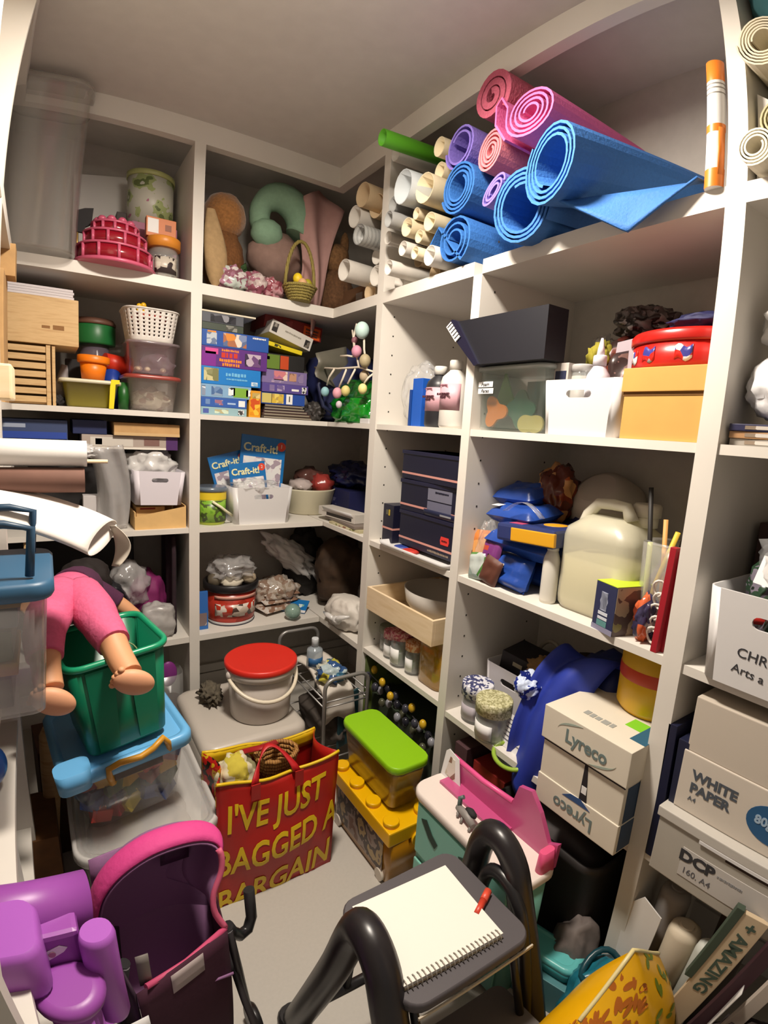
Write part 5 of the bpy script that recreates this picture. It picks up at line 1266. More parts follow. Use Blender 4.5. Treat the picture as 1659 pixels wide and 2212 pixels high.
# ================================================================== wide bay, fourth shelf
zD2 = 0.433
slot_basket('white slot-handled basket with a black lid on it, lower wide shelf', (0.215, -.955, zD2), FACE_R, .20, .2, .155, col('d0ccd0', .4), taper=.92)
t = gbox('black box with a small gold label in the lower white basket', (0.21, -.945, zD2 + .135), FACE_R + .2, .13, .12, .055, col('18141a', .5), [(.03, .012, -.01, .03, col('a8a08a', .5))], name='black_box', cat='box', ry=.12)
pol = PRINT('blue_dots', [H('4a4e7a'), H('d8d8e0'), H('3a3e66'), H('e0e0e8')], 150, .5)
cream_d = PRINT('cream_dots', [H('a8a47a'), H('c8c49a'), H('98946a'), H('d0cca8')], 220, .5)
jar('jar with a blue and white spotted lid on the lower wide shelf', (0.055, -.898, zD2), .042, .115, pol, .034, .046, lab=M('lilac_label', H('b0a8b0'), .5), rz=FACE_R, fill=M('lilac_fill', H('8a8490'), .4, alpha=.7), fill_h=.8)
jar('jar with a cream speckled lid on the lower wide shelf', (0.03, -.988, zD2), .046, .115, cream_d, .034, .05, lab=label_white, rz=FACE_R, fill=M('grey_fill', H('9a968c'), .4, alpha=.6), fill_h=.8)
t = thing('paper_note', 'white printed card leaning on the lower white basket', 'card', (0.028, -1.058, zD2), rz=FACE_R, rx=-.25, ry=.05)
part(t, 'card', B(-.045, .045, -.001, .001, 0, .088), label_white)
for k in range(6):
    marks(t, .06, .004, .0, -.001, .075 - .011 * k, col('6a6a70', .6), 40 + k)
t = thing('green_dish', 'lime rimmed clear dish hanging over the shelf edge', 'dish', (0.02, -1.075, zD2 - .012), rz=FACE_R, rx=.5)
part(t, 'rim', MB().tube([(.05 * math.cos(a), .035 * math.sin(a), .012) for a in [2 * PI * k / 28 for k in range(28)]], .006, 8, True), col('8fae3a', .3))
part(t, 'bowl', MB().lathe([(.02, -.022), (.04, -.01), (.05, .012)], 24, sq=.7, cap1=False), M('greenish', (.6, .7, .55), .1, alpha=.4))
t = thing('blue_fabric', 'royal blue cloth tumbling out of the lower wide shelf', 'cloth', (0.0, -1.14, zD2))
roy = M('royal_cloth', H('24379a'), .6, bump=.2, scale=15)
def bf(u, v):
    # u across (along -Y), v from the back heap down over the edge
    x = .26 - .32 * v if v < .75 else .02 - .03 * (v - .75)
    z = .10 + .19 * math.sin(PI * min(1, v * 1.25)) ** .8 - (0 if v < .6 else (v - .6) * .40)
    y = .06 - .15 * u - .03 * math.sin(v * 5) + .06 * v * (1 - u) * 0
    return (x - .02 * math.sin(u * 8 + v * 4), y, z + .018 * math.sin(u * 6 + v * 7))
part(t, 'cloth', MB().sheet(bf, 16, 26, .004), roy)
part(t, 'heap', MB().blob((.2, -.06, .12), (.11, .13, .17), .2, 2, 4, 121, 0.0), M('royal_dark', H('1a2766'), .6))
crumple('shiny blue and white foil packet on the blue cloth', 'foil_packet', 'packet', (0.07, -1.07, zD2 + .15), (.05, .035, .035), PRINT('foil_bw', [H('1c2f8a'), H('c8d4ec'), H('16226a'), H('2c48b0')], 16, .12, 'noise', bump=.5), .3, 3, 122)
solo('pale_hoop', 'pale plastic hoop at the back of the lower wide shelf', 'hoop', MB().tube([(0, .06 * math.cos(a), .09 + .12 * math.sin(a)) for a in [PI * k / 14 for k in range(15)]], .006, 8), col('9a9284', .5), (0.30, -.95, zD2))
crumple('dark brown crumpled heap behind the blue cloth', 'fabric_heap', 'fabric', (0.30, -1.10, zD2), (.06, .14, .11), col('2c2018', .8, var=.3, scale=30), .3, 3, 123)
crumple('tan sandwich bag on the dark heap behind the blue cloth', 'paper_bag', 'bag', (0.17, -1.04, zD2 + .16), (.05, .05, .03), col('8a6a40', .7), .4, 4, 124)
t = thing('lyre_box', 'white paper carton with a crescent logo sticking out of the lower wide shelf', 'carton', (0.045, -1.315, zD2), rz=FACE_R)
t.scale = (1, 1, 1.15)
carton = M('carton_white', H('d6cdbc'), .6, var=.02, scale=12)
part(t, 'lower', B(-.098, .105, -.10, .10, 0, .06, .0015), carton)
part(t, 'body', B(-.096, .103, -.097, .098, .058, .142, .0015), carton)
lidp = part(t, 'lid', B(-.10, .108, -.104, .104, .138, .205, .0015), carton)
part(t, 'tear', MB().prism([(.008, .04), (.03, .04), (.018, .139), (.012, .139)], .001).xf(Matrix.Translation((0, -.0976, 0))), col('1c1418', .8))
part(t, 'tear_light', B(.012, .024, -.0986, -.0976, .075, .09), label_white)
part(t, 'dark_gap', B(-.095, .104, -.0984, -.0972, .132, .1385), col('2a2224', .9))
logo = col('6a7a78', .5)
text(lidp, 'logo_lettering', 'Lyreco', .036, (.01, -.1048, .168), FRONT, logo, ext=.0004, bold=.0008)
def cres(cx, cz, w_, h_, a0, a1, th_):
    o_ = [(cx + w_ * math.cos(a0 + (a1 - a0) * i / 16), cz + h_ * math.sin(a0 + (a1 - a0) * i / 16)) for i in range(17)]
    i_ = [(cx + w_ * math.cos(a0 + (a1 - a0) * i / 16), cz + (h_ - th_ * math.sin(PI * i / 16)) * math.sin(a0 + (a1 - a0) * i / 16)) for i in range(16, -1, -1)]
    return MB().prism(o_ + i_, .0006).xf(Matrix.Translation((0, -.1046, 0)))
part(lidp, 'logo_arc', cres(.01, .171, .072, .030, PI * .55, PI * .95, .006), col('9aa69a', .5))
part(lidp, 'logo_arc', cres(.01, .171, .072, .030, PI * 1.55, PI * 1.95, .006), col('9aa69a', .5))
lw = [o for o in C.objects if o.parent == t and o.name.startswith('lower')][0]
text(lw, 'logo_lettering', 'Lyreco', .036, (.0, -.1008, .025), (PI / 2, PI, 0), logo, ext=.0004, bold=.0006)
part(lw, 'logo_mark', MB().prism([(-.03, .048), (-.01, .060), (.015, .062), (.04, .05)], .0008).xf(Matrix.Translation((0, -.1004, 0))), col('2a4c7c', .5))
part(t, 'side_blue', B(.1052, .106, -.09, .10, .004, .058), col('23405f', .5))
part(t, 'side_blue', B(.1032, .104, -.085, .098, .06, .13), col('23405f', .5))
part(lidp, 'top_green', B(.04, .075, -.02, .02, .205, .2056), col('7ac22a', .5))
part(lidp, 'top_blue', B(.075, .108, -.06, .10, .205, .2056), col('2a5a72', .5))
marks(lidp, .07, .02, 0, 0, 0, col('9a9a94', .5), 61).rotation_euler = (-PI / 2, 0, 0)
o = C.objects[-1] if False else None
for q in [q for q in C.objects if q.parent == lidp and q.name.startswith('print_line')]:
    q.location = (.0, -.05, .2052)
t = thing('yellow_tub', 'yellow tub with a red band on top of the paper carton', 'tub', (0.135, -1.345, zD2 + .2375), rz=FACE_R)
ym = col('d9a912', .35)
part(t, 'body', MB().lathe([(.062, 0), (.07, .012), (.07, .15), (.066, .15), (.06, .014)], 32), ym)
part(t, 'red_band', MB().lathe([(.0705, .075), (.0715, .08), (.0715, .098), (.0705, .103)], 32, cap0=False, cap1=False), col('b83a18', .4))

# dark waste bin on the floor under the carton
t = thing('dark_bin', 'dark grey waste bin on the floor under the wide shelf', 'bin', (0.10, -1.22, 0))
part(t, 'body', L([(.22, .26, .03, 0), (.24, .30, .04, .30), (.25, .31, .04, .31), (.25, .31, .04, .33), (.236, .296, .035, .33), (.216, .256, .03, .01)], 5), col('2c2828', .6))
part(t, 'liner', MB().blob((0, 0, .24), (.10, .12, .10), .25, 2, 3, 131), col('3a3434', .5))
crumple('grey bag of cloth on the floor in front of the dark bin', 'cloth_bag', 'bag', (-0.02, -1.36, 0), (.06, .05, .10), col('6a605c', .7), .2, 2, 132)
gbox('red plastic crate at the back of the floor under the wide shelf', (0.13, -.995, 0), FACE_R, .12, .2, .33, col('8a2420', .5), name='plastic_crate', cat='crate')
gbox('dark maroon crate under the jars on the floor', (0.13, -.90, 0), FACE_R, .05, .24, .36, col('4a3034', .7), name='plastic_crate', cat='crate')

# ================================================================== right hand bay
t = solo('plastic_bag', 'white glossy bag at the front of the right hand bay', 'bag', MB().blob((0, 0, .085), (.07, .062, .06), .18, 3, 4, 141), M('glossy_white', (.80, .80, .82), .15, bump=.4, scale=20), (0.085, -1.525, zB + .0))
t.location.z = zB + .018
crumple('clear puffed bag resting on the white glossy bag', 'plastic_bag', 'bag', (0.10, -1.535, zB + .158), (.075, .065, .055), film_white, .25, 3, 142)
for k in range(3):
    gbox(('flat pale picture packet on the right hand shelf, lowest', 'flat orange edged packet on the right hand shelf, middle', 'flat navy packet on the right hand shelf, top')[k], (0.10, -1.548 + .004 * k, zB + .0125 * k), FACE_R + .05 * k, .17, .15, .012, col(('9a948c', 'a8805a', '2a2a4a')[k], .4), [(.12, .006, 0, .006, pic('pkt%d' % k, ['8a7a6a', 'c8c0b8', '5a5048', 'd8a878']))], name='flat_packet', cat='packet', group='flat packets under the white bag')
t = slot_basket('white slot-handled basket with handwriting in the right hand bay', (0.09, -1.605, zC), FACE_R, .24, .22, .165, white_plastic, taper=.92, slot_w=.36)
fw = [o for o in C.objects if o.parent == t and o.name.startswith('front_wall')][0]
text(fw, 'handwriting', 'CHRI', .024, (-.058, .065, .0026), (0, 0, -.06), ink, ext=.0003, align='LEFT')
text(fw, 'handwriting', 'Arts a', .021, (-.062, .036, .0026), (0, 0, -.10), ink, ext=.0003, align='LEFT')
solo('red_ribbon', 'red ribbon visible through the basket slot', 'ribbon', MB().tube([(-.08, 0, 0), (-.02, .01, .01), (.05, 0, 0), (.09, .01, .01)], .012, 8), col('b3241c', .5), (0.02, -1.605, zC + .115), rz=FACE_R)
crumple('clear bag of dark green tinsel in the right hand basket', 'tinsel_bag', 'bag', (0.09, -1.60, zC + .05), (.10, .08, .11), PRINT('tinsel', [H('1a2a1c'), H('4a4450'), H('223a28'), H('6a6470'), H('14201a')], 22, .15, 'noise', bump=.6), .3, 3, 143)
t = crumple('puffy clear bag over the green tinsel', 'plastic_bag', 'bag', (0.10, -1.61, zC + .13), (.11, .08, .085), film, .35, 3, 144)
solo('price_label', 'white square label on the tinsel bag', 'label', B(-.024, .024, -.0006, .0006, -.024, .024), label_white, (0.0, -1.575, zC + .205), rz=FACE_R, rx=-.35, ry=.1)
gbox('brown box behind the right hand basket', (0.28, -1.52, zC), FACE_R, .10, .15, .26, col('3c2420', .6), name='cardboard_box', cat='box')
zD4 = 0.442
t = thing('paper_carton', 'grey carton of A4 paper on the lower right hand shelf', 'carton', (0.085, -1.61, zD4), rz=FACE_R)
greyc = M('carton_grey', H('a9a399'), .55, var=.03, scale=14)
part(t, 'body', B(-.13, .16, -.11, .12, 0, .135, .002), greyc)
lid2 = part(t, 'lid', B(-.134, .164, -.114, .124, .118, .138, .002), M('carton_grey_lid', H('bdb8b0'), .5))
part(t, 'lid_edge', B(-.05, .16, -.1146, -.113, .112, .118), white_plastic)
part(t, 'dark_gap', B(-.0, .16, -.1108, -.1098, .104, .112), col('3a2a24', .9))
lb = part(t, 'paper_label', B(-.075, .13, -.1112, -.11, .025, .085), M('label_grey', H('bcb7b2'), .5))
text(lb, 'lettering', 'DCP', .03, (-.045, -.1116, .068), FRONT, ink, ext=.0004, bold=.0014, sx=1.15)
text(lb, 'lettering', '160. A4', .018, (-.04, -.1116, .040), FRONT, col('5a5a60', .5), ext=.0003)
part(lb, 'stamp', B(.045, .075, -.1118, -.1112, .028, .040), col('4a4a50', .5))
marks(lb, .05, .006, .02, -.1112, .068, col('8a8a8c', .5), 71)
t = thing('paper_carton', 'white carton of paper stacked above the grey one', 'carton', (0.105, -1.605, zD4 + .139), rz=FACE_R)
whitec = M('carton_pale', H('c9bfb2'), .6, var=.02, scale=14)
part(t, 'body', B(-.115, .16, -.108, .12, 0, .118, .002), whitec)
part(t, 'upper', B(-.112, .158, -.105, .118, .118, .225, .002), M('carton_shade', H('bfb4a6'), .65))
text(t, 'lettering', 'WHITE', .026, (-.092, -.1086, .078), FRONT, col('4a5058', .5), ext=.0004, bold=.001, align='LEFT')
text(t, 'lettering', 'PAPER', .026, (-.092, -.1086, .052), FRONT, col('4a5058', .5), ext=.0004, bold=.001, align='LEFT')
text(t, 'lettering', 'A4', .013, (-.092, -.1086, .030), FRONT, col('5a6068', .5), ext=.0004, align='LEFT')
part(t, 'blue_oval', MB().prism([(.058 + .048 * math.cos(a), .058 + .036 * math.sin(a)) for a in [2 * PI * k / 28 for k in range(28)]], .0008).xf(Matrix.Translation((0, -.1084, 0))), col('24537c', .4))
text(t, 'lettering', '80g', .022, (.04, -.1092, .060), FRONT, col('9ab0c4', .4), ext=.0004, bold=.0008)
part(t, 'oval_icon', B(.066, .09, -.1094, -.1088, .045, .072), col('6a8aa8', .4))
for k in range(2):
    gbox(('navy ring binder between the third upright and the paper cartons', 'dark navy folder beside the navy ring binder')[k], (0.105, -1.466 - .026 * k, zD4), FACE_R, .018 + .004 * k, .21, .29 - .02 * k, col(('0e1230', '161a34')[k], .5), name='ring_binder', cat='binder', ry=-.02)
for i, (y, x, r, h, c, lb, tilt) in enumerate(((-1.50, .05, .032, .36, '8a8480', 'grey paper roll standing on the floor by the third upright', .12), (-1.555, .02, .034, .32, 'cfc2ac', 'cream paper roll standing on the floor', .10), (-1.615, .0, .027, .33, 'c5c8c0', 'white plastic wrapped roll standing on the floor', .12), (-1.63, .12, .04, .36, '4a4038', 'dark brown roll standing on the floor at the back', .05))):
    t = thing('standing_roll', lb, 'roll', (x, y, 0), rx=tilt * .3, ry=tilt * .4, group='rolls standing under the lower right hand shelf')
    part(t, 'body', MB().lathe([(r, 0), (r, h - .02), (r * .9, h - .006), (r * .6, h)], 20), col(c, .7))
    part(t, 'end', MB().lathe([(r * .5, h - .004), (r * .4, h + .003)], 16), col(c, .8))
solo('folded_sheet', 'torn white paper sticking up by the third upright near the floor', 'paper', MB().prism([(-.02, 0), (.03, 0), (.045, .32), (.0, .34), (-.03, .30)], .003), paper_white, (-.01, -1.475, 0), rz=FACE_R, rx=-.05)
def leaning(name, label, p0, p1, w, th, matl):
    """plank from p0 to p1, broad side towards the room"""
    a, b = Vector(p0), Vector(p1)
    t_ = thing(name, label, 'board', p0)
    zx = (b - a).normalized(); yx = Vector((1, 0.35, 0)) ; yx = (yx - zx * yx.dot(zx)).normalized(); xx = yx.cross(zx)
    t_.rotation_euler = Matrix((xx, yx, zx)).transposed().to_euler()
    part(t_, 'board', B(-w / 2, w / 2, -th / 2, th / 2, 0, (b - a).length, .001), matl)
    return t_
t = leaning('flat_board', 'long cream board printed AMAZING leaning against the lower right shelf', (-.085, -1.60, .012), (-.035, -1.695, .485), .05, .012, M('board_cream', H('cbb697'), .7))
part(t, 'green_edge', B(-.040, -.025, -.008, .008, .30, .49, .001), col('3d4a3c', .7))
text(t, 'lettering', '+ AMAZING', .036, (0.0, -.0066, .375), (PI / 2, PI / 2, 0), col('46574a', .6), ext=.0004, bold=.001)
leaning('dark_board', 'dark maroon plank leaning beside the cream printed board', (-.10, -1.645, .012), (-.035, -1.745, .45), .03, .016, col('3a2028', .6))
leaning('pale_board', 'pale plank leaning at the lower right edge of the picture', (-.115, -1.69, .012), (-.04, -1.79, .42), .03, .016, col('b8aca0', .6))

# ================================================================== white storage box and bucket
t = thing('storage_box', 'large milky white lidded box on the floor under the red lidded bucket', 'storage box', (-0.43, -0.255, 0))
mw_ = M('milky_white', H('b3aba1'), .35)
part(t, 'body', L([(.31, .36, .03, 0), (.33, .385, .035, .235), (.32, .375, .03, .235)], 6), mw_)
part(t, 'lid', L([(.345, .40, .04, .225), (.35, .405, .045, .235), (.345, .40, .042, .252), (.325, .38, .038, .262), (.30, .355, .035, .264)], 6), M('milky_lid', H('bdb5ab'), .35))
t = thing('bucket', 'white bucket with a bright red lid and white handle', 'bucket', (-0.372, -0.305, .265))
bw = col('c3bab2', .35)
part(t, 'body', MB().lathe([(.096, 0), (.1, .005), (.111, .185), (.107, .185), (.097, .007)], 48), bw)
part(t, 'collar', MB().lathe([(.110, .15), (.117, .153), (.118, .180), (.112, .183)], 48, cap0=False, cap1=False), bw)
part(t, 'lid', MB().lathe([(.1195, .176), (.121, .180), (.121, .192), (.116, .196), (.110, .194), (.02, .196)], 48), col('cc2a1e', .4))
part(t, 'handle', MB().tube([(-.118 * math.cos(a * .92 + .12), -.118 * math.sin(a * .92 + .12) - .004, .162 - .070 * math.sin(a * .92 + .12)) for a in [PI * k / 20 for k in range(21)]], .0065, 8), col('d8cdb8', .35))
part(t, 'handle_lug', MB().blob((-.116, -.02, .162), (.010, .012, .014), 0, 1, 2), bw)
part(t, 'handle_lug', MB().blob((.116, -.02, .162), (.010, .012, .014), 0, 1, 2), bw)
crumple('dark fluffy scrap lying on the white box behind the bucket', 'fluff', 'scrap', (-0.505, -0.17, .265), (.035, .06, .03), M('fluff', H('5a5244'), .95, var=.3, scale=60, bump=.8), .5, 4, 151)

# ================================================================== wire rack with cloths in the corner
t = thing('wire_rack', 'grey wire trolley rack standing in the corner behind the white box', 'wire rack', (-0.115, -0.25, 0))
gm = grey_metal
def hoop(x0, x1, y, h, z0=0.0):
    r = .035
    pts = [(x0, y, z0), (x0, y, h - r)] + [(x0 + r - r * math.cos(a), y, h - r + r * math.sin(a)) for a in [PI / 2 * k / 5 for k in range(1, 6)]] + [(x1 - r + r * math.sin(a), y, h - r + r * math.cos(a)) for a in [PI / 2 * k / 5 for k in range(0, 6)]] + [(x1, y, z0)]
    return MB().tube(pts, .007, 8)
for y, h in ((-.20, .40), (.20, .42)):
    part(t, 'end_hoop', hoop(-.085, .085, y, h), gm)
for x in (-.085, .085):
    for z in (.30, .33, .10):
        part(t, 'side_wire', MB().tube([(x, -.2, z), (x, .2, z)], .003, 6), gm)
for z in (.30, .10):
    for k in range(7):
        part(t, 'shelf_wire', MB().tube([(-.085, -.2 + .4 * k / 6, z), (.085, -.2 + .4 * k / 6, z)], .0025, 6), gm)
for z in (.33, .35):
    part(t, 'end_wire', MB().tube([(-.085, -.2, z - .03), (.085, -.2, z - .03)], .003, 6), gm)
solo('white_cloth', 'white folded cloth hanging over the wire rack', 'cloth', MB().sheet(lambda u, v: (-.06 + .12 * u + .008 * math.sin(v * 6), .14 - .31 * v if v < .8 else -.108 - .05 * (v - .8), .055 + .012 * math.sin(u * 8 + v * 5) - (0 if v < .8 else (v - .8) * .55)), 10, 22, .012), col('cfc7bc', .85), (-0.12, -0.30, .285))
bottle('clear bottle with a blue label lying among the cloths on the wire rack', (-0.145, -0.255, .36), .03, .11, M('bottle_clear', H('b0bcc4'), .08, alpha=.55), col('c8ccd0', .3), lab=col('2a5a8a', .4), labz=(.1, .5))
crumple('crumpled clear wrapper with blue and yellow print on the wire rack', 'wrapper', 'wrapper', (-0.13, -0.36, .345), (.05, .06, .035), PRINT('wrap', [H('4a7a96'), H('b8b040'), H('a8b8bc'), H('2a4a78'), H('c8c8b8')], 22, .15, bump=.5), .35, 3, 152)
solo('teal_folder', 'dark teal folder standing in the wire rack', 'folder', B(-.05, .05, -.004, .004, 0, .20, .001), col('1f4148', .5), (-0.075, -0.40, .1035), rz=.3)
crumple('grey fabric roll in the lower wire rack', 'fabric_roll', 'fabric', (-0.115, -0.27, .103), (.06, .15, .06), col('4a423c', .8), .2, 2, 153)

# ================================================================== red shopping bag
t = thing('shopping_bag', 'red and yellow printed shopping bag standing on the floor', 'bag', (-0.485, -0.66, 0))
red_c = M('bag_red', H('a81a14'), .4, bump=.25, scale=22, var=.06)
yel_c = col('d9b413', .45)
BW, BD, BH = .325, .17, .335
def bag_front(u, v):
    x = (u - .5) * (BW + .02 * v) + .012 * v
    bul = .022 * math.sin(PI * u) * math.sin(PI * min(1, v * .95 + .05)) + .008 * noise.noise(Vector((u * 4, v * 4, 1)))
    return (x, -BD / 2 - bul + .018 * (v - .5), BH * v + .022 * (abs(u - .5) * 2) ** 2 * v - .012 * u * v)
def bag_back(u, v):
    x, y, z = bag_front(u, v)
    return (x * .98, -y * .8 + .01, z + .01 * math.sin(u * 5) * v)
part(t, 'front', MB().sheet(bag_front, 20, 16, .0015), red_c)
part(t, 'back', MB().sheet(bag_back, 14, 10, .0015), red_c)
for uu, nm in ((0, 'left_gusset'), (1, 'right_gusset')):
    part(t, nm, MB().sheet(lambda u, v: tuple(Vector(bag_front(uu, v)).lerp(Vector(bag_back(uu, v)), u) + Vector(((-.0 if uu else .0) + (.03 if not uu else -.03) * math.sin(PI * u) * v, 0, 0))), 8, 10, .0015), PRINT('bag_gusset', [H('a81a14'), H('c8a018'), H('a81a14'), H('1a1408'), H('a81a14'), H('d8b41c')], 18, .4, 'noise') if not uu else red_c)
part(t, 'bottom', B(-BW / 2 + .01, BW / 2 - .01, -BD / 2, BD / 2 * .8, 0.001, .004), red_c)
part(t, 'rim', MB().tube([Vector(bag_front(k / 20, 1.0)) for k in range(21)], .0042, 6).tube([Vector(bag_back(k / 20, 1.0)) for k in range(21)], .0042, 6), yel_c)
part(t, 'lining', MB().sheet(lambda u, v: tuple(Vector(bag_back(u, .86 + .14 * v)) + Vector((0, -.004, 0))), 14, 3, .001), yel_c)
def on_bag(o):
    for v in o.data.vertices:
        u = v.co.x / BW + .5; w = v.co.z / BH
        p = Vector(bag_front(max(0, min(1, u)), max(0, min(1, w))))
        v.co = Vector((p.x, p.y - .0012 - (.0006 if v.co.y < 0 else 0), p.z))
fr = [o for o in C.objects if o.parent == t and o.name.startswith('front')][0]
for s_, size, x, z_, sx, rot in (("I'VE JUST", .098, -.012, .248, .70, .08), ('BAGGED A', .098, -.002, .140, .71, .13), ('BARGAIN', .098, -.01, .026, .78, .13)):
    o = text(fr, 'lettering', s_, size, (0, 0, 0), (0, 0, 0), yel_c, ext=.0008, bold=.0018, sx=sx, shear=.12)
    me = o.data
    bm = bmesh.new(); bm.from_mesh(me)
    bmesh.ops.subdivide_edges(bm, edges=[e for e in bm.edges if e.calc_length() > .012], cuts=2, use_grid_fill=False)
    bmesh.ops.triangulate(bm, faces=bm.faces[:])
    bm.to_mesh(me); bm.free()
    for v in me.vertices:
        a, b = v.co.x, v.co.y
        v.co = Vector((x + a * math.cos(rot) - b * math.sin(rot) * .3, -v.co.z, z_ + b + a * math.sin(rot)))
    on_bag(o)
for sx_ in (-.065, .055):
    part(t, 'strap_patch', B(sx_ - .012, sx_ + .012, -BD / 2 - .012, -BD / 2 - .009, BH - .04, BH + .004), red_c)
part(t, 'handle', MB().sheet(lambda u, v: (-.065 + .12 * u + (v - .5) * .022 * (1 - math.sin(PI * u)), -BD / 2 + .0 + .06 * math.sin(PI * u) + (v - .5) * .02 * math.sin(PI * u), BH - .005 + .062 * math.sin(PI * u) ** .8), 18, 2, .003), col('b3161c', .5))
part(t, 'handle', MB().sheet(lambda u, v: (-.075 + .13 * u, BD / 2 * .6 - .06 * math.sin(PI * u) + (v - .5) * .022, BH + .0 + .045 * math.sin(PI * u) ** .8), 18, 2, .003), col('9a141a', .5))
tw_ = thing('wicker_basket', 'small brown wicker basket poking out of the red bag', 'basket', (-0.455, -0.655, .262))
for k in range(7):
    r = .04 + .003 * k
    part(tw_, 'woven_ring', MB().tube([((r + .0015 * (-1) ** i) * math.cos(2 * PI * i / 26), (r + .0015 * (-1) ** i) * .8 * math.sin(2 * PI * i / 26), .008 + .012 * k) for i in range(26)], .0065, 6, True), PRINT('wicker_brown', [H('9a6a30'), H('c89a58'), H('7a4e20')], 50, .7, 'wave', bump=.5))
part(tw_, 'base', MB().lathe([(.038, 0), (.042, .008)], 18, sq=.8), MATS['wicker_brown'])
crumple('yellow and grey plush toy inside the red bag', 'plush_toy', 'soft toy', (-0.57, -0.655, .25), (.055, .05, .06), PRINT('plush_yel', [H('b8a83a'), H('c8bfa0'), H('8a8460'), H('d8c83a')], 12, .9, 'noise'), .2, 3, 155)

# ================================================================== yellow brick box and lime lidded tub
brick = M('brick_yellow', H('e0ab00'), .35); bclear = M('brick_amber', H('b87d0c'), .3, alpha=.85)
t = thing('brick_box', 'yellow toy brick shaped storage box on the floor', 'storage box', (-0.165, -0.755, 0))
part(t, 'body', L([(.125, .30, .012, 0.006), (.135, .315, .014, .15)], 4), bclear)
part(t, 'picture', B(-.0682, -.0675, -.13, .13, .03, .135), PRINT('brick_pic', [H('6a4a3a'), H('8a7a70'), H('3a2a24'), H('a08a60'), H('5a4844')], 14, .35, 'noise'))
lidb = part(t, 'lid', B(-.078, .078, -.168, .168, .145, .188, .004), brick)
for i in range(2):
    for k in range(4):
        part(lidb, 'stud', MB().lathe([(.0225, .188), (.0225, .200), (.021, .202)], 20, -.052 + .104 * i, -.137 + .0913 * k), brick)
part(t, 'latch', MB().lathe([(.022, 0), (.022, .008)], 18).xf(Matrix.Translation((.02, -.167, .14)) @ Matrix.Rotation(PI / 2, 4, 'X')), brick)
for k in range(2):
    part(t, 'caster', MB().lathe([(.018, -.006), (.018, .006)], 16).xf(Matrix.Translation((-.066, -.12 + .24 * k, .018)) @ Matrix.Rotation(PI / 2, 4, 'Y')), col('c8beb0', .4))
t = thing('storage_tub', 'amber tub with a lime green lid on the yellow brick box', 'tub', (-0.148, -0.735, .203))
part(t, 'body', L([(.10, .25, .02, 0), (.118, .285, .022, .125), (.112, .278, .02, .125), (.096, .246, .018, .004)], 5), M('tub_amber', H('8a6418'), .25, alpha=.55))
part(t, 'contents', L([(.094, .244, .018, .005), (.106, .268, .018, .095)], 4), PRINT('tub_fill', [H('4a3010'), H('7a5a24'), H('35230e'), H('8a6a34')], 20, .6, 'noise'))
part(t, 'lid', L([(.130, .30, .03, .120), (.134, .304, .034, .126), (.134, .304, .034, .136), (.128, .298, .03, .141)], 3), col('83b80e', .4))

# ================================================================== toy vanity
t = thing('toy_vanity', 'mint green and white toy vanity with a pink top, on the floor', 'toy furniture', (-0.14, -1.135, 0), rz=FACE_R)
mint_p = col('76b3a4', .4)
part(t, 'body', L([(.33, .105, .02, 0), (.345, .115, .02, .32)], 5), mint_p)
for (zz, sl) in ((.235, .30), (.075, .14)):
    d_ = part(t, 'drawer', B(-.155, .155, -.0625, -.055, zz - .065, zz + .075, .004), M('mint_light', H('7dbcac'), .4))
    for xx in (-.09, .05):
        part(d_, 'grip', MB().prism([(xx - .045, zz + .045), (xx - .012, zz + .012), (xx + .012, zz - .0), (xx + .022, zz + .018), (xx + .0, zz + .03), (xx - .025, zz + .055)], .002).xf(Matrix.Translation((0, -.0632, 0))), col('1d3a30', .6))
top_ = part(t, 'top', L([(.37, .125, .04, .318), (.38, .132, .042, .326), (.38, .132, .042, .338), (.372, .124, .04, .344)], 6), col('e0d4cc', .35))
pk = M('pink_translucent', H('d0568e'), .25, alpha=.8)
part(t, 'back_rail', MB().prism([(-.165, .335), (.18, .335), (.185, .40), (.16, .385), (.13, .44), (.10, .475), (.065, .465), (.05, .41), (-.05, .40), (-.155, .405)], .012).xf(Matrix.Translation((0, .052, 0))), pk)
part(t, 'rail_edge', MB().tube([(-.165, .052, .345), (-.158, .052, .405), (-.05, .052, .402), (.05, .052, .412)], .007, 8), col('e0568f', .35))
part(t, 'rail_panel', MB().prism([(-.155, .344), (.06, .344), (.06, .352), (-.155, .352)], .05).xf(Matrix.Translation((0, .03, 0))), pk)
part(t, 'end_post', L([(.02, .05, .008, .336), (.016, .04, .008, .392)], 3, cx=.175, cy=.025), col('d8527f', .35))
c_ = thing('picture_card', 'white torn picture card tucked behind the toy vanity', 'card', (-0.105, -0.985, .345), rz=FACE_R, rx=-.12)
part(c_, 'card', MB().prism([(-.035, 0), (.045, -.012), (.02, .07), (-.02, .078), (-.03, .068)], .002), label_white)
part(c_, 'print', MB().prism([(-.02, .01), (.02, .005), (.008, .06), (-.01, .062)], .001).xf(Matrix.Translation((0, -.0016, 0))), PRINT('card_pic', [H('c8bca8'), H('8a6a5a'), H('d8d0c4'), H('b09a70')], 40))
c_ = thing('toy_figure', 'small grey horse figure lying on the toy vanity top', 'toy', (-0.165, -1.12, .345), rz=FACE_R)
gfig = col('8a8480', .5)
part(c_, 'body', MB().tube([(-.035, 0, .014), (0, -.004, .018), (.03, -.01, .012)], [.008, .011, .008], 8), gfig)
part(c_, 'head', MB().tube([(-.03, 0, .016), (-.038, .008, .034), (-.03, .012, .04)], [.006, .006, .005], 8), col('5a6a66', .5))
for dx, dy in ((-.028, -.014), (-.01, -.02), (.02, -.022), (.034, -.012)):
    part(c_, 'leg', MB().tube([(dx, -.004, .012), (dx + .008, dy, .003)], .0035, 6), gfig)
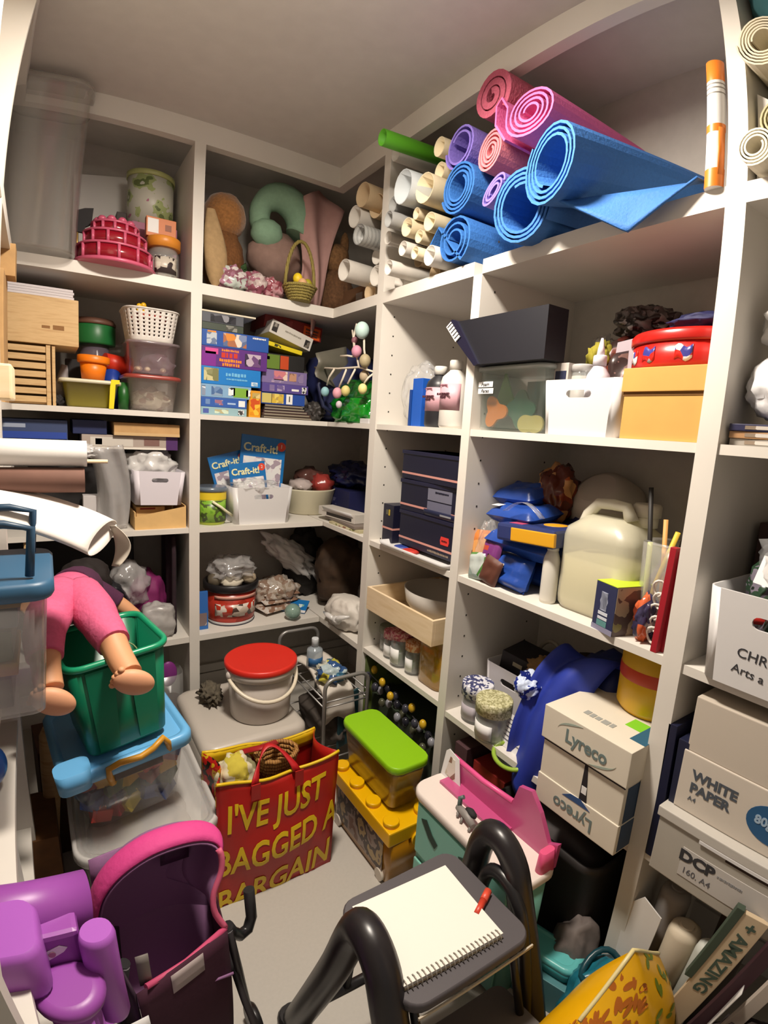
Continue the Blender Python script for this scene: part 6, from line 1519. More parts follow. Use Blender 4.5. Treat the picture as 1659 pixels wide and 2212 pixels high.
part(c_, 'saddle', MB().blob((.005, .004, .024), (.018, .011, .01), .2, 2, 2, 3), black_matte)

# ================================================================== step stool with note pad
t = thing('step_stool', 'black folding step stool in the foreground with a grey tread', 'step stool', (-0.42, -1.32, 0))
bl = M('stool_black', H('201c1e'), .33, spec=.5)
def uframe(x, ya, zt, yf, yn, rad, lean=0.0):
    # far foot -> apex -> near foot in a plane of constant x
    P = [Vector((x - lean, yf, 0)), Vector((x - lean * .4, yf + (ya - yf) * .62, zt * .66)), Vector((x, ya + .035, zt * .93)), Vector((x, ya, zt)), Vector((x, ya - .045, zt * .95)), Vector((x, ya - .075, zt * .8)), Vector((x, ya + (yn - ya) * .75, zt * .35)), Vector((x, yn, 0))]
    out = []
    for i in range(len(P) - 1):
        p0, p1, p2, p3 = P[max(i - 1, 0)], P[i], P[i + 1], P[min(i + 2, len(P) - 1)]
        for k in range(5):
            u = k / 5
            out.append(0.5 * ((2 * p1) + (-p0 + p2) * u + (2 * p0 - 5 * p1 + 4 * p2 - p3) * u * u + (-p0 + 3 * p1 - 3 * p2 + p3) * u ** 3))
    out.append(P[-1])
    return out
part(t, 'side_frame', MB().tube(uframe(-.155, 0.0, .455, .20, -.20, .03, .03), .030, 14), bl)
part(t, 'side_frame', MB().tube(uframe(.165, .03, .475, .20, -.17, .03, 0), .026, 14), bl)
part(t, 'inner_rail', MB().tube([v + Vector((-.02, -.025, -.03)) for v in uframe(.165, .02, .455, .17, -.15, .03, 0)], .013, 10), black)
for x, y in ((-.185, .20), (-.155, -.20), (.165, .20), (.165, -.17)):
    part(t, 'foot', MB().lathe([(.036, 0), (.036, .02), (.03, .03)], 16, x, y), black)
part(t, 'tread', L([(.26, .225, .03, .375), (.268, .232, .035, .381), (.268, .232, .035, .395), (.26, .225, .03, .399)], 5, cx=-.01, cy=.0), M('tread_grey', H('4c474a'), .6))
part(t, 'tread_edge', B(-.13, .12, -.119, -.116, .372, .378), col('b8ac98', .5))
part(t, 'lower_step', L([(.25, .16, .02, .19), (.256, .166, .025, .196), (.256, .166, .025, .212), (.25, .16, .02, .216)], 5, cx=0, cy=-.14), M('tread_grey2', H('57524f'), .6))
for yy, zz in ((.12, .16), (-.12, .1)):
    part(t, 'cross_bar', MB().tube([(-.155, yy, zz), (.165, yy, zz)], .011, 8), black)
for x in (-.11, .11):
    part(t, 'tread_bracket', MB().tube([(x, .09, .375), (x, .12, .16)], .008, 8), black)
    part(t, 'tread_bracket', MB().tube([(x, -.07, .375), (x, -.13, .215)], .008, 8), black)
n_ = thing('note_pad', 'white spiral note pad lying on the black step stool', 'note pad', (-0.447, -1.325, .4005), rz=-.055)
part(n_, 'page', B(-.105, .10, -.08, .088, .008, .0095), M('page', H('e6e0d6'), .8))
part(n_, 'pages', B(-.104, .099, -.079, .086, .0012, .008), paper_white)
part(n_, 'cover', B(-.105, .10, -.081, .088, 0, .0012), col('b8a68a', .7))
for k in range(22):
    x = -.097 + .189 * k / 21
    part(n_, 'wire_ring', MB().tube([(x, -.074 - .0095 * math.cos(a) - .002, .005 + .0075 * math.sin(a)) for a in [2 * PI * j / 10 for j in range(10)]], .0010, 5, True), M('wire_dark', H('a39c92'), .4, .4))
for k in range(22):
    x = -.097 + .189 * k / 21
    part(n_, 'punched_hole', B(x - .0016, x + .0016, -.0715, -.068, .0095, .0097), col('6a645c', .7))
p_ = thing('marker_pen', 'red pen lying half under the white note pad', 'pen', (-0.328, -1.338, .4058), rz=.45)
part(p_, 'barrel', MB().tube([(-.04, 0, 0), (-.004, 0, 0)], .0065, 10), col('c8402c', .4))
part(p_, 'cap', MB().tube([(-.004, 0, 0), (.022, 0, 0)], .0072, 10), col('d8503a', .4))

# ================================================================== front right floor
t = thing('aqua_case', 'aqua plastic lidded case on the floor by the dark bin', 'case', (-0.085, -1.335, .09), rz=.25)
part(t, 'base', L([(.06, .15, .02, 0), (.07, .16, .024, .03)], 5), M('aqua_dark', H('3f9a9c'), .4))
part(t, 'lid', L([(.074, .164, .026, .028), (.076, .166, .028, .034), (.074, .164, .026, .042), (.05, .13, .02, .045), (.046, .126, .018, .041)], 5), col('5fb5b4', .35))
part(t, 'latch', B(-.012, .012, -.088, -.082, .012, .04, .002), col('2a4a48', .4))
gbox('white and teal carton under the aqua case', (-0.08, -1.35, 0), .25, .10, .20, .089, M('carton_teal', H('4c7f84'), .5), [(.09, .06, 0, .05, col('c3c0b8', .5))], name='carton', cat='carton')
solo('white_flap', 'white card flap beside the aqua case', 'card', MB().prism([(-.05, 0), (.05, .0), (.055, .09), (.0, .11), (-.045, .07)], .003), label_white, (-0.06, -1.428, 0), rz=.35, rx=-.15)
t = thing('blue_comb', 'blue plastic comb toy on the floor beside the third upright', 'toy', (0.0, -1.40, 0), rz=.3)
part(t, 'spine', B(-.05, .05, -.012, .012, .06, .085, .004), col('3a6a98', .4))
for k in range(6):
    part(t, 'tooth', B(-.045 + .017 * k, -.035 + .017 * k, -.01, .01, 0, .062, .002), col('34628e', .4))
t = thing('teal_bag', 'teal plastic bag behind the yellow bag at the lower right', 'bag', (-0.09, -1.475, 0))
part(t, 'body', MB().blob((0, 0, .10), (.085, .06, .11), .2, 2, 4, 161, 0.0), M('teal_film', H('1f6a7c'), .3, bump=.4, scale=18))
part(t, 'opening', MB().tube([(.05 * math.cos(a), .035 * math.sin(a), .20 + .012 * math.sin(2 * a)) for a in [2 * PI * k / 20 for k in range(20)]], .007, 8, True), M('teal_dark', H('153f4a'), .3))
t = thing('yellow_bag', 'bright yellow bag printed with orange and green leaves, lower right', 'bag', (-0.265, -1.60, 0))
yb = M('yellow_film', H('e3a90a'), .3, bump=.3, scale=14, var=.05)
def ybag(u, v):
    a = 2 * PI * u
    sq = 3.0
    c, s_ = math.cos(a), math.sin(a)
    q = (abs(c) ** sq + abs(s_) ** sq) ** (-1 / sq)
    k = (1 - .35 * v ** 3) * (1 + .04 * noise.noise(Vector((c * 2, s_ * 2, v * 3))))
    return (.175 * c * q * k + .06 * v, .11 * s_ * q * k * (1 - .985 * v ** 4) + .03 * v, .005 + .42 * v - .09 * abs(c) * q * v * v)
bb = part(t, 'body', MB().sheet(ybag, 48, 20), yb)
part(bb, 'top_seam', MB().tube([ybag(.5 - .5 * k / 16, 1.0) for k in range(17)], .004, 8), M('bag_edge', H('d8c890'), .4))
leaf_o = col('a85a10', .4); leaf_g = col('6a7a14', .4)
def leaf_on(u, v, ang, L_, m, nm):
    pts = []
    for k in range(12):
        a = 2 * PI * k / 12
        du, dv = L_ * math.cos(a), L_ * .42 * math.sin(a)
        uu = u + (du * math.cos(ang) - dv * math.sin(ang)) / .7; vv = v + (du * math.sin(ang) + dv * math.cos(ang)) / .39
        p = Vector(ybag(uu, max(0, min(1, vv))))
        ctr = Vector((.03 * vv, 0, p.z - .02))
        pts.append(p + (p - ctr).normalized() * .0016)
    mb = MB(); n = len(pts)
    c0 = sum(pts, Vector()) / n
    mb.add([tuple(c0)] + [tuple(p) for p in pts], [(0, 1 + k, 1 + (k + 1) % n) for k in range(n)])
    return part(bb, nm, mb, m)
rl = random.Random(5)
for (cu, cv) in ((.58, .95), (.64, .90), (.70, .95), (.67, .82), (.73, .88), (.61, .80), (.50, .80), (.46, .88), (.55, .88), (.50, .95), (.58, .96), (.44, .96), (.62, .90), (.53, .70), (.47, .70), (.60, .62), (.66, .74), (.56, .78), (.63, .90), (.69, .58), (.53, .60), (.72, .82)):
    for k in range(6):
        a = 2 * PI * k / 6 + rl.random()
        leaf_on(cu + .022 * math.cos(a), cv + .045 * math.sin(a), a + rl.uniform(-.3, .3), .010, leaf_o, 'leaf_print')
for (cu, cv) in ((.86, .90), (.82, .95), (.90, .85), (.80, .55), (.84, .70), (.80, .85), (.87, .60), (.78, .70)):
    for k in range(3):
        leaf_on(cu + rl.uniform(-.02, .02), cv + rl.uniform(-.06, .06), rl.uniform(0, 3), .011, leaf_g, 'leaf_print')
solo('white_ribbon', 'white plastic strip trailing down the yellow bag', 'plastic strip', MB().sheet(lambda u, v: (.012 * (u - .5) * (1 + v), -.01 * v, .20 * v), 2, 8, .002), film_white, (-0.09, -1.70, .17), rz=.3, rx=.15)
crumple('dark crumpled cloth at the lower right corner of the floor', 'dark_cloth', 'cloth', (-0.10, -1.80, 0), (.12, .10, .16), col('2c2220', .8, var=.3, scale=20), .3, 2, 163)

# ================================================================== tubs on the left floor
t = thing('storage_tub', 'clear tub with a clear lid full of white cloth, on the floor at the left', 'tub', (-0.80, -0.56, 0))
part(t, 'body', L([(.26, .33, .04, 0), (.30, .375, .045, .245), (.312, .388, .05, .247), (.312, .388, .05, .253), (.294, .369, .042, .25), (.255, .325, .038, .005)], 6), clear_tub)
part(t, 'contents', MB().blob((0, 0, .115), (.125, .16, .11), .22, 3, 4, 171, 0.006, 1.4), col('b2a598', .85, var=.15, scale=25))
part(t, 'lid', L([(.322, .40, .055, .246), (.328, .406, .058, .252), (.328, .406, .058, .268), (.318, .396, .055, .274), (.295, .372, .05, .273), (.288, .366, .048, .264)], 6), M('lid_clear', (.74, .72, .69), .15, alpha=.32, spec=.8))
part(t, 'lid_rim', L([(.330, .408, .058, .247), (.336, .414, .06, .253), (.336, .414, .06, .268), (.330, .408, .058, .275), (.316, .394, .054, .275), (.314, .392, .053, .262)], 6, cap0=False, cap1=False), M('rim_clear', (.78, .76, .73), .2, alpha=.6))
brick_tub = thing('storage_tub', 'clear tub of toy bricks with a sky blue lid, stacked above the white cloth tub', 'tub', (-0.828, -0.525, .282), rz=.10, ry=-.10)
part(brick_tub, 'body', L([(.21, .25, .03, 0), (.27, .30, .035, .165), (.264, .294, .032, .165), (.204, .244, .027, .004)], 5), M('tub_smoke', (.42, .38, .37), .2, alpha=.09))
bl_ = col('66abdc', .4)
lidl = part(brick_tub, 'lid', L([(.285, .318, .03, .152), (.30, .33, .035, .155), (.30, .33, .035, .178), (.288, .32, .03, .186), (.262, .294, .028, .184), (.256, .288, .025, .176)], 5), bl_)
part(brick_tub, 'lid_corner', L([(.07, .06, .02, .15), (.075, .065, .022, .2)], 4, cx=-.12, cy=-.145), bl_)
hn = part(brick_tub, 'carry_handle', MB().tube([(-.045, -.158, .13), (-.05, -.166, .155), (-.05, -.170, .178), (-.025, -.174, .186), (.02, -.176, .182), (.05, -.174, .19), (.075, -.170, .205), (.085, -.166, .185), (.088, -.158, .16)], .0075, 8), col('c98f28', .4))
part(brick_tub, 'handle_plate', B(-.04, .07, -.1625, -.158, .135, .16, .002), M('handle_plate', H('6a6462'), .5, alpha=.8))
cols = ['b8322a', '2a5a34', 'd09a2a', '2c4a8a', 'c8a040', '8a2a34', '34506a', 'cfa23a', '2a3a6a', '7a3030', 'd8b048', '2a4a30']
rb = random.Random(11)
brick_mesh = {}
for i in range(50):
    layer = i // 10; k = i % 10
    x = -.085 + .042 * (k % 5) + rb.uniform(-.006, .006); y = (-.095 + .012 * (layer > 0)) if k < 5 else -.02 + rb.uniform(-.02, .06)
    z = .006 + .029 * layer + rb.uniform(0, .006)
    c = cols[(i * 5 + layer) % len(cols)]
    key = c
    if key not in brick_mesh:
        mb = B(-.023, .023, -.023, .023, 0, .032, .001)
        for a in (-.011, .011):
            for b in (-.011, .011):
                mb.lathe([(.0065, .032), (.0065, .038)], 8, a, b)
        brick_mesh[key] = mb.mesh('toy_brick')
        brick_mesh[key].materials.append(M('brick_' + c, tuple(min(1, v * 1.9 + .01) for v in H(c)), .35))
    o = bpy.data.objects.new('toy_brick', brick_mesh[key]); C.objects.link(o)
    R_ = Matrix.Translation((-0.828, -0.525, .282)) @ Euler((0, -.10, .10)).to_matrix().to_4x4() @ Matrix.Translation((x * (.95 + .07 * layer), y - .004 * layer, z)) @ Euler((rb.uniform(-.4, .4), rb.uniform(-.4, .4), rb.uniform(0, 3))).to_matrix().to_4x4()
    o.matrix_world = R_
    names = {'b8322a': 'red', '2a5a34': 'green', 'd09a2a': 'amber', '2c4a8a': 'blue', 'c8a040': 'yellow', '8a2a34': 'dark red', '34506a': 'slate', 'cfa23a': 'mustard', '2a3a6a': 'navy', '7a3030': 'maroon', 'd8b048': 'pale yellow', '2a4a30': 'dark green'}
    tag(o, names[c] + ' toy brick in the ' + ('bottom', 'second lowest', 'middle', 'second highest', 'top')[layer] + ' layer of the blue lidded tub', 'toy brick', 'toy bricks in the blue lidded tub')

# ================================================================== green bin
t = thing('green_bin', 'tapered green plastic bin standing on the blue lidded tub', 'bin', (-0.838, -0.555, .472), rz=.16, ry=-.10)
gp = M('bin_green', H('0f6e4e'), .3)
nb = [(.145, .16, .02, 0)]
part(t, 'body', L([(.17, .18, .02, 0), (.18, .19, .022, .008), (.215, .235, .035, .235), (.207, .227, .03, .235), (.173, .183, .018, .012)], 6), gp)
part(t, 'rim', L([(.217, .237, .036, .228), (.229, .249, .042, .231), (.233, .253, .044, .238), (.227, .247, .042, .245), (.207, .227, .03, .243), (.205, .225, .03, .234)], 6, cap0=False, cap1=False), col('159066', .3))
for x in (-.045, .045):
    part(t, 'front_flute', MB().prism([(-.022, 0.012), (.022, .012), (.030, .225), (-.030, .225)], .004).xf(Matrix.Translation((x, 0, 0)) @ Matrix.Translation((0, -.0965, 0)) @ Matrix.Rotation(.10, 4, 'X')), M('bin_green_rib', H('127a58'), .3))
part(t, 'hoop', MB().tube([(.04 + .035 * math.cos(a), .02 + .02 * math.sin(a), .17 + .03 * math.sin(a)) for a in [2 * PI * k / 20 for k in range(20)]], .002, 6, True), col('7a8a5a', .4))

# ================================================================== doll lying over the bin
d = thing('doll', 'large doll in pink leggings and purple top lying face down over the green bin', 'doll', (-0.92, -0.46, .70))
def D(p): return Vector(p) - Vector((-0.92, -0.46, .70))
skin = M('doll_skin', H('d39a70'), .55)
pinkl = M('leggings_pink', H('d35f86'), .85, bump=.5, scale=110, var=.06)
purp = M('top_purple', H('4a1f3e'), .9, bump=.4, scale=60)
def limb(pts, rad, n=6, seg=16):
    P = [D(p) for p in pts]; out = []; rr = []
    for i in range(len(P) - 1):
        p0, p1, p2, p3 = P[max(i - 1, 0)], P[i], P[i + 1], P[min(i + 2, len(P) - 1)]
        for k in range(n):
            u = k / n
            out.append(0.5 * ((2 * p1) + (-p0 + p2) * u + (2 * p0 - 5 * p1 + 4 * p2 - p3) * u * u + (-p0 + 3 * p1 - 3 * p2 + p3) * u ** 3))
            s_ = u * u * (3 - 2 * u)
            rr.append(rad[i] * (1 - s_) + rad[i + 1] * s_)
    out.append(P[-1]); rr.append(rad[-1])
    return out, rr
LL = [(-.945, -.44, .79), (-.972, -.54, .782), (-.985, -.62, .765), (-.986, -.675, .735)]
RL = [(-.905, -.44, .785), (-.885, -.53, .775), (-.868, -.60, .755), (-.852, -.655, .735)]
lg = MB()
for pts in (LL, RL):
    a, b = limb(pts, (.052, .05, .042, .036)); lg.tube(a, b, 18)
lg.blob(D((-.927, -.415, .785)), (.062, .075, .055), 0, 1, 4)
part(d, 'leggings', lg, pinkl)
a, b = limb([(-.985, -.655, .748), (-.985, -.70, .715), (-.98, -.735, .69)], (.031, .028, .026)); part(d, 'calf', MB().tube(a, b, 16), skin)
a, b = limb([(-.856, -.64, .742), (-.843, -.69, .712), (-.83, -.735, .692)], (.031, .028, .026)); part(d, 'calf', MB().tube(a, b, 16), skin)
a, b = limb([(-.83, -.24, .715), (-.79, -.245, .68), (-.758, -.25, .65), (-.742, -.255, .635)], (.024, .022, .019, .012)); part(d, 'forearm', MB().tube(a, b, 14), skin)
a, b = limb([(-.955, -.26, .75), (-1.0, -.28, .735), (-1.04, -.30, .71)], (.024, .022, .018)); part(d, 'forearm', MB().tube(a, b, 14), skin)
part(d, 'head', MB().blob(D((-.89, -.15, .72)), (.055, .06, .06), 0, 1, 3), skin)
def foot(c, dx, dz, nm):
    mb = MB()
    R_ = Matrix.Translation(D(c)) @ Euler((.30, dz, 0)).to_matrix().to_4x4()
    f = MB().blob((0, 0, 0), (.043, .019, .031), 0, 1, 4)
    mb.add([R_ @ Vector(v) for v in f.v], f.f, True)
    fo = part(d, nm, mb, M('doll_sole', H('dca07a'), .55))
    for k in range(5):
        q = R_ @ Vector((dx * (.040 - .002 * abs(k - 2)), .004, -.022 + .011 * k))
        part(fo, 'toe', MB().blob(q, (.0075, .008, .0062), 0, 1, 2), skin)
foot((-.975, -.755, .672), -1, .55, 'foot')
foot((-.825, -.755, .682), -1, .42, 'foot')
tp = MB()
a, b = limb([(-.925, -.40, .785), (-.905, -.32, .768), (-.885, -.22, .74)], (.058, .062, .05)); tp.tube(a, b, 18)
a, b = limb([(-.875, -.24, .745), (-.845, -.24, .725), (-.80, -.244, .69)], (.036, .032, .029)); tp.tube(a, b, 14)
a, b = limb([(-.93, -.25, .75), (-.965, -.265, .748), (-.99, -.275, .74)], (.034, .03, .028)); tp.tube(a, b, 14)
part(d, 'top', tp, purp)
hd = part(d, 'hair', MB().blob(D((-.875, -.10, .725)), (.075, .07, .07), .12, 3, 4, 175), col('1a1210', .8))
hnd = part(d, 'hand', MB().blob(D((-.742, -.257, .633)), (.017, .012, .017), 0, 1, 3), skin)
for k in range(4):
    part(hnd, 'finger', MB().tube([D((-.736 + .003 * k, -.264 + .006 * k, .628)), D((-.727 + .002 * k, -.266 + .007 * k, .612)), D((-.724 + .002 * k, -.262 + .007 * k, .600))], [.0045, .004, .003], 6), skin)
part(hnd, 'thumb', MB().tube([D((-.752, -.268, .632)), D((-.748, -.275, .618)), D((-.742, -.275, .608))], [.0048, .004, .003], 6), skin)

# ================================================================== left unit: rolls, drooping paper, boxes
YR = -.71
zS = 1.085
brown_p = M('brown_paper', H('6a4a3e'), .8, var=.1, scale=20)
o = paper_tube('white paper roll sticking out of the left shelving', (-.897, YR, zS + .077), .46, .0255, paper_white, 'paper rolls in the left shelving', aim=(-1, .02, .005), th=.0015, name='paper_roll', cat='paper roll')
o = paper_tube('brown paper roll under the white one in the left shelving', (-.902, YR - .005, zS + .0255), .46, .0245, brown_p, 'paper rolls in the left shelving', aim=(-1, .02, .0), th=.002, name='paper_roll', cat='paper roll')
solo('dowel', 'thin pale wooden dowel above the white paper roll', 'dowel', MB().tube([(0, 0, 0), (-.4, .0, .0)], .004, 8), wood_ply, (-.855, -.66, zS + .058))
def bez(a, b, c, t_):
    a, b, c = Vector(a), Vector(b), Vector(c)
    return a * (1 - t_) ** 2 + b * 2 * t_ * (1 - t_) + c * t_ * t_
def droop(u, v):
    # flattened roll: u from the shelf to the free end, v round the cross-section
    far = bez((-1.32, -.67, 1.112), (-1.02, -.69, 1.125), (-.843, -.69, 1.013), u)
    near = bez((-1.32, -.80, 1.10), (-1.05, -.81, 1.085), (-.905, -.80, .985), u)
    a = 2 * PI * v
    k = .5 - .5 * math.cos(a)
    return tuple(far.lerp(near, k) + Vector((0, 0, 1)) * (.012 + .010 * u) * math.sin(a))
t = thing('paper_sheet', 'large flattened roll of white paper drooping out of the left shelving', 'paper', (-1.2, -.74, 1.10))
off = Matrix.Translation((1.2, .74, -1.10))
part(t, 'sheet', MB().sheet(droop, 22, 28, .0012).xf(off), M('paper_warm', H('e2d9d2'), .85))
part(t, 'curl', MB().sheet(lambda u, v: (-.862 + .040 * math.sin(.3 + 2.4 * u) * (.35 + .65 * v), -.70 - .03 * v, 1.012 - .085 * u + .006 * v), 14, 6, .0012).xf(off), M('paper_cream', H('cdc2b2'), .85))
solo('wooden_box', 'pale wooden box end at the left edge of the picture', 'box', B(-.18, .18, -.06, .06, 0, .062, .004), wood_ply, (-1.195, -.72, zB))
t = thing('storage_tub', 'smoky clear box with a blue lid and handles at the left edge', 'tub', (-1.115, -.868, .765))
part(t, 'body', L([(.26, .20, .02, 0), (.285, .225, .025, .20), (.279, .219, .022, .20), (.254, .194, .018, .004)], 5), M('smoke_clear', (.30, .28, .27), .25, alpha=.25))
bd2 = col('1c3a52', .45)
lq = part(t, 'lid', L([(.298, .24, .03, .194), (.305, .246, .032, .20), (.305, .246, .032, .216), (.295, .236, .03, .222)], 5), M('lid_steel_blue', H('2c5573'), .45))
part(lq, 'handle', MB().tube([(.12, -.09, .226), (.125, -.09, .30), (.09, -.09, .308), (.02, -.09, .308)], .0065, 8), bd2)
part(lq, 'handle', MB().tube([(.12, .07, .226), (.125, .07, .30), (.09, .07, .308), (.02, .07, .308)], .0065, 8), bd2)
for i, (x, z_, h_, c) in enumerate(((.04, .006, .05, '4a4a52'), (.05, .06, .022, 'a8862a'), (.045, .085, .05, '2a4a24'), (.055, .14, .03, '4a5a6a'), (.06, .172, .02, 'a07834'))):
    part(t, 'contents_block', B(-.08, x + .045, -.075, .075, z_, z_ + h_, .003), col(c, .6))
gbox('dark brown cardboard pile beside the left upright near the floor', (-0.985, -0.30, 0), .1, .10, .16, .34, M('dark_card', H('4a2c18'), .8, var=.2, scale=20), name='cardboard_box', cat='box')
gbox('brown cardboard box on the floor at the far left', (-1.03, -0.48, 0), 0, .07, .2, .22, M('brown_card', H('6a4420'), .8, var=.2, scale=20), name='cardboard_box', cat='box')
solo('wooden_bat', 'pale wooden bat leaning in the dark gap at the left', 'bat', MB().lathe([(.012, 0), (.016, .1), (.026, .3), (.028, .40), (.02, .42)], 14), wood_pale, (-1.015, -0.40, .0), ry=.06)

# ================================================================== purple ride-on toy
t = thing('ride_on_toy', 'purple plastic ride-on toy at the lower left', 'ride-on toy', (-1.02, -1.20, 0))
pu = M('toy_purple', H('93489f'), .4); puL = M('toy_purple_light', H('a659b8'), .4)
part(t, 'cross_beam', MB().tube([(-.16, .02, .592), (-.02, .035, .566), (.062, .045, .555)], [.042, .042, .040], 24), pu)
part(t, 'seat', L([(.11, .10, .02, .52), (.12, .11, .026, .532), (.12, .11, .028, .600), (.108, .098, .024, .612)], 5, cx=-.062, cy=-.035), puL)
part(t, 'recess_wall', B(-.02, .045, -.03, .02, .40, .575, .008), pu)
part(t, 'upright_tube', MB().lathe([(.022, .40), (.025, .41), (.025, .565), (.021, .577)], 24, .066, -.04), puL)
part(t, 'collar', MB().lathe([(.042, .498), (.049, .503), (.051, .512), (.046, .521), (.034, .524)], 32, .013, -.075), pu)
part(t, 'column', MB().lathe([(.034, .0), (.036, .02), (.036, .504)], 28, .013, -.075), puL)
part(t, 'lower_block', L([(.12, .10, .02, .30), (.13, .11, .028, .312), (.13, .11, .028, .36), (.118, .098, .024, .372)], 5, cx=-.065, cy=-.10), puL)
part(t, 'base', L([(.20, .22, .04, .05), (.22, .24, .05, .07), (.22, .24, .05, .20), (.18, .20, .05, .29)], 6, cx=-.02, cy=-.06), pu)
part(t, 'white_axle', MB().tube([(-.16, -.13, .47), (-.085, -.135, .47), (-.070, -.135, .455), (-.075, -.135, .33)], [.02, .022, .018, .03], 14), col('d8d2cc', .4))
part(t, 'sticker', MB().prism([(-.008, .530), (.02, .543), (.026, .550), (.016, .556), (-.008, .548)], .001).xf(Matrix.Translation((0, -.0308, 0))), label_white)
part(t, 'sticker_eye', MB().lathe([(.005, 0), (.005, .001)], 12).xf(Matrix.Translation((.004, -.0316, .543)) @ Matrix.Rotation(PI / 2, 4, 'X')), col('b07a8a', .5))
for x, y in ((-.12, -.13), (-.12, .03), (.06, -.02)):
    part(t, 'wheel', MB().lathe([(.05, -.018), (.055, -.012), (.055, .012), (.05, .018)], 22).xf(Matrix.Translation((x, y, .056)) @ Matrix.Rotation(PI / 2, 4, 'Y')), black)

# ================================================================== doll stroller
t = thing('doll_stroller', 'pink and purple doll stroller with a hood in the foreground', 'doll stroller', (-0.83, -1.10, 0))
hp = M('hood_pink', H('c73a80'), .75, bump=.3, scale=80); hd_ = M('hood_plum', H('855c83'), .85, bump=.2, scale=40); mar = M('maroon_cloth', H('3a1026'), .85, bump=.2, scale=40)
RIM = [(-0.116, 0.01, 0.422), (-0.102, 0.01, 0.472), (-0.072, 0.01, 0.508), (-0.025, 0.01, 0.531), (0.028, 0.01, 0.534), (0.069, 0.01, 0.523), (0.088, 0.0, 0.507), (0.087, -0.01, 0.475), (0.07, -0.02, 0.442), (0.068, -0.03, 0.412), (0.083, -0.04, 0.379)]
def rim_at(u):
    f = u * (len(RIM) - 1); i = min(int(f), len(RIM) - 2); q = f - i
    P = [Vector(RIM[max(i - 1, 0)]), Vector(RIM[i]), Vector(RIM[i + 1]), Vector(RIM[min(i + 2, len(RIM) - 1)])]
    return 0.5 * ((2 * P[1]) + (-P[0] + P[2]) * q + (2 * P[0] - 5 * P[1] + 4 * P[2] - P[3]) * q * q + (-P[0] + 3 * P[1] - 3 * P[2] + P[3]) * q ** 3)
HC = Vector((-.02, .09, .44))
def hood(u, v):
    p = rim_at(u)
    q = HC + (p - Vector((-.02, .0, .44))) * (.98 - .30 * v * v)
    return tuple(p.lerp(q + Vector((0, 0, .0)), v) + Vector((0, .02 * math.sin(PI * v), 0)))
part(t, 'hood', MB().sheet(hood, 34, 10, .003), hd_)
part(t, 'hood_rim', MB().sheet(lambda u, v: tuple(Vector(hood(u * .62, .42 * v)) + (rim_at(u * .62) - Vector((-.02, .0, .40))).normalized() * (.006 + .010 * math.sin(PI * v))), 30, 6, .004), hp)
part(t, 'hood_back', MB().sheet(lambda u, v: tuple(Vector(hood(u, 1.0)).lerp(HC + Vector((.0, .02, -.02)), v)), 30, 6, .003), hd_)
part(t, 'seat_back', MB().sheet(lambda u, v: (-.115 + .205 * u, .085 - .03 * v + .012 * math.sin(PI * u), .50 - .36 * v), 10, 10, .004), hd_)
part(t, 'window', MB().sheet(lambda u, v: (-.0 + .05 * u, .068 - .004 * v, .455 + .045 * v), 3, 3, .002), M('window_plum', H('3c1c3a'), .5))
part(t, 'rim_piping', MB().tube([rim_at(.58 + .42 * k / 14) for k in range(15)], .0055, 8), col('c95a78', .6))
part(t, 'piping', MB().tube([(.083, -.04, .379), (.005, -.07, .372), (-.068, -.105, .39)], .0055, 8), col('c24a70', .6))
part(t, 'seat', MB().sheet(lambda u, v: (-.10 + .185 * u, .09 - .16 * v, .36 - .12 * math.sin(v * 2.6)), 12, 14, .004), hd_)
part(t, 'front_panel', MB().sheet(lambda u, v: tuple(Vector((-.085, -.112, .39)).lerp(Vector((.083, -.042, .377)), u) + Vector((.0, -.012 * math.sin(PI * v), -.30 * v * (1 - .15 * u))) - Vector((.0 * v, 0, 0))), 12, 10, .004), mar)
part(t, 'left_panel', MB().sheet(lambda u, v: tuple(Vector((-.112, -.0, .44)).lerp(Vector((-.085, -.112, .39)), u) + Vector((0, 0, -.26 * v))), 8, 8, .004), M('left_panel_dark', H('2a1426'), .85))
part(t, 'right_panel', MB().sheet(lambda u, v: tuple(Vector((.09, .07, .40)).lerp(Vector((.083, -.042, .377)), u) + Vector((0, 0, -.24 * v))), 8, 8, .004), mar)
def on_panel(u, v, o_=.004):
    p = Vector((-.085, -.112, .39)).lerp(Vector((.083, -.042, .377)), u) + Vector((.0, -.012 * math.sin(PI * v), -.30 * v * (1 - .15 * u)))
    return p + Vector((.38, -.92, 0)) * o_
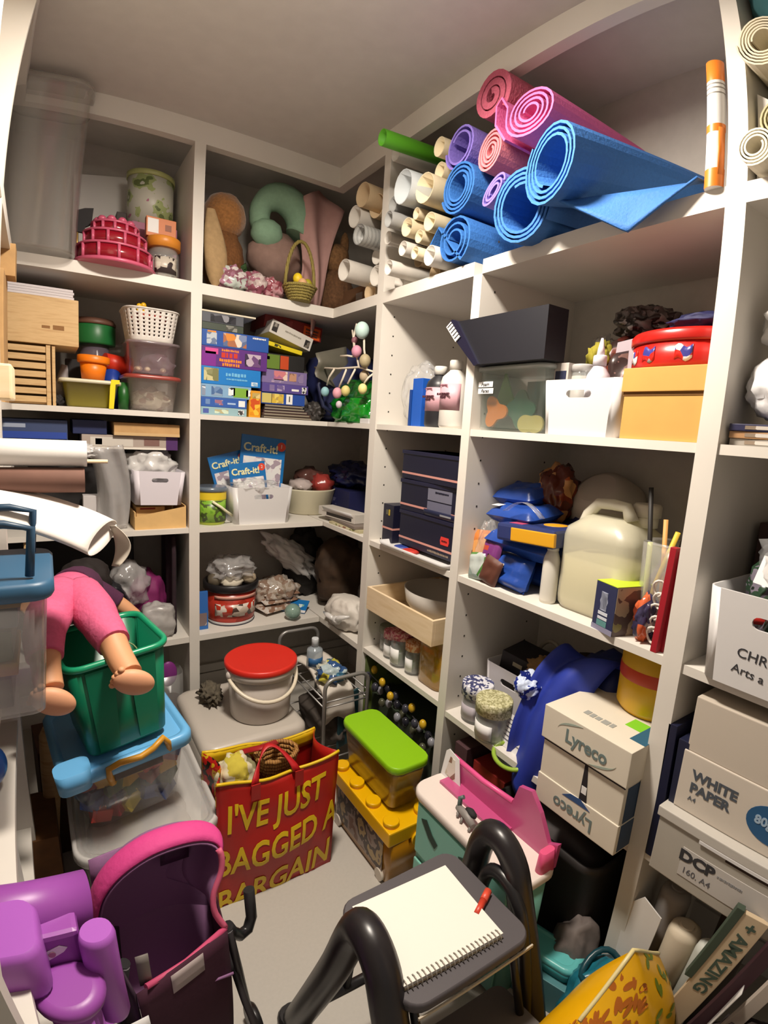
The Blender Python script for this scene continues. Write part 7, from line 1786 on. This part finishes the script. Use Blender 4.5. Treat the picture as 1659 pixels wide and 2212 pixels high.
part(t, 'label', MB().sheet(lambda u, v: tuple(on_panel(.34 + .36 * u, .02 + .13 * v)), 5, 3, .001), col('a89a98', .6))
part(t, 'tag', MB().sheet(lambda u, v: tuple(on_panel(-.18 + .2 * u, .10 + .22 * v + .02 * u, .016)), 4, 3, .001), label_white)
part(t, 'tag_print', MB().sheet(lambda u, v: tuple(on_panel(-.12 + .06 * u, .16 + .08 * v, .019)), 2, 2, .001), ink)
part(t, 'strap', MB().sheet(lambda u, v: (-.075 + .02 * u, -.085 - .005 * v, .44 - .06 * v), 2, 4, .003), col('7a746e', .6))
fm = M('frame_grey', H('3a3638'), .4, .3)
for s_ in (-1, 1):
    part(t, 'frame_leg', MB().tube([(.088 * s_, -.04, .372), (.11 * s_, -.02, .24), (.136 * s_, .0, .05)], .0075, 10), fm)
    part(t, 'frame_leg', MB().tube([(.088 * s_, .06, .36), (.11 * s_, -.05, .18), (.136 * s_, -.13, .04)], .0075, 10), fm)
    hb = part(t, 'handle', MB().tube([(.088 * s_, -.035, .375), (.098 * s_, -.03, .350), (.115 * s_, -.022, .326), (.132 * s_, -.015, .325), (.141 * s_, -.01, .345), (.14 * s_, .0, .40)], .0105, 10), black)
    for y in (.0, -.13):
        w_ = part(t, 'wheel', MB().lathe([(.034, -.01), (.038, -.006), (.038, .006), (.034, .01)], 20).xf(Matrix.Translation((.142 * s_, y, .038)) @ Matrix.Rotation(PI / 2, 4, 'Y')), black)
        part(w_, 'hub', MB().lathe([(.012, -.012), (.012, .012)], 12).xf(Matrix.Translation((.142 * s_, y, .038)) @ Matrix.Rotation(PI / 2, 4, 'Y')), col('7a7478', .4))
solo('blue_ball', 'blue ball with a yellow stripe at the left edge of the picture', 'ball', MB().blob((0, 0, .045), (.045, .045, .045), 0, 1, 4), PRINT('ball_print', [H('24509c'), H('24509c'), H('d8c42a'), H('24509c')], 8, .3, 'wave'), (-1.105, -.82, .553))
solo('paper_sheet', 'white sheet of paper standing against the left shelving near the floor', 'paper', B(-.05, .05, -.001, .001, 0, .20), paper_white, (-1.12, -.78, .26), rx=-.03)
